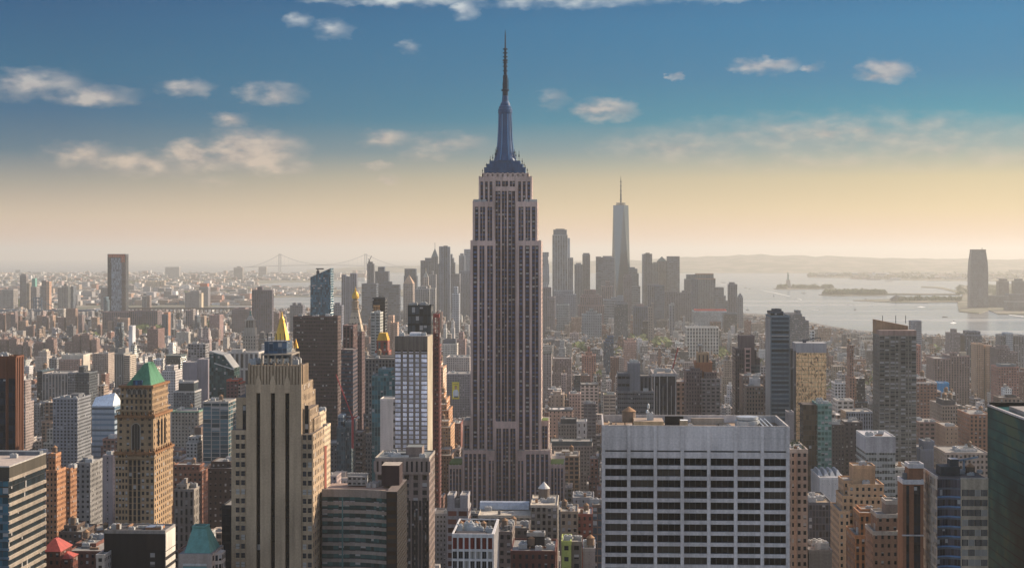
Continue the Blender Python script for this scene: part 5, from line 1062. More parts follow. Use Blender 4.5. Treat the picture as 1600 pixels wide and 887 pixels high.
def white_crown():
    e, T = BUILT['white office block with blank crown and fine striped floors']; t = T[0]; m = MB(); m.box(t[0] - .1, t[1] + .1, 999.7, 1036.1, P(1370, 707, 1000)[2], t[5] + .3, (.46, .44, .44), ST(3, 3, .03, 0)); m.build('blank_crown', e)
white_crown()
B('office_building', 'low pale wing with striped floors just right of the white office block', [(1399, 1421, 731, 4, 30)], 1010, ST(1.6, 3.9, .88, .5, .9, .2), (.5, .48, .45), 790)
B('stepped_block', 'warm orange setback building with square blank top block', [(1333, 1367.5, 729, 8, 20, BLANK, (.50, .30, .17)), (1326, 1381, 758, 4, 24), (1333, 1386, 778, 0, 12), (1318, 1336, 752, 9, 26), (1316, 1334, 776, 2, 22), (1311, 1328, 800, -3, 25)], 800, ST(2.9, 3.5, .42, .5, 1, .2), (.60, .36, .205), 887, units=3, rim=(.60, .36, .2))
B('stepped_block', 'rusty terraced building with tall studio windows below the orange setback building', [(1343, 1367, 803, 4, 20), (1336, 1370, 838, 0, 24), (1345, 1366, 797, 12, 24, VERT)], 700, ST(2.2, 3.6, .5, .65, .6, .25), (.42, .19, .085), 887, units=2)
B('brick_apartment', 'brown brick apartment block with small grey penthouse beside the brick shaft', [(1370, 1404, 805, 3, 17), (1364, 1404, 832, 0, 18), (1384, 1404, 784, 6, 15, BLANK, (.30, .24, .21))], 650, ST(2.7, 3.4, .38, .42, 1, .5), (.33, .20, .14), 887, units=3, rim=(.5, .45, .4))
B('brick_tower', 'red-brown brick shaft with black vertical window strips and white ledges', [(1411, 1443, 752, 0, 10), (1420, 1443, 727, 2, 9, BLANK, (.25, .115, .065))], 570, ST(30, 30, 0, 0), (.27, .125, .07), 887, rim=(.62, .58, .56), tank=0)
def shaft_windows():
    e, T = BUILT['red-brown brick shaft with black vertical window strips and white ledges']; Z = lambda py: P(1420, py, 570)[2]
    for a, b in ((1416, 1420.5), (1428, 1438)): m = MB(); m.wall((P(a, 800, 570)[0], 569.9), (P(b, 800, 570)[0], 569.9), 0, Z(758), ST(1.1, 3.4, .92, .75, .4, .02, (.015, .018, .024)), (.05, .04, .04)); m.build('window_strip', e)
    m = MB(); t = T[0]; m.box(t[0] - .4, t[1], 569.5, 570, Z(836.5), Z(834.5), (.6, .56, .55), bottom=True); m.build('ledge', e)
shaft_windows()
def corner_glass():
    d = 560.0; X = lambda px, v=0: P(px, 400, d + v)[0]; Z = lambda py: P(1490, py, d)[2]
    e = thing('curved_glass_building', 'curved glass office building with beige ribbed right wing and cluttered roof', 'building', (X(1500), d, 0))
    zt = Z(748); xl, xm, xr = X(1464.5), X(1501), X(1544)
    pts = []
    for k in range(9): f = k / 8; pts.append((xl + (xm - xl) * f, d + 1.6 * sin(pi * f) ))
    m = MB(); P0 = (xl, d + 26)
    m.wall(P0, pts[0], 0, zt, ST(1.5, 3.45, .9, .72, 1, .5, (.42, .34, .27)), (.50, .41, .32)); m.build('side_wall', e)  # bright beige glass colour stands in for its reflections
    m = MB()
    for a, b in zip(pts, pts[1:]): m.wall(a, b, 0, zt, ST(1.35, 3.45, .93, .8, .8, .12, (.05, .045, .055)), (.15, .17, .20))
    m.build('glass_wall', e)
    z = zt - 6.0; k = 0
    while z > 60:
        q = MB()
        for a, b in zip(pts, pts[1:]): q.poly([(a[0], a[1] - .3, z - .5), (b[0], b[1] - .3, z - .5), (b[0], b[1] - .3, z), (a[0], a[1] - .3, z)], (.13, .24, .42)); q.poly([(a[0], a[1] - .3, z), (b[0], b[1] - .3, z), (*b, z), (*a, z)], (.2, .3, .45))
        q.build('sunshade', e); z -= 3.45
    q = MB(); q.box(xm, xr, d - .2, d + 26, 0, zt, (.52, .42, .31), ST(20, 3.45, 0, 0), top=(.08, .075, .075)); q.poly([(x, y, zt - .02) for x, y in pts] + [(xm, d + 26, zt - .02), (xl, d + 26, zt - .02)], (.08, .075, .075)); q.build('wall', e)
    z = zt - 3.6; rows = []
    while z > 60: rows.append((z - 2.2, z)); z -= 3.45
    n = 4; w = (xr - xm - .6) / n
    win_grid(e, 'window', 'pane', [(xm + .4 + w * i, xm + .4 + w * (i + 1) - .12) for i in range(n)], rows, d - .25, .0, 64, (.35, .32, .28), 4)
    r = MB(); r.box(xm, xr, d - .25, d + .3, zt, zt + .5, (.52, .44, .36)); r.box(xl - .1, xl + .4, d + .5, d + 26, zt, zt + .8, (.55, .47, .4)); r.build('parapet', e)
    m = MB(); m.box(X(1470, 8), X(1500, 8), d + 8, d + 16, zt - .5, zt + 3.2, (.05, .055, .06)); m.box(X(1485, 10), X(1498, 10), d + 10, d + 15, zt + 3.2, zt + 5.6, (.055, .06, .065), top=(.5, .48, .45)); m.build('penthouse', e)
    water_tank(e, X(1518, 14), d + 16, zt - 2, .8)
    m = MB(); bx = X(1506, 14); m.bar((bx, d + 14, zt), (bx, d + 14, zt + 5), .35, (.25, .3, .34)); m.bar((bx, d + 14, zt + 5), (bx + 5, d + 14, zt + 6), .3, (.25, .3, .34)); m.bar((bx, d + 14, zt + 5), (bx - 2.4, d + 14, zt + 4.6), .35, (.25, .3, .34)); m.build('roof_crane', e)
    rnd = random.Random(9)
    for k in range(8): s = rnd.uniform(.4, .8); place('air_unit', UNIT, e, (X(rnd.uniform(1505, 1540), 10), d + rnd.uniform(8, 22), zt), (s, s, s))
    hero_reg(1440, 1545, 887, d); FOOT.append((xl, xr, d, d + 26)); LAND.append(('the curved glass office building', 1490, 750, d, 'x'))
    # dark green glass slab at the right edge
    d = 480.0; x0 = P(1543, 634, 620)[0]; zt = P(1543, 634, 620)[2]
    e = thing('green_glass_slab', 'dark green mirrored glass slab cut off by the right frame edge', 'building', (x0 + 25, d, 0))
    m, nt, p = newmat('painted_green_glass'); geo = nt.nodes.new('ShaderNodeNewGeometry'); s = nt.nodes.new('ShaderNodeVectorMath'); s.operation = 'MULTIPLY'; s.inputs[1].default_value = (1, .5, .7); nt.links.new(geo.outputs['Position'], s.inputs[0])
    n = nt.nodes.new('ShaderNodeTexNoise'); n.inputs['Scale'].default_value = .12; n.inputs['Detail'].default_value = 6; nt.links.new(s.outputs[0], n.inputs['Vector'])
    sp = nt.nodes.new('ShaderNodeSeparateXYZ'); nt.links.new(geo.outputs['Position'], sp.inputs[0])
    gz = nmath(nt, 'LESS_THAN', nmath(nt, 'FRACT', nmath(nt, 'DIVIDE', sp.outputs[2], 3.8)), .12); gy = nmath(nt, 'LESS_THAN', nmath(nt, 'FRACT', nmath(nt, 'DIVIDE', sp.outputs[1], 1.7)), .09)
    c = nramp(nt, n.outputs['Fac'], [(.42, (.012, .05, .05, 1)), (.56, (.022, .09, .085, 1)), (.66, (.07, .11, .07, 1))]); c = nmix(nt, nmath(nt, 'MAXIMUM', gz, gy), c, (.012, .03, .03, 1))
    nt.links.new(c, p.inputs['Base Color']); p.inputs['Roughness'].default_value = .3; p.inputs['Specular IOR Level'].default_value = .02  # mottled teal colour stands in for mirrored surroundings, hardly any real reflection
    bp = nt.nodes.new('ShaderNodeBump'); bp.inputs['Strength'].default_value = .1; nt.links.new(n.outputs['Fac'], bp.inputs['Height']); nt.links.new(bp.outputs[0], p.inputs['Normal'])
    m = MB(); m.box(x0, x0 + 50, d, 620, 0, zt, (0, 0, 0)); m.build('glass_wall', e, 'painted_green_glass')
    m = MB(); m.box(x0 - .15, x0 + .7, d, 620.2, zt, zt + .7, (.5, .46, .44)); m.box(x0 + .7, x0 + 50, 618, 620.2, zt, zt + 1.6, (.012, .012, .012)); m.build('parapet', e)
    m = MB(); m.box(x0 + 4, x0 + 40, 560, 604, zt, zt + 1.5, (.30, .27, .25)); m.build('roof_deck', e)
    hero_reg(1542, 1620, 887, d); FOOT.append((x0, x0 + 50, d, 620)); LAND.append(('the dark green glass slab', 1575, 650, d, 'x'))
corner_glass()
# ---- lower centre, between the skyscraper's foot and the camera
B('concrete_building', 'bare grey concrete frame with two square heads and red brick infill', [(699, 710, 775, 0, 14, BLANK, (.33, .31, .31)), (719, 731, 775, 0, 14, BLANK, (.33, .31, .31)), (710.1, 719, 782, 1, 12, BLANK, (.18, .17, .17)), (698.5, 731.5, 795, -.5, 18, ST(5, 4.2, .8, .6, 1, 0, (.12, .045, .035)), (.28, .26, .26))], 800, BLANK, (.3, .3, .3), 830)
def vault():
    e, T = B('loft_building', 'broad loft building with long grey glass barrel skylight on its roof', [(747, 829, 806, 0, 34), (829, 871, 790, 0, 40)], 950, ST(3.4, 4, .55, .6, .8, .2), (.24, .215, .18), 845, roof=(.48, .42, .34), rim=(.55, .48, .38), units=5)
    d = 950; X = lambda px, v: P(px, 400, d + v)[0]; m = MB(); x0, x1 = X(750, 26), X(827, 26); z = T[0][5]
    for k in range(6):
        a0, a1 = pi * k / 6, pi * (k + 1) / 6
        m.poly([(x0, d + 28 - 5 * cos(a0), z + .5 + 4.5 * sin(a0)), (x1, d + 28 - 5 * cos(a0), z + .5 + 4.5 * sin(a0)), (x1, d + 28 - 5 * cos(a1), z + .5 + 4.5 * sin(a1)), (x0, d + 28 - 5 * cos(a1), z + .5 + 4.5 * sin(a1))], (0, 0, 0))
    m.build('barrel_skylight', e, 'metal_light')
    t = T[1]; m = MB(); m.lathe(X(850, 30), d + 30, [(3.4, t[5]), (3.4, t[5] + 6.4)], (.16, .13, .11), 14); q = m.build('water_tank', e); m = MB(); m.lathe(X(850, 30), d + 30, [(3.8, t[5] + 6.3), (0, t[5] + 10.5)], (.66, .62, .56), 14); c = m.build('tank_roof', e); 
vault()
B('billboard_frame', 'blank black billboard box standing above low brick roofs', [(823.5, 851, 834, 0, 6)], 700, BLANK, (.022, .022, .026), 856, rim=(.35, .33, .3))
B('lime_building', 'lime green painted building with few dark windows at lower centre', [(877.5, 892.5, 847, 0, 16), (892.5, 909, 848, 1, 16, PUNCH, (.16, .14, .12))], 640, ST(3.1, 4.4, .45, .4, 1, 0), (.36, .40, .12), 887, units=3)
B('brick_building', 'long dark red brick building with rooftop pipes left of lime green building', [(798, 868, 862, 0, 30), (830, 870, 856, 10, 28)], 690, ST(2.6, 3.8, .4, .5, 1, .35), (.13, .05, .04), 887, units=8, tank=1)
B('brick_building', 'grey brown walk-up with arched windows right of white red-panelled block', [(779, 800, 832, 0, 30)], 760, ST(3, 3.8, .5, .55, 1, .3), (.21, .17, .15), 887, tank=1, units=3)
B('loft_building', 'dark low loft with pale coping between walk-up and billboard box', [(786, 826, 826, 0, 26)], 840, PUNCH, (.12, .10, .09), 856, tank=1, units=4)
B('loft_building', 'tan loft with rows of paired windows right of the barrel skylight', [(876, 903, 800, 0, 26)], 900, ST(3.2, 3.9, .5, .55, 1, .3), (.36, .27, .19), 832, tank=1, units=2)
B('brick_building', 'maroon brick building with pale roof right of tan paired-window loft', [(901, 926, 804, 0, 24)], 910, ST(3.4, 3.9, .4, .5, 1, .3), (.24, .08, .06), 828, roof=(.6, .52, .44), tank=1)
B('glass_building', 'dark glass building with orange-brown corner at foot of concrete office block', [(926, 941, 790, 0, 24)], 860, ST(2.6, 3.8, .8, .8, 1, .1, (.05, .07, .09)), (.18, .12, .09), 835, units=2)
B('stone_building', 'pale grey building with pitched parapet left of the concrete office block', [(895, 928, 778, 0, 26), (896, 924, 774, 12, 24)], 1030, ST(4, 4, .2, .35, 1, .1), (.30, .29, .29), 800, units=4)
B('stone_building', 'blank light grey wall block next to lime green building', [(911, 930, 858, 0, 20)], 660, ST(4, 4, .05, .05), (.34, .33, .34), 887, tank=1, units=2)
B('loft_building', 'brown gridded loft building behind green terrace of tallest skyscraper', [(865, 905, 713, 0, 40)], 1480, ST(4.4, 4.2, .68, .62, 1, .15, (.03, .045, .055)), (.33, .25, .18), 758, tank=1, units=6, pent=1)
B('stone_building', 'long grey building with slate mansard roof right of tallest skyscraper', [(860, 926, 697, 0, 30), (861, 925, 690, 2, 28, BLANK, (.10, .13, .14))], 1600, ST(3, 3.6, .4, .5, 1, .1), (.27, .24, .22), 712, units=5)
B('ornate_building', 'pink brick building with dark cornice and round arched windows', [(857, 895, 641, 0, 36)], 1850, ST(4.4, 4.2, .34, .42, 1, .1), (.50, .32, .24), 672, units=5, roof=(.55, .5, .45), rim=(.08, .09, .1))
B('stone_building', 'grey block with white classical corner pavilion and dark mansard top', [(872, 902, 663, 0, 24, ST(3, 4, .4, .5, 1, .1), (.26, .24, .22)), (876, 901, 655, 4, 22, BLANK, (.06, .07, .085)), (901, 917, 659, -2, 22, ST(7, 7, .22, .5, 1, 0), (.60, .58, .55))], 1700, PUNCH, (.3, .3, .3), 690, units=2)
B('office_building', 'dark grey narrow tower right of pink arched building', [(912, 931, 631, 0, 24)], 1750, ST(5, 3.8, .8, .5, 1, .1, (.05, .05, .06)), (.15, .14, .15), 690, units=4)
B('loft_building', 'pinkish white loft with wide triple windows behind dark narrow tower', [(907, 935, 601, 0, 34)], 2080, ST(5.4, 4.2, .6, .5, 1, .1), (.58, .47, .40), 640, rim=(.1, .1, .1), units=3)
B('loft_building', 'rose loft building with red sunlit edge left of pinkish white loft', [(889, 907, 616, 0, 30)], 2000, ST(3.6, 4, .4, .5, 1, .1), (.47, .31, .25), 655, units=3)
B('stone_building', 'tan gabled loft building left of rose loft building', [(860, 881, 617, 0, 34), (864, 877, 612, 4, 28)], 2030, ST(6, 5, .2, .4, 1, .1), (.50, .38, .29), 640, units=3, roof=(.65, .6, .52))
B('loft_building', 'low building with striped floors and roof garden left of grey core block', [(943, 962, 617, 0, 24)], 1950, ST(9, 4.2, .84, .4, 1, 0, (.06, .05, .05)), (.46, .37, .29), 640, units=2, roof=(.10, .15, .04))
B('brick_apartment', 'cross-shaped red brick apartment block with stepped water-tank top', [(909, 931, 556, 0, 36), (915, 925, 551, 10, 26), (918, 922, 543, 12, 22)], 2750, ST(4, 3.2, .5, .5, .8, .2), (.42, .20, .15), 585)
B('apartment_building', 'wide grey apartment slab with dark roof line right of the tallest skyscraper', [(864, 893, 561, 0, 40)], 2500, FINE, (.27, .21, .2), 583)
B('apartment_building', 'tall grey slab with pale sunlit edge touching the tallest skyscraper', [(845, 861.5, 552, 0, 30)], 2450, ST(4, 3.6, .4, .5, 1, .1), (.36, .30, .28), 600, rim=(.06, .08, .08))
B('glass_building', 'blue stepped glass building with helipad-like flat top', [(943, 959, 535, 0, 40), (946, 959, 531, 2, 36), (949, 959, 526, 4, 34)], 3100, BLUEC, (.06, .10, .16), 555)
B('brick_apartment', 'rosy brick apartment tower with peach flank right of blue stepped glass building', [(975, 994, 534, 0, 30), (980, 990, 530, 6, 24)], 2950, FINE, (.48, .30, .24), 562)
B('apartment_building', 'dark mid-rise slab in the haze below the tapering glass skyscraper', [(960, 981, 475, 0, 40)], 4200, VERT, (.14, .16, .18), 515)
B('office_building', 'long pale block with white upright fins', [(1073, 1123, 512, 0, 60)], 3700, ST(7, 8, .62, .8, 1, 0, (.05, .055, .06)), (.60, .56, .50), 532)
B('office_building', 'long white shed roofed block with bright red top band', [(1084, 1136, 487, 0, 80), (1086, 1135, 484.6, 4, 60, BLANK, (.62, .10, .08))], 5000, RIBBON, (.44, .46, .48), 500)
B('office_building', 'navy flat block right of the red-banded block', [(1131, 1152, 490, 0, 50)], 4800, DARKC, (.10, .13, .17), 503)
B('apartment_building', 'broad grey stepped hospital-like block above the river on the right', [(1228, 1253, 491, 0, 70), (1243, 1251, 486, 6, 30), (1252, 1258, 496, 4, 50), (1257, 1264, 502, 6, 50)], 3300, RIBBON, (.17, .18, .21), 530)
B('office_building', 'pale grey slab standing alone by the river right of the sloping-crown tower', [(1424, 1440, 502, 0, 24)], 2900, ST(1.7, 3.7, .6, .5, 1, .1), (.32, .33, .36), 545)
B('apartment_building', 'thin coral brick slab tucked against the sloping-crown tower', [(1432, 1438.5, 540, 0, 30)], 2300, FINE, (.46, .22, .17), 600)
B('loft_building', 'large brown brick loft block with white edged roof right of the sloping-crown tower', [(1432, 1464, 598, 0, 50), (1463, 1470, 612, 3, 46), (1433, 1447, 590, 10, 30)], 1900, ST(4, 3.8, .5, .5, 1, .2), (.27, .145, .11), 665, rim=(.7, .62, .55), units=4, tank=1)
B('construction_building', 'building wrapped in bright blue netting', [(1466, 1483, 599, 0, 24)], 2100, BLANK, (.03, .28, .55), 612)
B('apartment_building', 'tan twin-slab apartment tower near the right edge above red brick warehouses', [(1526, 1537, 538, 0, 40), (1536, 1541, 546, 4, 30, BLANK, (.2, .15, .14)), (1540, 1549.5, 541, 0, 40)], 2700, ST(2.6, 3.2, .35, .6, .8, .1), (.50, .32, .22), 600)
B('warehouse', 'huge brown warehouse with many window columns left of tan twin-slab tower', [(1460, 1486, 561, 0, 60), (1486, 1515, 557, 4, 70), (1488, 1496, 552, 10, 30), (1501, 1510, 551, 8, 20, BLANK, (.5, .42, .32))], 2500, ST(4, 3.8, .4, .7, .8, .1), (.25, .175, .165), 598)
B('apartment_building', 'grey brown stepped riverside tower with peaked top', [(1484, 1500, 521, 0, 40), (1488, 1495, 515, 6, 24)], 3200, FINE, (.27, .23, .23), 550)
B('office_building', 'bluish grey riverside block with two-level roof', [(1508, 1534, 524, 0, 60), (1511, 1522, 518, 5, 40), (1523, 1532, 518.5, 5, 40)], 3200, VERT, (.16, .18, .21), 545)
B('apartment_building', 'pale blue-grey slab cluster at the right edge by the river', [(1564, 1573, 524, 0, 40), (1572.5, 1583, 521, -4, 30, ST(2, 3.4, .6, .5, 1, 0), (.46, .50, .54)), (1584, 1604, 525, 0, 50)], 3000, VERT, (.27, .27, .28), 548)
B('apartment_building', 'dark brown hump-topped block with pale flank near right edge', [(1559, 1578, 545, 0, 50), (1562, 1576, 541, 6, 30), (1578, 1590, 551, 2, 40)], 2600, FINE, (.19, .155, .155), 575)
B('brick_building', 'red brick block with curved grey crown near the right edge', [(1560, 1592, 574, 0, 40), (1564, 1588, 570, 3, 30, BLANK, (.17, .19, .2))], 2200, ST(3.4, 3.6, .5, .5, 1, .2), (.30, .15, .13), 605)
B('loft_building', 'round-cornered brown tank house rising behind the green glass slab', [(1562, 1594, 622, 0, 20), (1575, 1588, 619, 4, 14, BLANK, (.06, .06, .06))], 1300, VSTRIP, (.27, .2, .155), 636)
B('loft_building', 'red brick avenue loft with dark rooftop tanks right of sloping-crown tower', [(1472, 1497, 634, 0, 60), (1474, 1492, 626, 5, 40, BLANK, (.07, .07, .08))], 1650, ST(2.6, 3.7, .5, .55, 1, .1), (.30, .235, .19), 690, tank=3)
B('loft_building', 'orange tan loft block with blank side left of green glass slab', [(1477, 1497, 667, 0, 40)], 1420, ST(4, 3.8, .2, .4, 1, .1), (.42, .28, .19), 700, units=3)
B('brick_building', 'orange brick loft with big windows beside green glass slab', [(1515, 1548, 648, 0, 50)], 1500, ST(3.6, 3.8, .5, .55, .8, .2), (.38, .20, .13), 670, tank=1, units=5)
B('brick_building', 'brown loft with three window rows under the coral cluttered roofs', [(1436, 1470, 660, 0, 40)], 1500, ST(4.6, 4, .6, .5, 1, .15), (.29, .19, .16), 690, units=6)
B('stone_building', 'blue-grey blank-walled building with white roof tank right of white office block', [(1438, 1474, 703, 0, 34), (1443, 1460, 690, 6, 24)], 1230, BLANK, (.15, .18, .235), 726, units=2)
B('loft_building', 'wedge-roofed loft with pale roof sheds behind the curved glass building', [(1478, 1545, 708, 0, 40), (1500, 1527, 702, 10, 28, BLANK, (.62, .56, .5))], 1150, ST(3, 3.9, .5, .5, 1, .2), (.36, .28, .23), 745, tank=1, units=6)
B('white_building', 'small white gridded building in the gap between mirror tower and sloping-crown tower', [(1308, 1334, 626, 0, 30)], 1900, ST(6.4, 5, .62, .5, 1, 0), (.64, .56, .48), 645, units=4)
B('office_building', 'grey finned office building left of the sloping-crown tower', [(1322, 1364, 644, 0, 34)], 1500, ST(2.2, 3.8, .5, .7, .7, .1), (.26, .28, .31), 665, units=3)
B('brick_building', 'dark brick building with small red roof sign left of the white office block', [(1320, 1348, 660, 0, 30)], 1380, ST(3.4, 3.7, .4, .5, 1, .4), (.085, .075, .08), 700, units=3)
B('brick_building', 'dark narrow building beside the green glass block', [(1300, 1319, 664, 0, 40)], 1320, FINE, (.09, .075, .075), 705, units=4)
B('market_hall', 'low white hall with row of four glass roof lanterns', [(1281, 1320, 747, 0, 46)], 1140, ST(4, 8, .05, .1), (.62, .58, .55), 762, roof=(.35, .35, .36))
def lanterns():
    e, T = BUILT['low white hall with row of four glass roof lanterns']; t = T[0]; n = 4; w = (t[1] - t[0]) / n
    for i in range(n): m = MB(); m.frustum((t[0] + w * i + .5, t[0] + w * (i + 1) - .5, t[2] + 12, t[3] - 4), (t[0] + w * i + w * .35, t[0] + w * i + w * .65, t[2] + 18, t[3] - 8), t[5], t[5] + 3.4, (0, 0, 0)); m.build('roof_lantern', e, 'unit_grey')
lanterns()
B('glass_building', 'dark gauzy glass building with wooden roof deck left of the orange setback building', [(1264, 1300, 786, 0, 40)], 900, ST(1.8, 3.8, .8, .8, .8, .03, (.03, .035, .045)), (.12, .12, .13), 850, roof=(.36, .27, .18), units=8)
B('concrete_building', 'low grey roof with two black cooling fans at bottom right of concrete office block', [(1264, 1300, 861, 0, 24)], 640, BLANK, (.2, .19, .18), 887, roof=(.25, .22, .2), units=4)
# ---- left side middle ground
B('apartment_building', 'tan crenellated brick block with pointed arches along its cornice', [(92, 125, 562, 0, 50), (96, 130, 555, 10, 50, BLANK, (.55, .50, .42))], 2750, ST(3, 3.6, .4, .6, .9, .1), (.34, .23, .19), 585, units=4)
B('apartment_building', 'beige slab with bright sunlit end wall and even windows', [(144, 169, 553, 0, 38)], 2850, ST(3.2, 3.3, .45, .4, 1, .2), (.40, .32, .27), 580, units=3)
B('apartment_tower', 'dark and cream striped pair of slabs above the green pyramid roof', [(179, 193, 553, 0, 50, VSTRIP, (.22, .22, .21)), (184, 196, 545, 14, 34, BLANK, (.30, .27, .24)), (193, 203, 556, 3, 40, ST(9, 3.2, .8, .45, 1, 0), (.50, .42, .34))], 2600, FINE, (.4, .35, .3), 605)
B('office_building', 'broad grey building with stone piers and dark glass corner', [(58, 66, 580, 0, 50, DARKC, (.06, .09, .11)), (66, 106, 584, -3, 50)], 2200, ST(4.4, 3.7, .5, .9, .5, .1, (.06, .07, .08)), (.36, .31, .28), 625, units=6, tank=1)
B('glass_tower', 'dark glass tower with stepped crown beside the broad grey piered building', [(106, 119, 583, 0, 40, ST(3, 3.6, .7, .7, .7, .1), (.30, .29, .29)), (120, 139, 583, -2, 36), (123, 131, 573, 6, 24)], 2120, ST(2, 3.7, .7, .6, .7, .06), (.10, .115, .13), 620)
B('apartment_building', 'pale stepped block with cream top tower on far left', [(55, 73, 558, 0, 40), (60, 73, 550, 8, 30), (66, 72, 547, 10, 26, BLANK, (.6, .52, .4))], 3200, FINE, (.44, .37, .32), 580)
def glass_wedge():
    d = 1500.0; X = lambda px, v=0: P(px, 400, d + v)[0]; Z = lambda py: P(340, py, d)[2]
    e = thing('wedge_glass_building', 'dark green glass building with two sloping roof blades', 'building', (X(345), d, 0)); C = (.05, .085, .085); s = ST(2, 3.8, .92, .86, .8, .12, (.04, .075, .075))
    m = MB(); x0, xm, x1 = X(327), X(350), X(365); y1 = d + 26
    m.wall((x0, d), (xm, d), 0, Z(549), s, C, z1b=Z(555)); m.wall((xm, d), (x1, d), 0, Z(555), s, C, z1b=Z(575)); m.wall((x1, d), (x1, y1), 0, Z(575), s, C); m.wall((x0, y1), (x0, d), 0, Z(549), s, C)
    m.poly([(x0, d, Z(549)), (xm, d, Z(555)), (xm, y1, Z(555)), (x0, y1, Z(549))], (.3, .3, .3)); m.poly([(xm, d, Z(555)), (x1, d, Z(575)), (x1, y1, Z(575)), (xm, y1, Z(555))], (.3, .3, .3)); m.build('wall', e)
    for pts in (((327, 548.5), (350, 554.5), (365, 575)), ((335, 567), (366, 577))):
        m = MB()
        for (a, b), (a2, b2) in zip(pts, pts[1:]): m.bar((X(a), d - .6, Z(b)), (X(a2), d - .6, Z(b2)), .45, (.55, .55, .52))
        m.build('roof_blade', e)
    hero_reg(325, 367, 620, d); FOOT.append((x0, x1, d, y1)); LAND.append(('the green glass wedge', 345, 560, d, 'x'))
    d = 1750.0; X = lambda px, v=0: P(px, 400, d + v)[0]; Z = lambda py: P(160, py, d)[2]
    e = thing('white_shed_building', 'white building with huge sloping pale roof left of the ornate tower', 'building', (X(160), d, 0)); m = MB(); x0, xm, x1 = X(143.5), X(172), X(179); y1 = d + 34
    m.box(x0, x1, d, y1, 0, Z(634), (.30, .36, .42), ST(20, 6, 1, .4, 1, 0, (.08, .14, .2))); m.build('wall', e)
    m = MB(); W = (.62, .70, .78)
    m.poly([(x0, d, Z(634)), (x1 - 2, d, Z(634)), (xm + 1, d + 16, Z(615)), (x0, d + 14, Z(622))], W); m.poly([(x1 - 2, d, Z(634)), (x1, y1, Z(634)), (xm + 1, d + 16, Z(615))], (.85, .85, .82)); m.poly([(x0, y1, Z(634)), (x0, d + 14, Z(622)), (xm + 1, d + 16, Z(615)), (x1, y1, Z(634))], W); m.poly([(x0, y1, Z(634)), (x0, d, Z(634)), (x0, d + 14, Z(622))], W); m.build('sloping_roof', e)
    hero_reg(143, 180, 650, d); FOOT.append((x0, x1, d, y1)); LAND.append(('the white sloping-roof building', 160, 625, d, 'x'))
glass_wedge()
B('office_building', 'smooth mauve-grey slab block left of the green glass wedge', [(285, 308, 567, 0, 46), (308, 325, 562, 4, 44)], 2300, ST(1.2, 4, .3, .0, .8, 0), (.24, .22, .25), 600)
B('apartment_building', 'white windowed block behind the green pyramid roof slope', [(253, 274, 580, 0, 34), (259, 272, 572, 8, 28)], 1950, ST(2.8, 3.3, .5, .42, 1, 0), (.54, .50, .48), 602)
B('office_building', 'dark green-grey low-rise block with hedge-like roof left of mauve slab', [(259, 282, 556, 0, 46)], 2900, DARKC, (.09, .12, .12), 575)
B('office_building', 'teal glass block with cream vertical fins left of tan art deco tower', [(317, 357, 628, 0, 36)], 1420, ST(8.5, 3.8, .9, .85, 1, .15, (.05, .10, .12)), (.40, .36, .32), 705, units=6, tank=1)
B('brick_apartment', 'dark maroon apartment block with red roof slab above teal finned block', [(354, 371, 594, 0, 22), (371, 377, 598, 3, 20, ST(3, 3.4, .5, .5, 1, 0), (.50, .38, .32))], 1480, ST(3, 3.3, .5, .5, 1, .1), (.16, .075, .075), 640, rim=(.5, .10, .06))
B('stone_building', 'low classical tan building with green roof edge right of the ornate tower', [(268, 309, 643, 0, 40)], 1800, ST(3.6, 4, .4, .5, 1, .1), (.38, .33, .27), 665, rim=(.2, .34, .25), units=5)
B('brick_building', 'brown windowless slab with orange sunlit edge below classical tan building', [(304, 314, 668, 0, 36)], 1560, BLANK, (.16, .11, .09), 705)
B('brick_building', 'dark building with flat black penthouse and white edge above mauve roofs', [(271, 304, 612, 0, 34, ST(3.2, 3.6, .5, .5, 1, .15), (.15, .165, .18)), (279, 303, 597, 8, 30, BLANK, (.03, .045, .055))], 1900, PUNCH, (.2, .2, .2), 635, units=2, rim=(.5, .48, .46))
B('brick_building', 'small white terraced house block right of the ornate tower shaft', [(291, 308, 692, 0, 20), (294, 310, 683, 8, 24)], 1500, ST(3, 3.4, .5, .5, 1, 0), (.52, .48, .44), 712, units=2)
B('brick_building', 'long tan block with banded parapet right of the ornate tower shaft', [(270, 318, 731, 0, 26)], 1260, ST(3.2, 3.8, .5, .5, 1, .2), (.40, .26, .18), 745, units=5, pent=1)
# ---------------------------------------------------------------- the far downtown cluster
V2 = ST(6, 8, .5, .8, .7, 0, (.05, .06, .08)); R2 = ST(9, 8, .9, .5, 1, 0, (.06, .08, .1)); P2 = ST(6, 7, .5, .5, 1, 0, (.06, .07, .08))
GC, BC, SC2 = (.13, .14, .165), (.09, .12, .155), (.42, .34, .27)
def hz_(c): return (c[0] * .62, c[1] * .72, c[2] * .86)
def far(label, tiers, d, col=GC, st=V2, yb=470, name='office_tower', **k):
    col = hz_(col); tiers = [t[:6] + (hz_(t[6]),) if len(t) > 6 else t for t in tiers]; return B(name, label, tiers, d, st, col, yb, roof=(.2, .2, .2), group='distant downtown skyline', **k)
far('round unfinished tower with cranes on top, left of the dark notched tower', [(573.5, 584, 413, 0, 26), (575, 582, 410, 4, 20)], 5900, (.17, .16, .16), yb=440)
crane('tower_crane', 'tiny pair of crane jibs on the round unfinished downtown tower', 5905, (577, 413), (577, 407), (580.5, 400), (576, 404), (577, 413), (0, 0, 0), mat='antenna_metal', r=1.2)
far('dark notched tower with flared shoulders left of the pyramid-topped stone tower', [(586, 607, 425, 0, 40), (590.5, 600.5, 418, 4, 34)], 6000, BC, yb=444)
far('broad grey slab below the round unfinished tower', [(565, 588, 444, 0, 50)], 5300, GC, R2)
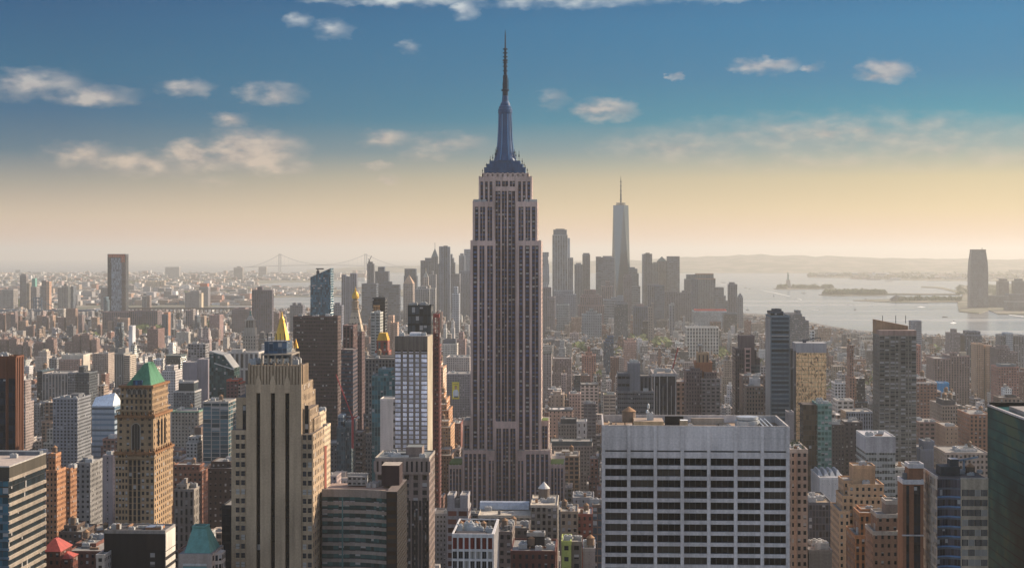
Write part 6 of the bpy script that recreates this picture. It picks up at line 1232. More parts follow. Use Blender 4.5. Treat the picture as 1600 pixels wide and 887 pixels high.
far('wide bluish slab left of the pyramid-topped stone tower', [(588, 623, 446, 0, 60), (600, 612, 441, 10, 30)], 5500, GC, R2)
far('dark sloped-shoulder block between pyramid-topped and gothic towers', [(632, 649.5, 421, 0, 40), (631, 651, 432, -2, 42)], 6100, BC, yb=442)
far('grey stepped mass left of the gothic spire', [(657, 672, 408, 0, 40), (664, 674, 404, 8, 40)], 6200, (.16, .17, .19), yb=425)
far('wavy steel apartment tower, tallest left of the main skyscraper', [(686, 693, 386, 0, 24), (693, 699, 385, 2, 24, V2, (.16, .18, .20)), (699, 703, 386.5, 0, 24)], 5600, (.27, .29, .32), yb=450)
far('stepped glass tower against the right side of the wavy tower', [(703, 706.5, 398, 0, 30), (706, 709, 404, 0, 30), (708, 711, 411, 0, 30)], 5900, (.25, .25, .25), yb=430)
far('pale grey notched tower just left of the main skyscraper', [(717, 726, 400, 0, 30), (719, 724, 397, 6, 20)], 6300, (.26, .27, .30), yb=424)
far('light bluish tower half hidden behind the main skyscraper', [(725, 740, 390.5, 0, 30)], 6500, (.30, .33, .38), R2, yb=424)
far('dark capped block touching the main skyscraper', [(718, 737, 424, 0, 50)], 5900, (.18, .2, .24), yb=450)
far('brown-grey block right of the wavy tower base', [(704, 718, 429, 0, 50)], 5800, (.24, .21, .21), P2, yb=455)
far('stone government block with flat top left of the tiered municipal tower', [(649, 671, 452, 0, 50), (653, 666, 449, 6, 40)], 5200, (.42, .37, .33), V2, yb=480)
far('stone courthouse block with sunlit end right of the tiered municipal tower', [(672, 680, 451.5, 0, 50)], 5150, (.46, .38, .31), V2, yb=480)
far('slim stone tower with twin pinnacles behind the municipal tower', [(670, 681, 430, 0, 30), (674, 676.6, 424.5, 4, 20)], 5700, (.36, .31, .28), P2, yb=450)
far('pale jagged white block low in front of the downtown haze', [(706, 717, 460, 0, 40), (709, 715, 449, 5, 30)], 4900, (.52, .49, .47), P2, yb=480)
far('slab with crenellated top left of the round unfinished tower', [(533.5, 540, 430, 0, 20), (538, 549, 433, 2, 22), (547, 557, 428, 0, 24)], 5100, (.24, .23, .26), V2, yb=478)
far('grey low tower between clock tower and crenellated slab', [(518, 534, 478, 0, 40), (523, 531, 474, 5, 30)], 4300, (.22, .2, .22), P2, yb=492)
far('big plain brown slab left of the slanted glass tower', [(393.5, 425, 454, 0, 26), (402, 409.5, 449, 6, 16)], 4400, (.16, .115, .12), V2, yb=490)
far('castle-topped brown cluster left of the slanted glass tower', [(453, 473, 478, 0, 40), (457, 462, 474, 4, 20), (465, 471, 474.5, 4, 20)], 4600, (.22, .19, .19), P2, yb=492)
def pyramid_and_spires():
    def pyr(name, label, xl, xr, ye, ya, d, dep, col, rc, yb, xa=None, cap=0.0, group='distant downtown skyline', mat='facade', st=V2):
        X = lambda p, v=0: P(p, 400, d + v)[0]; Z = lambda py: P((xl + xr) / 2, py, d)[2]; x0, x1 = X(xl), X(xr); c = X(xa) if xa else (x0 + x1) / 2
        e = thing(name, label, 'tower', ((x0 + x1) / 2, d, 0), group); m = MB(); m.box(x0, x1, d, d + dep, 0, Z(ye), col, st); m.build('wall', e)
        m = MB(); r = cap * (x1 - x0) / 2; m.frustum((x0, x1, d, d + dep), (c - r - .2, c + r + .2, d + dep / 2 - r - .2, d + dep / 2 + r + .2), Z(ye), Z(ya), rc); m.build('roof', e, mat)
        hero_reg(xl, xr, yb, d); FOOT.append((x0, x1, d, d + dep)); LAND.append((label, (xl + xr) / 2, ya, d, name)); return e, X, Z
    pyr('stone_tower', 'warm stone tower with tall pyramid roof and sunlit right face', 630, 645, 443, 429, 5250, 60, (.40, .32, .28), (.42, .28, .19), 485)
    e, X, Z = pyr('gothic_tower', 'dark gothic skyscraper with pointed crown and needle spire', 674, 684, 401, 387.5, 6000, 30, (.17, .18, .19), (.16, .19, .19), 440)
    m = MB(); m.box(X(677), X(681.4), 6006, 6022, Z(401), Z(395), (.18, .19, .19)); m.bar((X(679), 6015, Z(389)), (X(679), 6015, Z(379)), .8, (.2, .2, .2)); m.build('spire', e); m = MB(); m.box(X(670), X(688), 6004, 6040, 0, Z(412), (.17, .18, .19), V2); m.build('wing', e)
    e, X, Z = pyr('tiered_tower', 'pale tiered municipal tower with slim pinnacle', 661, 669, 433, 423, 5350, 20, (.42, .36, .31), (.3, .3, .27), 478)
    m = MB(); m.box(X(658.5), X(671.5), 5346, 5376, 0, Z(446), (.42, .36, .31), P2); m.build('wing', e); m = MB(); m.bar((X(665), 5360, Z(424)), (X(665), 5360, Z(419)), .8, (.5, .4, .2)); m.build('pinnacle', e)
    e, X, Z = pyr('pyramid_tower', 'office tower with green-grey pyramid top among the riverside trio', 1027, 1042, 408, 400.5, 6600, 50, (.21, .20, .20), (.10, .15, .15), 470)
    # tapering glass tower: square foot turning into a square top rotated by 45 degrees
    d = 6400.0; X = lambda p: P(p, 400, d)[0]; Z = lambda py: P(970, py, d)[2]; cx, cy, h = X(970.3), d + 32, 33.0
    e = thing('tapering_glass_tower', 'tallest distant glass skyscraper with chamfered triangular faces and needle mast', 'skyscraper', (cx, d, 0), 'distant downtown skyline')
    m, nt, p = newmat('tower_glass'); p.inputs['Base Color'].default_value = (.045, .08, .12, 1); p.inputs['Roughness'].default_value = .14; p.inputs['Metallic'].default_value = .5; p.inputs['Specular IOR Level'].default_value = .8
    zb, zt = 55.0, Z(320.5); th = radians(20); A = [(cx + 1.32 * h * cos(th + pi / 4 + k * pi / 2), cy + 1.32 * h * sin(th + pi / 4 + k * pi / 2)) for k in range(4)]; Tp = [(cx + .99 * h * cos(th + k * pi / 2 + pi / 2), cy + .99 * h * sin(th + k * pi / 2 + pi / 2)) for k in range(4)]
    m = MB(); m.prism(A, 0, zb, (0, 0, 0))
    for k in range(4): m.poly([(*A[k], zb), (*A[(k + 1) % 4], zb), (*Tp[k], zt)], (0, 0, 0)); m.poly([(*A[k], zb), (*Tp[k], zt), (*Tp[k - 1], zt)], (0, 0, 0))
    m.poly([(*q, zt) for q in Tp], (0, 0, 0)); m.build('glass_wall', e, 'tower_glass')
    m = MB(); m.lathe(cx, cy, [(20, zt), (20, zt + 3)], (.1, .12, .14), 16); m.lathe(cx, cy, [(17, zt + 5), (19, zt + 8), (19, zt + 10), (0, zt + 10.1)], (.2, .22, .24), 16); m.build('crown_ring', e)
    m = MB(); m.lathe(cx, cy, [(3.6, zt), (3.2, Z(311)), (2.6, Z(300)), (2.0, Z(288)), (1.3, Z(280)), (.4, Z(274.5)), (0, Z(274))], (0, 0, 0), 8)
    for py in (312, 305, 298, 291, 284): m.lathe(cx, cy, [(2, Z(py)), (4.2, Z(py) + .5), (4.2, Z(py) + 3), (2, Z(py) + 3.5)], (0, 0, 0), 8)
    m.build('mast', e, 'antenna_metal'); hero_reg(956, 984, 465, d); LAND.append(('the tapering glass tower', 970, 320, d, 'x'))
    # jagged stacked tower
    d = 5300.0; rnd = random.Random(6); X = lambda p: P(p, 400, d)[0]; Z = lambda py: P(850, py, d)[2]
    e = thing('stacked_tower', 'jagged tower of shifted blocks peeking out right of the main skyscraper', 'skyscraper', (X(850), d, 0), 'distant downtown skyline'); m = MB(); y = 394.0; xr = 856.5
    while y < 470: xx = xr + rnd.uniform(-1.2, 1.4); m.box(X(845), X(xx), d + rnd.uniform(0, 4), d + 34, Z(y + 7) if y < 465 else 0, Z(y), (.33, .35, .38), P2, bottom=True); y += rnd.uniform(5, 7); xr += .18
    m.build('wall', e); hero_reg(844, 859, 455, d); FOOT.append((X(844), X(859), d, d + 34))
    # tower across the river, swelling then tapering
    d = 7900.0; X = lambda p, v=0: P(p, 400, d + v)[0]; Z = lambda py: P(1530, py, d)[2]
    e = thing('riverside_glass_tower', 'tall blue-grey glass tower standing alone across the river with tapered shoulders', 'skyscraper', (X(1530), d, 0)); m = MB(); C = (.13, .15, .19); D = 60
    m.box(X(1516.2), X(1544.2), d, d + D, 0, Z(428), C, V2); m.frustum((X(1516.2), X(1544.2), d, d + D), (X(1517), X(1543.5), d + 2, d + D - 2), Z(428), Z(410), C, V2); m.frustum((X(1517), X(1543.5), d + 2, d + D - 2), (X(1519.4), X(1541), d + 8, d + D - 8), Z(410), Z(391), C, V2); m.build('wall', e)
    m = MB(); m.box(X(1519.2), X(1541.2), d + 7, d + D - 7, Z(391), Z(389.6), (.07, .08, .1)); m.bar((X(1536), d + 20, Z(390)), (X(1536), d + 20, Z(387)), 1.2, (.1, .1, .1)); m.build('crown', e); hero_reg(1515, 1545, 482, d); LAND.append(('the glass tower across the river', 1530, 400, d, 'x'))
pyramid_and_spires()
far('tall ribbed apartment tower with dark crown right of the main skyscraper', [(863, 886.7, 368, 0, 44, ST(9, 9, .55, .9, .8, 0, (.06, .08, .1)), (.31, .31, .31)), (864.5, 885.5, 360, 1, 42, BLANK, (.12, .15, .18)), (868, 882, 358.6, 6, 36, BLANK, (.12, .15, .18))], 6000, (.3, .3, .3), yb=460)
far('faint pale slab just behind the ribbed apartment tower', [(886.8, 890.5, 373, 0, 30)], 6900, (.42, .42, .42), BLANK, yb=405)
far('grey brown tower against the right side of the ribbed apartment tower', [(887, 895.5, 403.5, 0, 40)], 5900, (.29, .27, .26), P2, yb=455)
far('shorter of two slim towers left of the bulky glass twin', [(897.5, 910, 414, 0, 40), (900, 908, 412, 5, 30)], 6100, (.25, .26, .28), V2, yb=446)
far('taller of two slim towers left of the bulky glass twin', [(910, 922, 398.5, 0, 36), (911, 921, 396.5, 3, 30)], 6200, (.20, .20, .21), V2, yb=446)
far('bulky dark glass slab pair left of the tapering glass tower', [(931, 939, 402, 0, 60, R2, (.12, .15, .18)), (938.8, 960, 403, 2, 60), (942, 956, 401, 8, 50)], 6100, (.20, .21, .24), R2, yb=455)
far('small brown curved-top block at the foot of the tapering glass tower', [(974, 987, 433, 0, 40), (976, 985, 430.5, 3, 36)], 5700, (.22, .175, .175), V2, yb=450)
far('dark glass block with sloped shoulder right of the tapering glass tower', [(983, 996, 421, 0, 50), (983, 992, 418.5, 2, 46), (995, 998, 428, 0, 50)], 6300, (.15, .18, .20), R2, yb=450)
far('stepped base block right of the tapering glass tower', [(975, 1000.5, 448, 0, 60)], 5800, (.24, .25, .26), R2, yb=470)
far('tallest of the riverside trio with lighter left edge', [(1003.5, 1006.5, 398, 0, 40, V2, (.40, .38, .36)), (1006.4, 1019, 397.5, 1, 44), (1009, 1015, 396, 4, 30)], 6300, (.19, .18, .17), V2, yb=465)
far('shoulder block between the riverside trio towers', [(1019, 1028, 412, 0, 40), (1021, 1027, 410.5, 4, 30)], 6500, (.25, .24, .22), V2, yb=450)
far('flat-topped banded tower, right one of the riverside trio', [(1042.4, 1062, 401.5, 0, 50)], 6500, (.24, .225, .215), R2, yb=455)
far('dark glass tower in front of the riverside trio', [(1023, 1038, 447, 0, 50), (1012, 1030, 445, 14, 60, V2, (.25, .23, .23))], 5300, (.11, .14, .18), R2, yb=490)
far('large brown office mass below the flat-topped banded tower', [(1039, 1058, 456, 0, 60), (1057, 1080, 458, 3, 60), (1066, 1074, 455, 8, 40)], 5400, (.25, .21, .21), V2, yb=490)
far('domed-shoulder grey block left of the wide copper-topped bank', [(1070, 1090, 437, 0, 50), (1073, 1088, 430, 6, 44)], 6000, (.21, .21, .21), P2, yb=480)
far('wide bank tower with thin copper cap', [(1087, 1118, 436, 0, 60), (1087.5, 1115, 428.5, 3, 56)], 5900, (.25, .235, .22), V2, yb=482, rim=(.35, .2, .14))
far('narrow dark blue slab in front of the wide bank tower', [(1080, 1091, 437, 0, 40)], 5600, (.12, .15, .19), V2, yb=482)
far('stepped grey block right of the wide bank tower', [(1118, 1131, 450, 0, 50), (1130, 1134, 463, 0, 50), (1133, 1138, 471, 0, 50)], 5800, (.22, .22, .22), R2, yb=482)
far('brown-grey apartment tower at the right end of the downtown skyline', [(1138.5, 1152, 445, 0, 40), (1140, 1148, 442, 6, 30)], 5300, (.22, .19, .19), V2, yb=487)
far('slim pointed-top tower ending the downtown skyline by the bay', [(1152.5, 1161, 465, 0, 30), (1154, 1160, 462, 4, 26), (1155.5, 1158, 459.5, 8, 20)], 5200, (.26, .25, .25), P2, yb=485)
far('big rosy stepped telephone building in front of the bulky glass twin', [(903, 944, 478, 0, 60), (907, 940, 464, 6, 56), (909, 935, 461, 10, 50), (913, 931, 453.5, 14, 44)], 5000, (.34, .20, .175), V2, yb=492, name='stepped_building')
far('dim rose brick block right of the stepped telephone building', [(940, 958, 448, 0, 50), (946, 953, 440, 6, 40)], 5400, (.36, .24, .21), V2, yb=470)
far('grey columned office mass left of the stepped telephone building', [(866, 896, 455, 0, 60), (880, 900, 461, -10, 50)], 5200, (.29, .29, .31), P2, yb=485)
far('mauve block touching the right edge of the main skyscraper', [(846, 861, 450, 0, 60), (855, 867, 465, -20, 40, V2, (.30, .22, .21))], 4900, (.25, .2, .22), V2, yb=492)
far('pale terrace-roofed block below the mauve block', [(870, 889, 477, 0, 50)], 4700, (.34, .33, .3), P2, yb=492)
far('ornate pale civic block with roof cupola below stepped telephone building', [(909, 940, 492, 0, 60), (916, 933, 488, 6, 50), (921, 927, 483.5, 12, 30)], 4400, (.36, .35, .33), P2, yb=512)
far('grey-green banded block with slanted side left of dark haze slab', [(943, 974, 469, 0, 60), (955, 974, 466, 4, 50), (965, 974, 463, 10, 40)], 5100, (.3, .32, .33), R2, yb=490)
far('dark stepped block right of dark haze slab', [(990, 1012, 480, 0, 50), (995, 1006, 476, 4, 40, BLANK, (.4, .26, .22))], 4500, (.15, .16, .18), V2, yb=500)
far('slender sunlit peach strip tower among the hazy riverside blocks', [(1013, 1020, 481, 0, 30), (1018, 1021, 474, 2, 20)], 4300, (.45, .32, .24), P2, yb=510)
far('pale two-shaft apartment tower below the brown office mass', [(1046, 1054, 477, 0, 30), (1049, 1053.5, 474.5, 4, 20)], 4600, (.44, .4, .37), V2, yb=500)
# across the bay and the east river
def fb(label, tiers, d, col=GC, st=V2, yb=480, name='apartment_tower', group='towers across the river', **k): return B(name, label, tiers, d, st, col, yb, roof=(.22, .2, .18), group=group, **k)
fb('lone slim tower with stepped crown on the far left horizon', [(31, 41, 431, 0, 30), (33, 40, 429, 4, 20)], 7300, (.24, .21, .21))
fb('lower slab with sunlit edge right of the slim stepped tower', [(41.5, 46, 443, 0, 30)], 7300, (.33, .26, .2))
fb('grey tower topped by a small green roof on the far left', [(48, 57, 449, 0, 40), (50, 55, 436, 4, 26, BLANK, (.12, .32, .27))], 7100, (.25, .22, .21))
fb('brown tower with orange flank beside the small green roof', [(63, 72, 448, 0, 40), (65, 72, 439, 4, 30), (72, 77, 441, 0, 30, P2, (.52, .32, .22))], 7000, (.25, .2, .19))
fb('long flat slab at the left edge above the bridge', [(0, 21, 453, 0, 60)], 7200, (.33, .3, .28))
fb('group of pale and dark slabs with bright end walls above the bridge', [(90, 98, 450, 0, 40), (97, 106, 448, -6, 30), (100, 104, 444, 6, 20), (106, 109.5, 448, -6, 30, BLANK, (.62, .54, .42)), (110, 114.5, 448, 0, 40, V2, (.12, .14, .17))], 6800, (.34, .3, .26), yb=476)
fb('small slab pair just left of the tall copper-framed tower', [(157, 169, 450, 0, 40)], 6900, (.30, .27, .26))
fb('long low white slab far off on the horizon', [(258, 280, 418, 0, 60)], 17000, (.45, .42, .40), yb=424)
fb('short blocky slab far off on the horizon left of the bridge tower', [(365, 379, 419, 0, 60), (370, 376, 417, 10, 40)], 15500, (.30, .27, .25), yb=424)
fb('small blocky slab beside the left leg of the faraway suspension bridge', [(404, 416, 418, 0, 60)], 17500, (.30, .28, .27), yb=424)
fb('red-roofed grey tower above the long viaduct', [(311, 325, 449, 0, 50), (312, 324, 444, 4, 40, BLANK, (.5, .16, .09))], 8000, (.25, .23, .24), yb=470)
fb('stepped grey and cream block left of the red-roofed grey tower', [(289, 300, 458, 0, 50), (298, 311, 455, -4, 40), (311, 315, 459, -6, 30, BLANK, (.60, .48, .34))], 7600, (.23, .21, .22), yb=472)
fb('brown striped slab between copper-framed tower and viaduct', [(222, 229, 464, 0, 30), (228, 234, 463, 3, 30, V2, (.3, .22, .18))], 6500, (.22, .22, .22), yb=480)
fb('row of tan end walls on the far shore', [(228, 235, 440, 0, 40), (237, 243, 439.6, 0, 40), (245, 250, 440, 0, 40), (252, 257, 439.4, 0, 40)], 11500, (.48, .38, .28), st=P2, yb=446)
fb('domed grey tower across the bay, left one of two', [(1560.5, 1576.5, 440, 0, 50), (1563, 1574, 436.5, 5, 40)], 8300, (.24, .21, .20), group='waterfront blocks across the bay')
fb('domed grey tower across the bay, right one of two', [(1584.5, 1601, 440, 0, 50), (1587, 1598, 436.5, 5, 40)], 8300, (.21, .22, .23), group='waterfront blocks across the bay')
fb('long low grey wharf blocks beside the lone glass tower', [(1545, 1576, 463, 0, 80), (1576, 1620, 460, 20, 90)], 8000, (.19, .2, .23), yb=484, group='waterfront blocks across the bay', name='office_building')
fb('low grey wharf building at the very right edge of the bay', [(1575, 1620, 472, 0, 80)], 7500, (.24, .24, .25), yb=488, group='waterfront blocks across the bay', name='office_building')
def copper_tower():
    e, T = fb('tall glass tower framed in dark brown with orange unfinished crown', [(168, 196.5, 398, 0, 34)], 5600, (.06, .075, .10), DARKC, yb=486)
    d = 5600; X = lambda p: P(p, 400, d)[0]; Z = lambda py: P(182, py, d)[2]
    m = MB(); m.wall((X(174), d - .6), (X(190), d - .6), 0, Z(403), ST(3, 8, .93, .9, .8, 0, (.16, .20, .25)), (.2, .22, .25)); m.build('glass_wall', e)
    m = MB(); m.box(X(169.5), X(195.5), d - 1, d + 10, Z(401.5), Z(397.5), (.55, .11, .05), ST(6, 8, .5, .8, 1, 0, (.1, .06, .05)), bottom=True); m.box(X(189), X(195), d - 1.1, d + 1, Z(410), Z(401), (.50, .13, .06), P2, bottom=True); m.build('unfinished_crown', e)
    m = MB(); m.box(X(190), X(196.5), d - .8, d + 1, 0, Z(410), (.15, .10, .085), V2); m.build('brown_wall', e)
    fb('low teal glass pair at the left foot of the copper-framed tower', [(161.5, 166, 465, 0, 30), (165, 168, 470, 4, 30)], 5500, (.10, .16, .2), yb=488)
copper_tower()
# housing slabs this side of the east river, sunlit ends
def slabs():
    names = ['first', 'second', 'third', 'fourth', 'fifth', 'sixth', 'seventh', 'eighth', 'ninth', 'tenth', 'eleventh', 'twelfth', 'thirteenth', 'fourteenth', 'fifteenth', 'sixteenth']
    row = [(0, 10, 531), (14, 26, 530), (24, 34, 541), (36, 44, 535), (53, 67, 537), (71, 84, 531), (101, 114, 536), (113, 125, 526), (127, 140, 524), (143, 151, 531)]
    for i, (a, b, y) in enumerate(row):
        fb('brick housing slab with sunlit end, %s from the left in the nearer row' % names[i], [(a, b, y, 0, 26), (a + 3, b - 3, y - 2, 6, 18)], 3900, (.21, .135, .12) if i % 3 else (.24, .16, .14), FINE, y + 22, name='housing_slab', group='brick housing slabs, nearer row')
    row = [(-2, 5, 491), (10, 17, 490), (17, 24, 492), (30, 40, 502), (40, 50, 511), (57, 66, 494), (66, 73, 495), (78, 82.5, 494), (91, 100, 497), (103, 118, 483), (122, 128, 493), (143, 152, 497), (153, 156, 508), (168, 175, 503), (177, 184, 497), (187, 200, 498)]
    for i, (a, b, y) in enumerate(row):
        c = [(.24, .155, .14), (.30, .2, .16), (.2, .15, .15), (.40, .27, .2)][i % 4]
        fb('housing tower, %s from the left in the farther row below the viaduct' % names[i], [(a, b, y, 0, 24)], 4900, c, FINE, y + 14, name='housing_slab', group='housing towers, farther row')
    fb('broad low brown slab under the copper-framed tower', [(160, 201, 488, 0, 60), (201, 246, 486.5, 6, 60)], 5000, (.19, .14, .145), V2, 500, name='housing_slab', group='housing towers, farther row')
    fb('dark boxy tower with orange cap above the river bend', [(253, 262, 492, 0, 40), (256, 263, 489, 4, 30, BLANK, (.4, .2, .13))], 4500, (.1, .12, .14), V2, 506)
    fb('squat dark red brick tower with green park either side', [(230, 247, 515, 0, 60), (235, 240, 511, 10, 30)], 3800, (.20, .12, .11), FINE, 535)
    fb('grey twin tower left of the long viaduct', [(290, 300, 486, 0, 50), (297, 302, 484, 4, 30, P2, (.3, .27, .26))], 4900, (.22, .17, .17), V2, 500)
    fb('pink slab with pale end wall below the viaduct', [(327, 343, 493, 0, 50), (304, 308, 494, 0, 40, V2, (.1, .13, .16))], 4600, (.33, .22, .21), FINE, 508)
    fb('broad brown warehouse block below the viaduct', [(362, 392, 484, 0, 80), (366, 383, 482, 8, 60)], 4900, (.19, .14, .14), P2, 496, name='warehouse')
    fb('slim blue glass tower beside a white slab in the left middle distance', [(180, 186, 512, 0, 26, BLUEC, (.10, .15, .2)), (201, 207, 510, 0, 26, BLANK, (.55, .56, .58)), (183, 190, 505, 6, 26)], 3700, (.14, .16, .18), BLUEC, 535)
slabs()

# ---------------------------------------------------------------- bridges, statue, islands, boats
def bridges():
    # faraway suspension bridge across the harbour mouth
    d = 24000.0; X = lambda p: P(p, 400, d)[0]; Z = lambda py: P(500, py, d)[2]; C = (0, 0, 0)
    e = thing('suspension_bridge', 'faint suspension bridge with two tall towers on the left horizon', 'bridge', (X(504), d, 0))
    for px_ in (437.5, 571.5):
        m = MB()
        for s in (-1, 1): m.box(X(px_) + s * 14 - 7, X(px_) + s * 14 + 7, d - 10, d + 10, -3, Z(396.5), C)
        for py in (397.5, 411, 419): m.box(X(px_) - 21, X(px_) + 21, d - 8, d + 8, Z(py) - 9, Z(py), C, bottom=True)
        m.build('bridge_tower', e, 'cable_grey')
    zd = Z(414.2); m = MB(); xs = [X(370) + (X(640) - X(370)) * k / 40 for k in range(41)]
    zf = lambda x: zd - 40 * ((x - X(504)) / (X(640) - X(504))) ** 2
    for a, b in zip(xs, xs[1:]): m.bar((a, d, zf(a)), (b, d, zf(b)), 5.5, C)
    m.build('deck', e, 'cable_grey')
    for s in (-1, 1):
        m = MB(); n = 40
        def cab(p0, z0, p1, z1, sag):
            pr = None
            for k in range(n + 1):
                f = k / n; x = X(p0 + (p1 - p0) * f); z = z0 + (z1 - z0) * f - sag * 4 * f * (1 - f)
                if pr: m.bar(pr, (x, d + s * 12, z), 3.0, C)
                if 0 < k < n and k % 2 == 0 and s > 0: m.bar((x, d, z), (x, d, zf(x)), .9, C)
                pr = (x, d + s * 12, z)
        zt = Z(397); cab(437.5, zt, 571.5, zt, zt - zd - 8); cab(385, Z(418), 437.5, zt, 30); cab(571.5, zt, 635, Z(418), 30); m.build('cable', e, 'cable_grey')
    # steel bridge over the east river at the left
    d = 6000.0; X = lambda p: P(p, 400, d)[0]; Z = lambda py: P(58, py, d)[2]
    e = thing('steel_bridge', 'blue-grey steel suspension bridge tower and long deck at far left', 'bridge', (X(58), d, 0))
    solid('bridge_blue', (.07, .11, .16), .7, wear=False)
    m = MB()
    for px_ in (53, 57, 61, 65): m.bar((X(px_), d, 0), (X(px_), d, Z(464)), 1.6, C)
    for py in (464.5, 470, 476): m.box(X(52.5), X(65.5), d - 3, d + 3, Z(py) - 4, Z(py), C, bottom=True)
    for a, b in ((53, 57), (61, 65)): m.bar((X(a), d, Z(482)), (X(b), d, Z(470)), 1, C); m.bar((X(b), d, Z(482)), (X(a), d, Z(470)), 1, C)
    m.build('bridge_tower', e, 'bridge_blue')
    m = MB(); m.box(X(-40), X(152), d - 8, d + 8, Z(487), Z(483.6), C, bottom=True)
    for k in range(60): a = X(-40 + 192 * k / 60); m.bar((a, d - 9, Z(487)), (a, d - 9, 0), 1.2, C) if k % 6 == 0 else None
    m.build('deck', e, 'bridge_blue')
    for s in (0, 1):
        m = MB(); pr = None
        for k in range(25): f = k / 24; q = (X(59 + 34 * f), d + s * 8, Z(464.3) + (Z(483.6) - Z(464.3)) * (f ** .75)); m.bar(pr, q, .55, C) if pr else None; pr = q
        pr = None
        for k in range(25): f = k / 24; q = (X(57 - 75 * f), d + s * 8, Z(464.3) + (Z(484) - Z(464.3)) * (1 - (1 - min(1, f)) ** 2)); m.bar(pr, q, .55, C) if pr else None; pr = q
        m.build('cable', e, 'bridge_blue')
    # viaduct
    d = 6300.0; X = lambda p: P(p, 400, d)[0]; Z = lambda py: P(280, py, d)[2]
    e = thing('viaduct', 'long dark elevated roadway crossing the left middle distance', 'viaduct', (X(290), d, 0)); m = MB(); m.box(X(196), X(398), d, d + 14, Z(483), Z(480.4), (.13, .10, .09), bottom=True); m.build('deck', e)
    for k in range(0, 100, 3): m = MB(); x = X(198 + 2 * k); m.box(x - 2, x + 2, d + 3, d + 11, 0, Z(483), (.14, .11, .1)); m.build('pillar', e)
bridges()
def statue():
    d = 12800.0; X = lambda p: P(p, 400, d)[0]; C = (0, 0, 0); cx = X(1231.5); cy = G(1231.5, 449.6)[1]; s = 1.22
    k = cy / d; e = thing('statue', 'robed green statue holding a raised torch on a tall stone pedestal', 'statue', (X(1231.5) * k, cy, 0)); cx = X(1231.5) * k; s *= 1.15
    m = MB(); m.lathe(cx, cy, [(26 * s, 0), (26 * s, 10 * s)], (.34, .30, .26), 11); m.frustum((cx - 14 * s, cx + 14 * s, cy - 14 * s, cy + 14 * s), (cx - 9 * s, cx + 9 * s, cy - 9 * s, cy + 9 * s), 10 * s, 42 * s, (.36, .31, .26)); m.box(cx - 10 * s, cx + 10 * s, cy - 10 * s, cy + 10 * s, 42 * s, 46 * s, (.4, .35, .3), bottom=True); m.build('pedestal', e)
    m = MB(); z = 46 * s; m.lathe(cx, cy, [(6.2 * s, z), (5.6 * s, z + 10 * s), (4.6 * s, z + 20 * s), (4.9 * s, z + 26 * s), (4.2 * s, z + 30 * s), (1.6 * s, z + 32 * s), (1.5 * s, z + 33 * s), (2.1 * s, z + 34 * s), (2.1 * s, z + 37 * s), (0, z + 38.5 * s)], C, 10)
    m.bar((cx - 3 * s, cy, z + 30 * s), (cx - 5.5 * s, cy, z + 43 * s), 1.3 * s, C); m.bar((cx + 3.5 * s, cy - 2 * s, z + 27 * s), (cx + 5.5 * s, cy - 4 * s, z + 21 * s), 1.2 * s, C); m.build('robed_figure', e, 'statue_green')
    m = MB(); m.lathe(cx - 5.6 * s, cy, [(.7 * s, z + 42 * s), (1.7 * s, z + 44 * s), (1.2 * s, z + 45 * s), (.9 * s, z + 47 * s), (0, z + 48.5 * s)], C, 8); m.build('torch', e, 'gold')
    m = MB()
    for i in range(7): t = pi * (i + .5) / 7; m.bar((cx + 2 * s * cos(t), cy, z + 37 * s + 1 * s * sin(t)), (cx + 4.4 * s * cos(t), cy, z + 37 * s + 3.6 * s * sin(t)), .3 * s, C)
    m.build('crown', e, 'statue_green')
statue()
def clump(m, x, y, z, r, rnd, n=26):
    for j in range(n):
        t, f = rnd.uniform(0, 2 * pi), rnd.random() ** .5; px_, py_ = x + r * f * cos(t), y + r * f * sin(t); zz = z + r * (1.0 - f * f) * rnd.uniform(.5, 1.25) + r * .15; s = r * rnd.uniform(.22, .42); a = rnd.uniform(0, pi); tl = rnd.uniform(-.6, .6)
        m.poly([(px_ - s * cos(a), py_ - s * sin(a), zz - s * .7), (px_ + s * sin(a), py_ - s * cos(a), zz - s * .2 + tl * s), (px_ + s * cos(a), py_ + s * sin(a), zz + s * .6), (px_ - s * sin(a), py_ + s * cos(a), zz + s * .3 - tl * s)], (0, 0, 0))
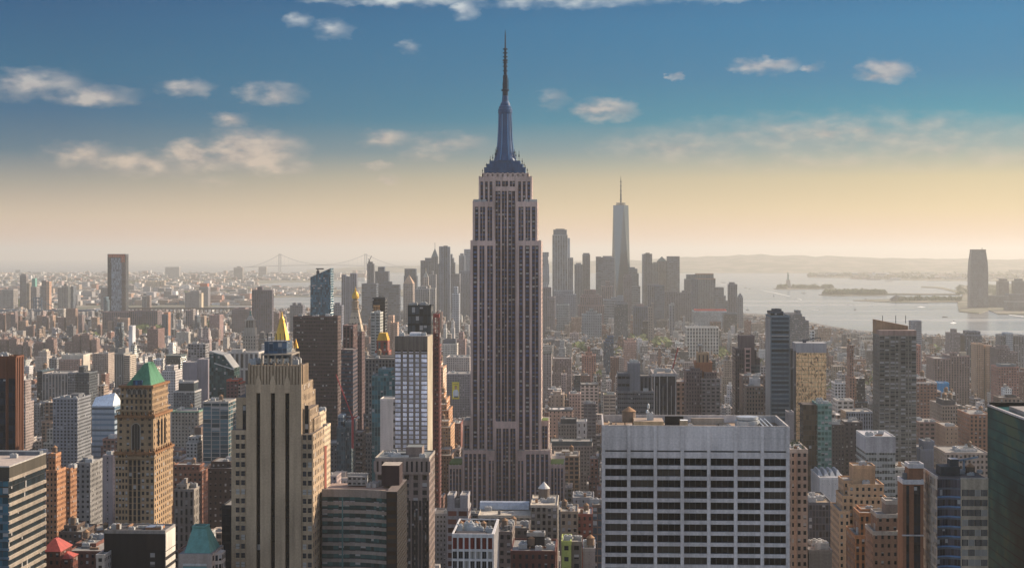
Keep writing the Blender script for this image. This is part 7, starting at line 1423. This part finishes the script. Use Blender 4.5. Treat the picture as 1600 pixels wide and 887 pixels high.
def woods():
    rnd = random.Random(21)
    def wood(name, label, pts, n, r, z=0.0, mat='foliage'):
        m = MB()
        for k in range(n):
            i = rnd.randrange(len(pts)); (x0, y0), (x1, y1) = pts[i][:2]; px_ = rnd.uniform(x0, x1); py_ = rnd.uniform(y0, y1); x, y = G(px_, py_); rr = r * rnd.uniform(.6, 1.35); clump(m, x, y, z + rr * .3, rr, rnd, 22)
        o = m.build(name, mat=mat); tag(o, label, None, None, 'stuff')
    wood('woods', 'dense trees covering the island with the statue', [((1239, 449.6), (1279, 450.6)), ((1285, 449.8), (1300, 450.6)), ((1216, 450), (1229, 450.8))], 420, 14)
    wood('woods', 'dense trees along the low nearer island', [((1289, 458.2), (1382, 460.6))], 520, 15)
    wood('woods', 'green parkland on the far shore right of the low island', [((1400, 468), (1500, 470.5)), ((1495, 448), (1560, 462)), ((1545, 446), (1620, 460))], 420, 12)
    wood('woods', 'tree cover on the flat far shore of the bay', [((1330, 428), (1640, 437)), ((1265, 431), (1330, 432.5))], 420, 22)
    wood('trees', 'park trees in the left middle distance', [((326, 516), (345, 532)), ((214, 526), (232, 531)), ((247, 526), (252, 532)), ((20, 478), (50, 484))], 260, 16, 8, 'park_leaf')
    wood('trees', 'pale green square of trees beyond the avenue lofts', [((1022, 545), (1046, 557)), ((895, 556), (912, 563)), ((985, 540), (1010, 548)), ((961, 568), (972, 574)), ((1113, 566), (1128, 574))], 260, 15, 8, 'park_leaf')
    wood('trees', 'scattered street trees among the far low houses', [((100, 520), (720, 640)), ((850, 530), (1600, 640)), ((0, 426), (400, 445)), ((0, 440), (400, 476)), ((420, 428), (560, 438))], 700, 13, 4, 'park_leaf')
    wood('trees', 'street trees in the deep avenues', [((701, 690), (704, 745)), ((940, 700), (960, 760))], 40, 6)
woods()
def station():
    x, y = G(1403, 470); e = thing('terminal_building', 'dark gabled waterfront terminal with pointed clock tower on the far shore', 'building', (x, y, 0)); k = y / F
    m = MB(); m.box(x - 9 * k, x + 8 * k, y, y + 60, 0, 3.4 * k, (.22, .16, .16)); m.frustum((x - 9 * k, x + 8 * k, y, y + 60), (x - 3 * k, x + 2 * k, y + 20, y + 40), 3.4 * k, 8 * k, (.12, .13, .15)); m.build('wall', e)
    m = MB(); m.box(x - 3.5 * k, x - 1.5 * k, y - 4, y + 10, 0, 9 * k, (.25, .2, .2)); m.frustum((x - 3.5 * k, x - 1.5 * k, y - 4, y + 10), (x - 2.6 * k, x - 2.4 * k, y + 2, y + 4), 9 * k, 12 * k, (.13, .15, .17)); m.build('clock_tower', e)
    x, y = G(1338, 459); k = y / F; e = thing('island_hall', 'red brick hall with domed turrets among the low island trees', 'building', (x, y, 0)); m = MB(); m.box(x - 6 * k, x + 22 * k, y, y + 60, 0, 4.2 * k, (.36, .2, .15), P2); m.build('wall', e)
    for dx in (8, 12): m = MB(); m.lathe(x + dx * k, y + 20, [(1.1 * k, 0), (1.1 * k, 6.2 * k), (1.3 * k, 6.6 * k), (0, 8.4 * k)], (.3, .22, .18), 8); m.build('turret', e)
station()
def boats():
    def boat(label, px_, py_, L, kind, mat='boat_dark', rz=0.0, cat='boat'):
        x, y = G(px_, py_, -3.0); k = y / F; l = L * k / 2; w = l * .28; h = max(2.2, .55 * k)
        e = thing('sailboat' if kind == 'sail' else 'ferry' if kind == 'ferry' else 'barge' if kind == 'barge' else 'motorboat', label, cat, (x, y, -3))
        m = MB(); hull = [(x - l, y - w), (x + l * .7, y - w), (x + l, y), (x + l * .7, y + w), (x - l, y + w)]; inner = [(x + (a - x) * .86, y + (b - y) * .8) for a, b in hull]
        n = 5
        for i in range(n): j = (i + 1) % n; m.poly([(*inner[i], -3), (*inner[j], -3), (*hull[j], -3 + h), (*hull[i], -3 + h)], (0, 0, 0))
        m.poly([(a, b, -3 + h) for a, b in hull], (0, 0, 0)); m.build('hull', e, mat)
        if kind in ('ferry', 'motor'):
            m = MB(); m.box(x - l * .6, x + l * .4, y - w * .6, y + w * .6, -3 + h, -3 + h * 1.9, (0, 0, 0)); m.build('cabin', e, 'boat_white' if mat == 'boat_dark' else mat)
            m = MB(); m.box(x - l * .1, x + l * .15, y - w * .3, y + w * .3, -3 + h * 1.9, -3 + h * 2.6, (0, 0, 0)); m.build('wheelhouse', e, mat)
        if kind == 'sail':
            m = MB(); m.bar((x, y, -3 + h), (x, y, -3 + 5.4 * k), .12 * k, (0, 0, 0)); m.build('mast', e, mat)
            m = MB(); q = [(x + .1 * k, y, -3 + h), (x + .1 * k, y, -3 + 5 * k), (x - 1.2 * k, y, -3 + h * 1.2)]; m.poly([(a, b - .3, c) for a, b, c in q], (0, 0, 0)); m.poly([(a, b + .3, c) for a, b, c in q][::-1], (0, 0, 0)); m.build('sail', e, 'boat_white')
        if kind == 'barge':
            m = MB(); m.box(x - l * .8, x + l * .5, y - w * .7, y + w * .7, -3 + h, -3 + h * 1.5, (0, 0, 0)); m.build('cargo', e, mat)
        return x, y, k
    boat('dark blue barge on open water left of the glass tower shore', 1476.5, 495.5, 9, 'barge'); boat('grey ferry below the statue island', 1255.5, 458.5, 9, 'ferry'); boat('blue hulled ferry docked at the low island', 1307, 463, 7, 'ferry')
    boat('lone dark sailboat nearest the sloping-crown tower', 1336, 484.5, 4, 'sail'); boat('dark sailboat left of the statue island ferry', 1209, 462.5, 3, 'sail'); boat('white speedboat trailing a long wake', 1279, 484, 3.5, 'motor', 'boat_white')
    boat('small ferry beside the pier end', 1353, 467.5, 5, 'ferry'); boat('long low grey ship far out near the flat shore', 1389, 439.7, 14, 'barge'); boat('tiny tugboat right of the dark blue barge', 1490, 502, 2.6, 'motor')
    boat('small boat off the slim pointed-top downtown tower', 1165, 449.8, 5, 'barge'); boat('small dark tug beside the barge off downtown', 1171, 451, 3, 'motor'); boat('pale launch mid-bay left of the wake', 1242, 468, 2.4, 'motor', 'boat_white')
    boat('small moored pair of boats close to the pier hedge', 1325, 476, 2.4, 'motor'); boat('small dark boat between pier end and lone sailboat', 1334, 475.6, 2.4, 'motor'); boat('white launch right of the lone sailboat', 1363, 477.5, 3, 'motor', 'boat_white'); boat('flat barge behind the wide bank tower', 1130, 441.7, 8, 'barge')
    boat('low dark workboat just off the downtown end shore', 1168, 484.5, 6, 'ferry')
    m = MB()
    for pts in (((1240, 482.4), (1279, 483.9), (1279, 484.4)), ((1186, 452.5), (1212, 457.2), (1235, 462.8), (1234, 463.0), (1210, 457.6)), ((1432, 479), (1440, 478.6), (1447, 479.6), (1440, 480.3)), ((1484, 505), (1490, 502.4), (1495, 505), (1490, 506)), ((1575, 491), (1600, 494), (1600, 494.8), (1578, 492.2)), ((1245, 465.5), (1253, 468), (1252, 468.5))):
        m.poly([(*G(a, b, -2.0), -2.0) for a, b in pts][::-1], (0, 0, 0))
    tag(m.build('wake_foam', mat='foam'), 'white foam trails behind boats on the bay', None, None, 'stuff')
boats()
# ---------------------------------------------------------------- the ordinary city: blocks of lots along the avenues
import bisect
ENV = np.full(2400, 0.0)                    # highest row a filler may reach, per photo column, for those beyond / before each hero
HER = np.array(HEROES)
def allowed_top(px0, px1, B_):
    """lowest screen row limit (largest y) imposed by the visible parts of heroes farther away than B_"""
    s = (HER[:, 1] > px0) & (HER[:, 0] < px1) & (HER[:, 3] > B_)
    return HER[s, 2].max() if s.any() else 0.0
def skyline_row(px):
    """ordinary buildings never rise above this row"""
    pts = [(-400, 478), (0, 478), (160, 484), (330, 486), (400, 478), (520, 480), (600, 468), (700, 462), (860, 462), (1000, 474), (1120, 482), (1165, 490), (1230, 500), (1330, 516), (1430, 521), (1600, 526), (2000, 540)]
    for (a, b), (c, d_) in zip(pts, pts[1:]):
        if a <= px <= c: return b + (d_ - b) * (px - a) / (c - a)
    return 540
FT = np.array(FOOT)
def clash(x0, x1, y0, y1): return bool(((FT[:, 0] < x1 + 1) & (FT[:, 1] > x0 - 1) & (FT[:, 2] < y1 + 1) & (FT[:, 3] > y0 - 1)).any())
rnd = random.Random(77)
WALLS = [((.33, .18, .14), 'red brick', 5), ((.22, .115, .095), 'dark red brick', 4), ((.46, .35, .27), 'tan brick', 5), ((.42, .27, .20), 'orange brick', 3), ((.58, .52, .46), 'cream stone', 7), ((.35, .34, .35), 'grey stone', 7), ((.17, .165, .175), 'dark grey', 5), ((.76, .74, .71), 'white', 8), ((.46, .36, .34), 'pink-grey', 5), ((.09, .12, .16), 'dark glass', 3)]
WL = [w for w in WALLS for _ in range(w[2])]
ROOFS = [(.34, .31, .28), (.48, .44, .40), (.60, .57, .53), (.20, .18, .17), (.12, .11, .11), (.40, .33, .27), (.52, .42, .34)]
LOTS = []
b0 = 560.0
row = 0
while b0 < 6900:
    S = 1.0 if b0 < 3600 else 1.2
    for half in (0, 1):
        y0 = b0 + half * 31; y1 = y0 + 30.4
        halfw = 0.40 * (y0) + 120; cxs = y0 * tan(-GA) * -0.0
        xm = -y0 * SG / CG
        a = xm - y0 * .40 - 60; aend = xm + y0 * .40 + 60
        while a < aend:
            w = rnd.choice((8, 10, 12, 15, 18, 24, 32) if y0 < 1800 else (7, 8, 9, 12, 15, 20, 28)) * S; k = (a + 155) % 250 if a > -155 else (a + 155) % 130
            if k > (250 if a > -155 else 130) - w - 1:            # next avenue reached
                a += (250 if a > -155 else 130) - k + 27 - 27; a = a + 27; continue
            LOTS.append((a, a + w - .25, y0 + rnd.uniform(0, 2.0), y1 - rnd.choice((0, 0, 3, 6)), S)); a += w
    b0 += 80 * 1.0; row += 1
FILL = []
river = lambda px, py: (py < np.interp(px, [-700, -200, 0, 150, 330, 395, 470, 600, 740, 900, 1060, 1165, 1200, 1330, 1430, 1600, 1900, 2300], [562, 517, 502, 496, 491, 489, 486.5, 486.5, 488, 489, 490, 491, 493, 517, 524, 532, 542, 562]))
for x0, x1, y0, y1, S in LOTS:
    q0 = project(x0, y0, 0); q1 = project(x1, y0, 0)
    if q1[0] < -160 or q0[0] > 1760 or river(q0[0], q0[1]) or river(q1[0], project(x1, y1, 0)[1]): continue
    if y0 < 1150 and q0[1] > 1200: continue
    if clash(x0, x1, y0, y1): continue
    far_ = min(1, max(0, (y0 - 1500) / 2500))
    h = rnd.lognormvariate(math.log(30 if y0 < 1500 else 26 if y0 < 2500 else 20), .5 if y0 < 2600 else .42)
    if rnd.random() < (.07 if y0 < 3500 else .045): h *= rnd.uniform(1.5, 2.6)
    h = min(h, 150)
    if y0 < 1400: h = max(h, rnd.uniform(18, 60))
    top = max(allowed_top(q0[0] - 1, q1[0] + 2, y0), skyline_row((q0[0] + q1[0]) / 2))
    yd = -x0 * SG + y0 * CG
    hmax = HC - (top + rnd.uniform(1, 6) - PY0) * yd / F
    h = min(h, hmax)
    if h < 7: continue
    pt = project(x0, y0, h)
    if pt[1] > 905: continue
    FILL.append([x0, x1, y0, y1, h, pt])
# which of them show: a coarse depth buffer in photo pixels
W_, H_ = 1600, 887
zb = np.full((H_, W_), 1e9); ib = np.full((H_, W_), -1, int)
for (a, b, yb, B_) in HEROES:
    pass
def rast(x0, x1, y0, y1, h, idx, hb=0.0):
    p = project(x0, y0, h); q = project(x1, y0, h); r = project(x0, y1, h); s = project(x1, y1, h)
    if None in (p, q, r, s): return
    L, R = min(p[0], r[0]), max(q[0], s[0]); t = min(r[1], s[1]); bt = project(x0, y0, hb)[1]
    L, R, t, bt = int(max(0, L)), int(min(W_, math.ceil(R))), int(max(0, t)), int(min(H_, math.ceil(bt)))
    if R <= L or bt <= t: return
    z = zb[t:bt, L:R]; m = z > y0; z[m] = y0; ib[t:bt, L:R][m] = idx
for lab, (e, T) in BUILT.items():
    for t in T: rast(t[0], t[1], t[2], t[3], t[5], -2)
for (a, b, c, d_) in FOOT[:]:
    pass
for (x0, x1, v0, h) in ((P(722, 400, 1380)[0], P(860, 400, 1380)[0], 1380, P(790, 702, 1380)[2]), (P(735, 400, 1380)[0], P(846, 400, 1380)[0], 1380, 330), (P(941, 400, 580)[0], P(1233, 400, 580)[0], 580, 198), (P(361, 400, 640)[0], P(494, 400, 640)[0], 640, 190), (P(180, 400, 900)[0], P(241, 400, 900)[0], 900, 170), (P(617, 400, 1100)[0], P(668, 400, 1100)[0], 1100, 200), (P(706, 400, 520)[0], P(770, 400, 520)[0], 520, 168), (P(503, 400, 655)[0], P(623, 400, 655)[0], 655, 163), (P(1464, 400, 560)[0], P(1544, 400, 560)[0], 560, 180)):
    rast(x0, x1, v0, v0 + 35, h, -2)
for i, f in enumerate(FILL): rast(f[0], f[1], f[2], f[3], f[4], i)
cnt = np.bincount(ib[ib >= 0].ravel(), minlength=len(FILL))
order = np.argsort(-cnt)
N_IND = 235
chosen = set(int(i) for i in order[:N_IND] if cnt[i] > 12)
# details shared by both kinds
def lot_style(r, h, wn):
    if wn == 'dark glass': return ST(1.8, 3.7, .88, .75, .7, .1)
    return r.choice([ST(3.0, 3.6, .44, .52, 1, .22), ST(2.5, 3.3, .42, .5, 1, .25), ST(3.8, 4.0, .6, .58, .85, .22), ST(4.6, 4.2, .66, .6, .9, .2), ST(2.7, 3.5, .5, .55, .8, .2)])
CITY = MB(); lab_used = {}
named = sorted(LAND, key=lambda t: t[1])
def shortname(l):
    return l
NEAR_LABELS = [(l, px_, py_, d_) for (l, px_, py_, d_, n) in LAND if len(l.split()) <= 9 or l.startswith('the ')]
def short(l):
    l = l if l.startswith('the ') else 'the ' + l
    for cut in (' with ', ' behind ', ' left of ', ' right of ', ' beside ', ' above ', ' below ', ' in front ', ' between ', ' carrying ', ' dotted ', ' half ', ' next to ', ' at the ', ' squeezed ', ' rising ', ' standing ', ' by the ', ' near ', ' touching ', ' just ', ' filling ', ' tucked ', ' among ', ', ', ' far off ', ' under ', ' capped ', ' tapering ', ' peeking ', ' surrounding '):
        if cut in l: l = l.split(cut)[0]
    return l
from collections import Counter
sc_ = Counter(short(l) for (l, *_r) in LAND)
ANCH = [(short(l), px_, py_, d_) for (l, px_, py_, d_, n) in LAND if sc_[short(l)] == 1 and len(short(l).split()) <= 7]
ORD = ['nearest', 'second nearest', 'third nearest', 'fourth nearest', 'fifth nearest', 'sixth nearest', 'seventh nearest', 'eighth nearest']
todo = []
for i, (x0, x1, y0, y1, h, pt) in enumerate(FILL):
    r = random.Random(i * 13 + 5); col, wn, _ = r.choice(WL); k = r.uniform(.5, 1.02); k = max(k, .74) if i in chosen else k; col = tuple(c * k * r.uniform(.97, 1.03) for c in col); roof = r.choice(ROOFS); st = lot_style(r, h, wn)
    w = x1 - x0; setb = h > 55 and r.random() < .6; pent = r.random() < .75; tank = r.random() < (.42 if h > 24 else .12)
    if i in chosen: todo.append((i, x0, x1, y0, y1, h, col, wn, roof, st, setb, pent, tank, r, pt)); continue
    h1 = h * .72 if setb else h
    if w > 13 and r.random() < .35:         # a light court cut into the front
        g0, g1 = x0 + w * .36, x1 - w * .36; CITY.box(x0, g0, y0, y0 + 9, 0, h1, col, st, top=roof); CITY.box(g1, x1, y0, y0 + 9, 0, h1, col, st, top=roof); CITY.box(x0, x1, y0 + 9, y1, 0, h1 + (2.5 if r.random() < .5 else 0), col, st, top=roof)
    elif w > 12 and r.random() < .3:
        g = x0 + w * r.uniform(.35, .65); CITY.box(x0, g, y0, y1, 0, h1, col, st, top=roof); c2 = r.choice(WL)[0]; CITY.box(g, x1, y0 + .4, y1, 0, h1 * r.uniform(.6, .95), c2, st, top=r.choice(ROOFS))
    else: CITY.box(x0, x1, y0, y1, 0, h1, col, st, top=roof)
    if y0 < 3600:
        rc = shade(col, 1.15)
        CITY.box(x0, x1, y0 - .3, y0 + .2, h1 - .2, h1 + .9, rc); CITY.box(x1 - .3, x1 + .1, y0 + .2, y1, h1 - .2, h1 + .9, rc)
    if setb: CITY.box(x0 + w * .15, x1 - w * .15, y0 + 4, y1 - 4, h1, h, col, st, top=roof); h1 = h; x0 += w * .15; x1 -= w * .15; y0 += 4; y1 -= 4; w = x1 - x0
    if pent: a = x0 + w * r.uniform(.1, .5); b = y0 + r.uniform(6, 12); CITY.box(a, a + min(9, w * .4), b, b + 6, h1, h1 + r.uniform(2.5, 5), r.choice([shade(col, .8), (.6, .57, .53), (.3, .28, .26)]), top=r.choice(ROOFS))
    for _ in range(3 if y0 < 3600 else 2): a = x0 + w * r.uniform(.05, .8); b = y0 + r.uniform(1, 22); q = r.uniform(1.4, 4.5); CITY.box(a, a + q, b, b + r.uniform(1.5, 4), h1, h1 + r.uniform(1, 3.4), r.choice([(.78, .76, .72), (.7, .66, .6), (.3, .3, .3), (.5, .32, .2), (.12, .12, .12)]))
    if tank and y0 < 4200:
        a, b = x0 + w * r.uniform(.25, .75), y0 + r.uniform(6, 20); CITY.lathe(a, b, [(1.9, h1 + 3), (1.9, h1 + 7)], (.2, .14, .1), 7); CITY.lathe(a, b, [(2.1, h1 + 7), (0, h1 + 8.8)], (.40, .23, .12), 7); CITY.box(a - 1.2, a + 1.2, b - 1.2, b + 1.2, h1, h1 + 3, (.1, .09, .08))
# 235 of the ordinary buildings stand as objects of their own
groups = {}
for rec in todo:
    i, x0, x1, y0, y1, h, col, wn, roof, st, setb, pent, tank, r, pt = rec; cxp = (project(x0, y0, h)[0] + project(x1, y0, h)[0]) / 2; typ = 'tower' if h > 62 else 'mid-rise' if h > 30 else 'low-rise'
    a = min(ANCH, key=lambda t: ((t[1] - cxp) ** 2 + ((t[2] - pt[1]) * .8) ** 2) + (0 if True else 0)); dx, dy = cxp - a[1], pt[1] - a[2]
    side = ('right of' if dx > 0 else 'left of') if abs(dx) > abs(dy) * .8 else ('below' if dy > 0 else 'above')
    key = (wn, typ, side, a[0]); groups.setdefault(key, []).append((math.hypot(dx, dy), rec))
CN = {}
for (wn, typ, side, an), L in sorted(groups.items(), key=lambda t: str(t[0])):
    L.sort(key=lambda t: t[0])
    for n, (_, rec) in enumerate(L):
        i, x0, x1, y0, y1, h, col, _w, roof, st, setb, pent, tank, r, pt = rec
        extra = ' with water tank' if tank else ''
        label = '%s %s%s, %s %s %s' % (wn, typ, extra, ORD[min(n, 7)] if len(L) > 1 else 'alone', side, an)
        if len(L) == 1: label = '%s %s%s just %s %s' % (wn, typ, extra, side, an)
        if len(label.split()) > 16: label = label.replace(extra, '')
        e = thing({'tower': 'city_tower', 'mid-rise': 'city_block', 'low-rise': 'low_building'}[typ], label, 'building', ((x0 + x1) / 2, y0, 0), 'ordinary city buildings')
        m = MB(); h1 = h * .74 if setb else h; w = x1 - x0; m.box(x0, x1, y0, y1, 0, h1, col, st, top=roof)
        X0, X1, Y0, Y1, HT = x0, x1, y0, y1, h1
        if setb: X0, X1, Y0, Y1, HT = x0 + w * .15, x1 - w * .15, y0 + 4, y1 - 4, h; m.box(X0, X1, Y0, Y1, h1, h, col, st, top=roof)
        m.build('wall', e); p = MB(); rc = shade(col, r.uniform(1.05, 1.35)); k = .45
        for q in ((x0 - .3, x1 + .3, y0 - .35, y0 + k), (x0 - .3, x1 + .3, y1 - k, y1 + .2), (x0 - .3, x0 + k, y0 + k, y1 - k), (x1 - k, x1 + .3, y0 + k, y1 - k)): p.box(*q, h1 - 1.0, h1 + .9, rc, bottom=True)
        p.build('cornice', e)
        if y0 < 1700 and st[2] < .7:        # belt courses and a few sills give the near fronts relief
            q = MB()
            for z in (h1 - 4.2, h1 * .5, 9.0):
                if z > 4: q.box(x0 - .18, x1 + .18, y0 - .2, y0 + .05, z, z + .5, rc, bottom=True); q.box(x1, x1 + .18, y0 + .05, y1, z, z + .5, rc, bottom=True)
            q.build('belt_course', e)
        W2, D2 = X1 - X0, Y1 - Y0
        if pent: a = X0 + W2 * r.uniform(.1, .45); b = Y0 + D2 * r.uniform(.3, .5); q = MB(); q.box(a, a + W2 * r.uniform(.25, .45), b, b + D2 * .3, HT, HT + r.uniform(2.8, 5.5), r.choice([shade(col, .8), (.55, .52, .48), (.25, .23, .22)]), top=r.choice(ROOFS)); q.build('penthouse', e)
        if tank: water_tank(e, X0 + W2 * r.uniform(.2, .8), Y0 + D2 * r.uniform(.2, .7), HT, r.uniform(.8, 1.15))
        for _ in range(r.randint(1, 4)): s = r.uniform(.5, 1.2); place('air_unit', UNIT, e, (X0 + W2 * r.uniform(.12, .88), Y0 + D2 * r.uniform(.1, .9), HT), (s, s, s), r.choice((0, pi / 2)))
# far shores: low houses scattered over the flat land
def scatter(poly, n, smin, smax, hmin, hmax, ymin=0):
    c = 0; t = 0
    while c < n and t < n * 6:
        t += 1; i = rnd.randrange(len(poly)); (x0, y0), (x1, y1) = poly[i]; px_ = rnd.uniform(x0, x1); py_ = 398 + 1 / rnd.uniform(1 / (y1 - 398), 1 / (y0 - 398)) if False else rnd.uniform(y0, y1); x, y = G(px_, py_)
        w, dd, h = rnd.uniform(smin, smax), rnd.uniform(smin, smax), rnd.uniform(hmin, hmax) * (2.2 if rnd.random() < .05 else 1)
        lim = allowed_top(px_ - 1, px_ + 2, y)
        if PY0 + F * (HC - h) / y < lim: continue
        col = rnd.choice(WL)[0]; CITY.box(x, x + w, y, y + dd, 0, h, shade(col, rnd.uniform(.8, 1.2)), P2 if rnd.random() < .4 else BLANK, top=rnd.choice(ROOFS)); c += 1
scatter([((-20, 427), (400, 436)), ((-20, 436), (395, 455)), ((-20, 452), (390, 477)), ((150, 455), (390, 476))], 5200, 22, 70, 8, 26)
scatter([((400, 428), (560, 438))], 350, 40, 120, 10, 30)
scatter([((400, 450.5), (560, 452)), ((430, 457), (560, 462)), ((395, 452), (500, 462))], 320, 18, 60, 6, 16)
scatter([((1330, 427), (1620, 437)), ((1262, 431), (1330, 432.5))], 260, 60, 200, 8, 22)
scatter([((1546, 470), (1620, 486))], 90, 20, 50, 6, 20)
scatter([((-20, 487), (395, 500))], 300, 18, 40, 8, 20)
o = CITY.build('city_blocks'); tag(o, 'dense low city blocks filling the space between the named buildings', None, None, 'stuff')
# avenue surfaces, kerbs and lane lines on the two avenues that show
def avenue():
    m = MB(); kb = MB(); ln = MB()
    solid('asphalt', (.05, .05, .052), .9); solid('paving', (.26, .25, .235), .9); solid('road_paint', (.7, .7, .66), .8, wear=False)
    for x in (-168.0, 95.0, 345.0):
        m.box(x - 9, x + 9, 300, 4500, -.02, .06, (0, 0, 0))
        for s in (-1, 1): kb.box(x + s * 11 - 2, x + s * 11 + 2, 300, 4500, -.02, .2, (0, 0, 0))
        for k in range(200):
            for s in (-4.5, 0, 4.5): ln.box(x + s - .1, x + s + .1, 320 + k * 20, 326 + k * 20, .06, .075, (0, 0, 0))
    tag(m.build('road', mat='asphalt'), kind='structure'); tag(kb.build('pavement', mat='paving'), kind='structure'); tag(ln.build('road_marking', mat='road_paint'), kind='structure')
avenue()
print('fill', len(FILL), 'individual', len(todo), 'anchors', len(ANCH), 'faces', len(CITY.f))
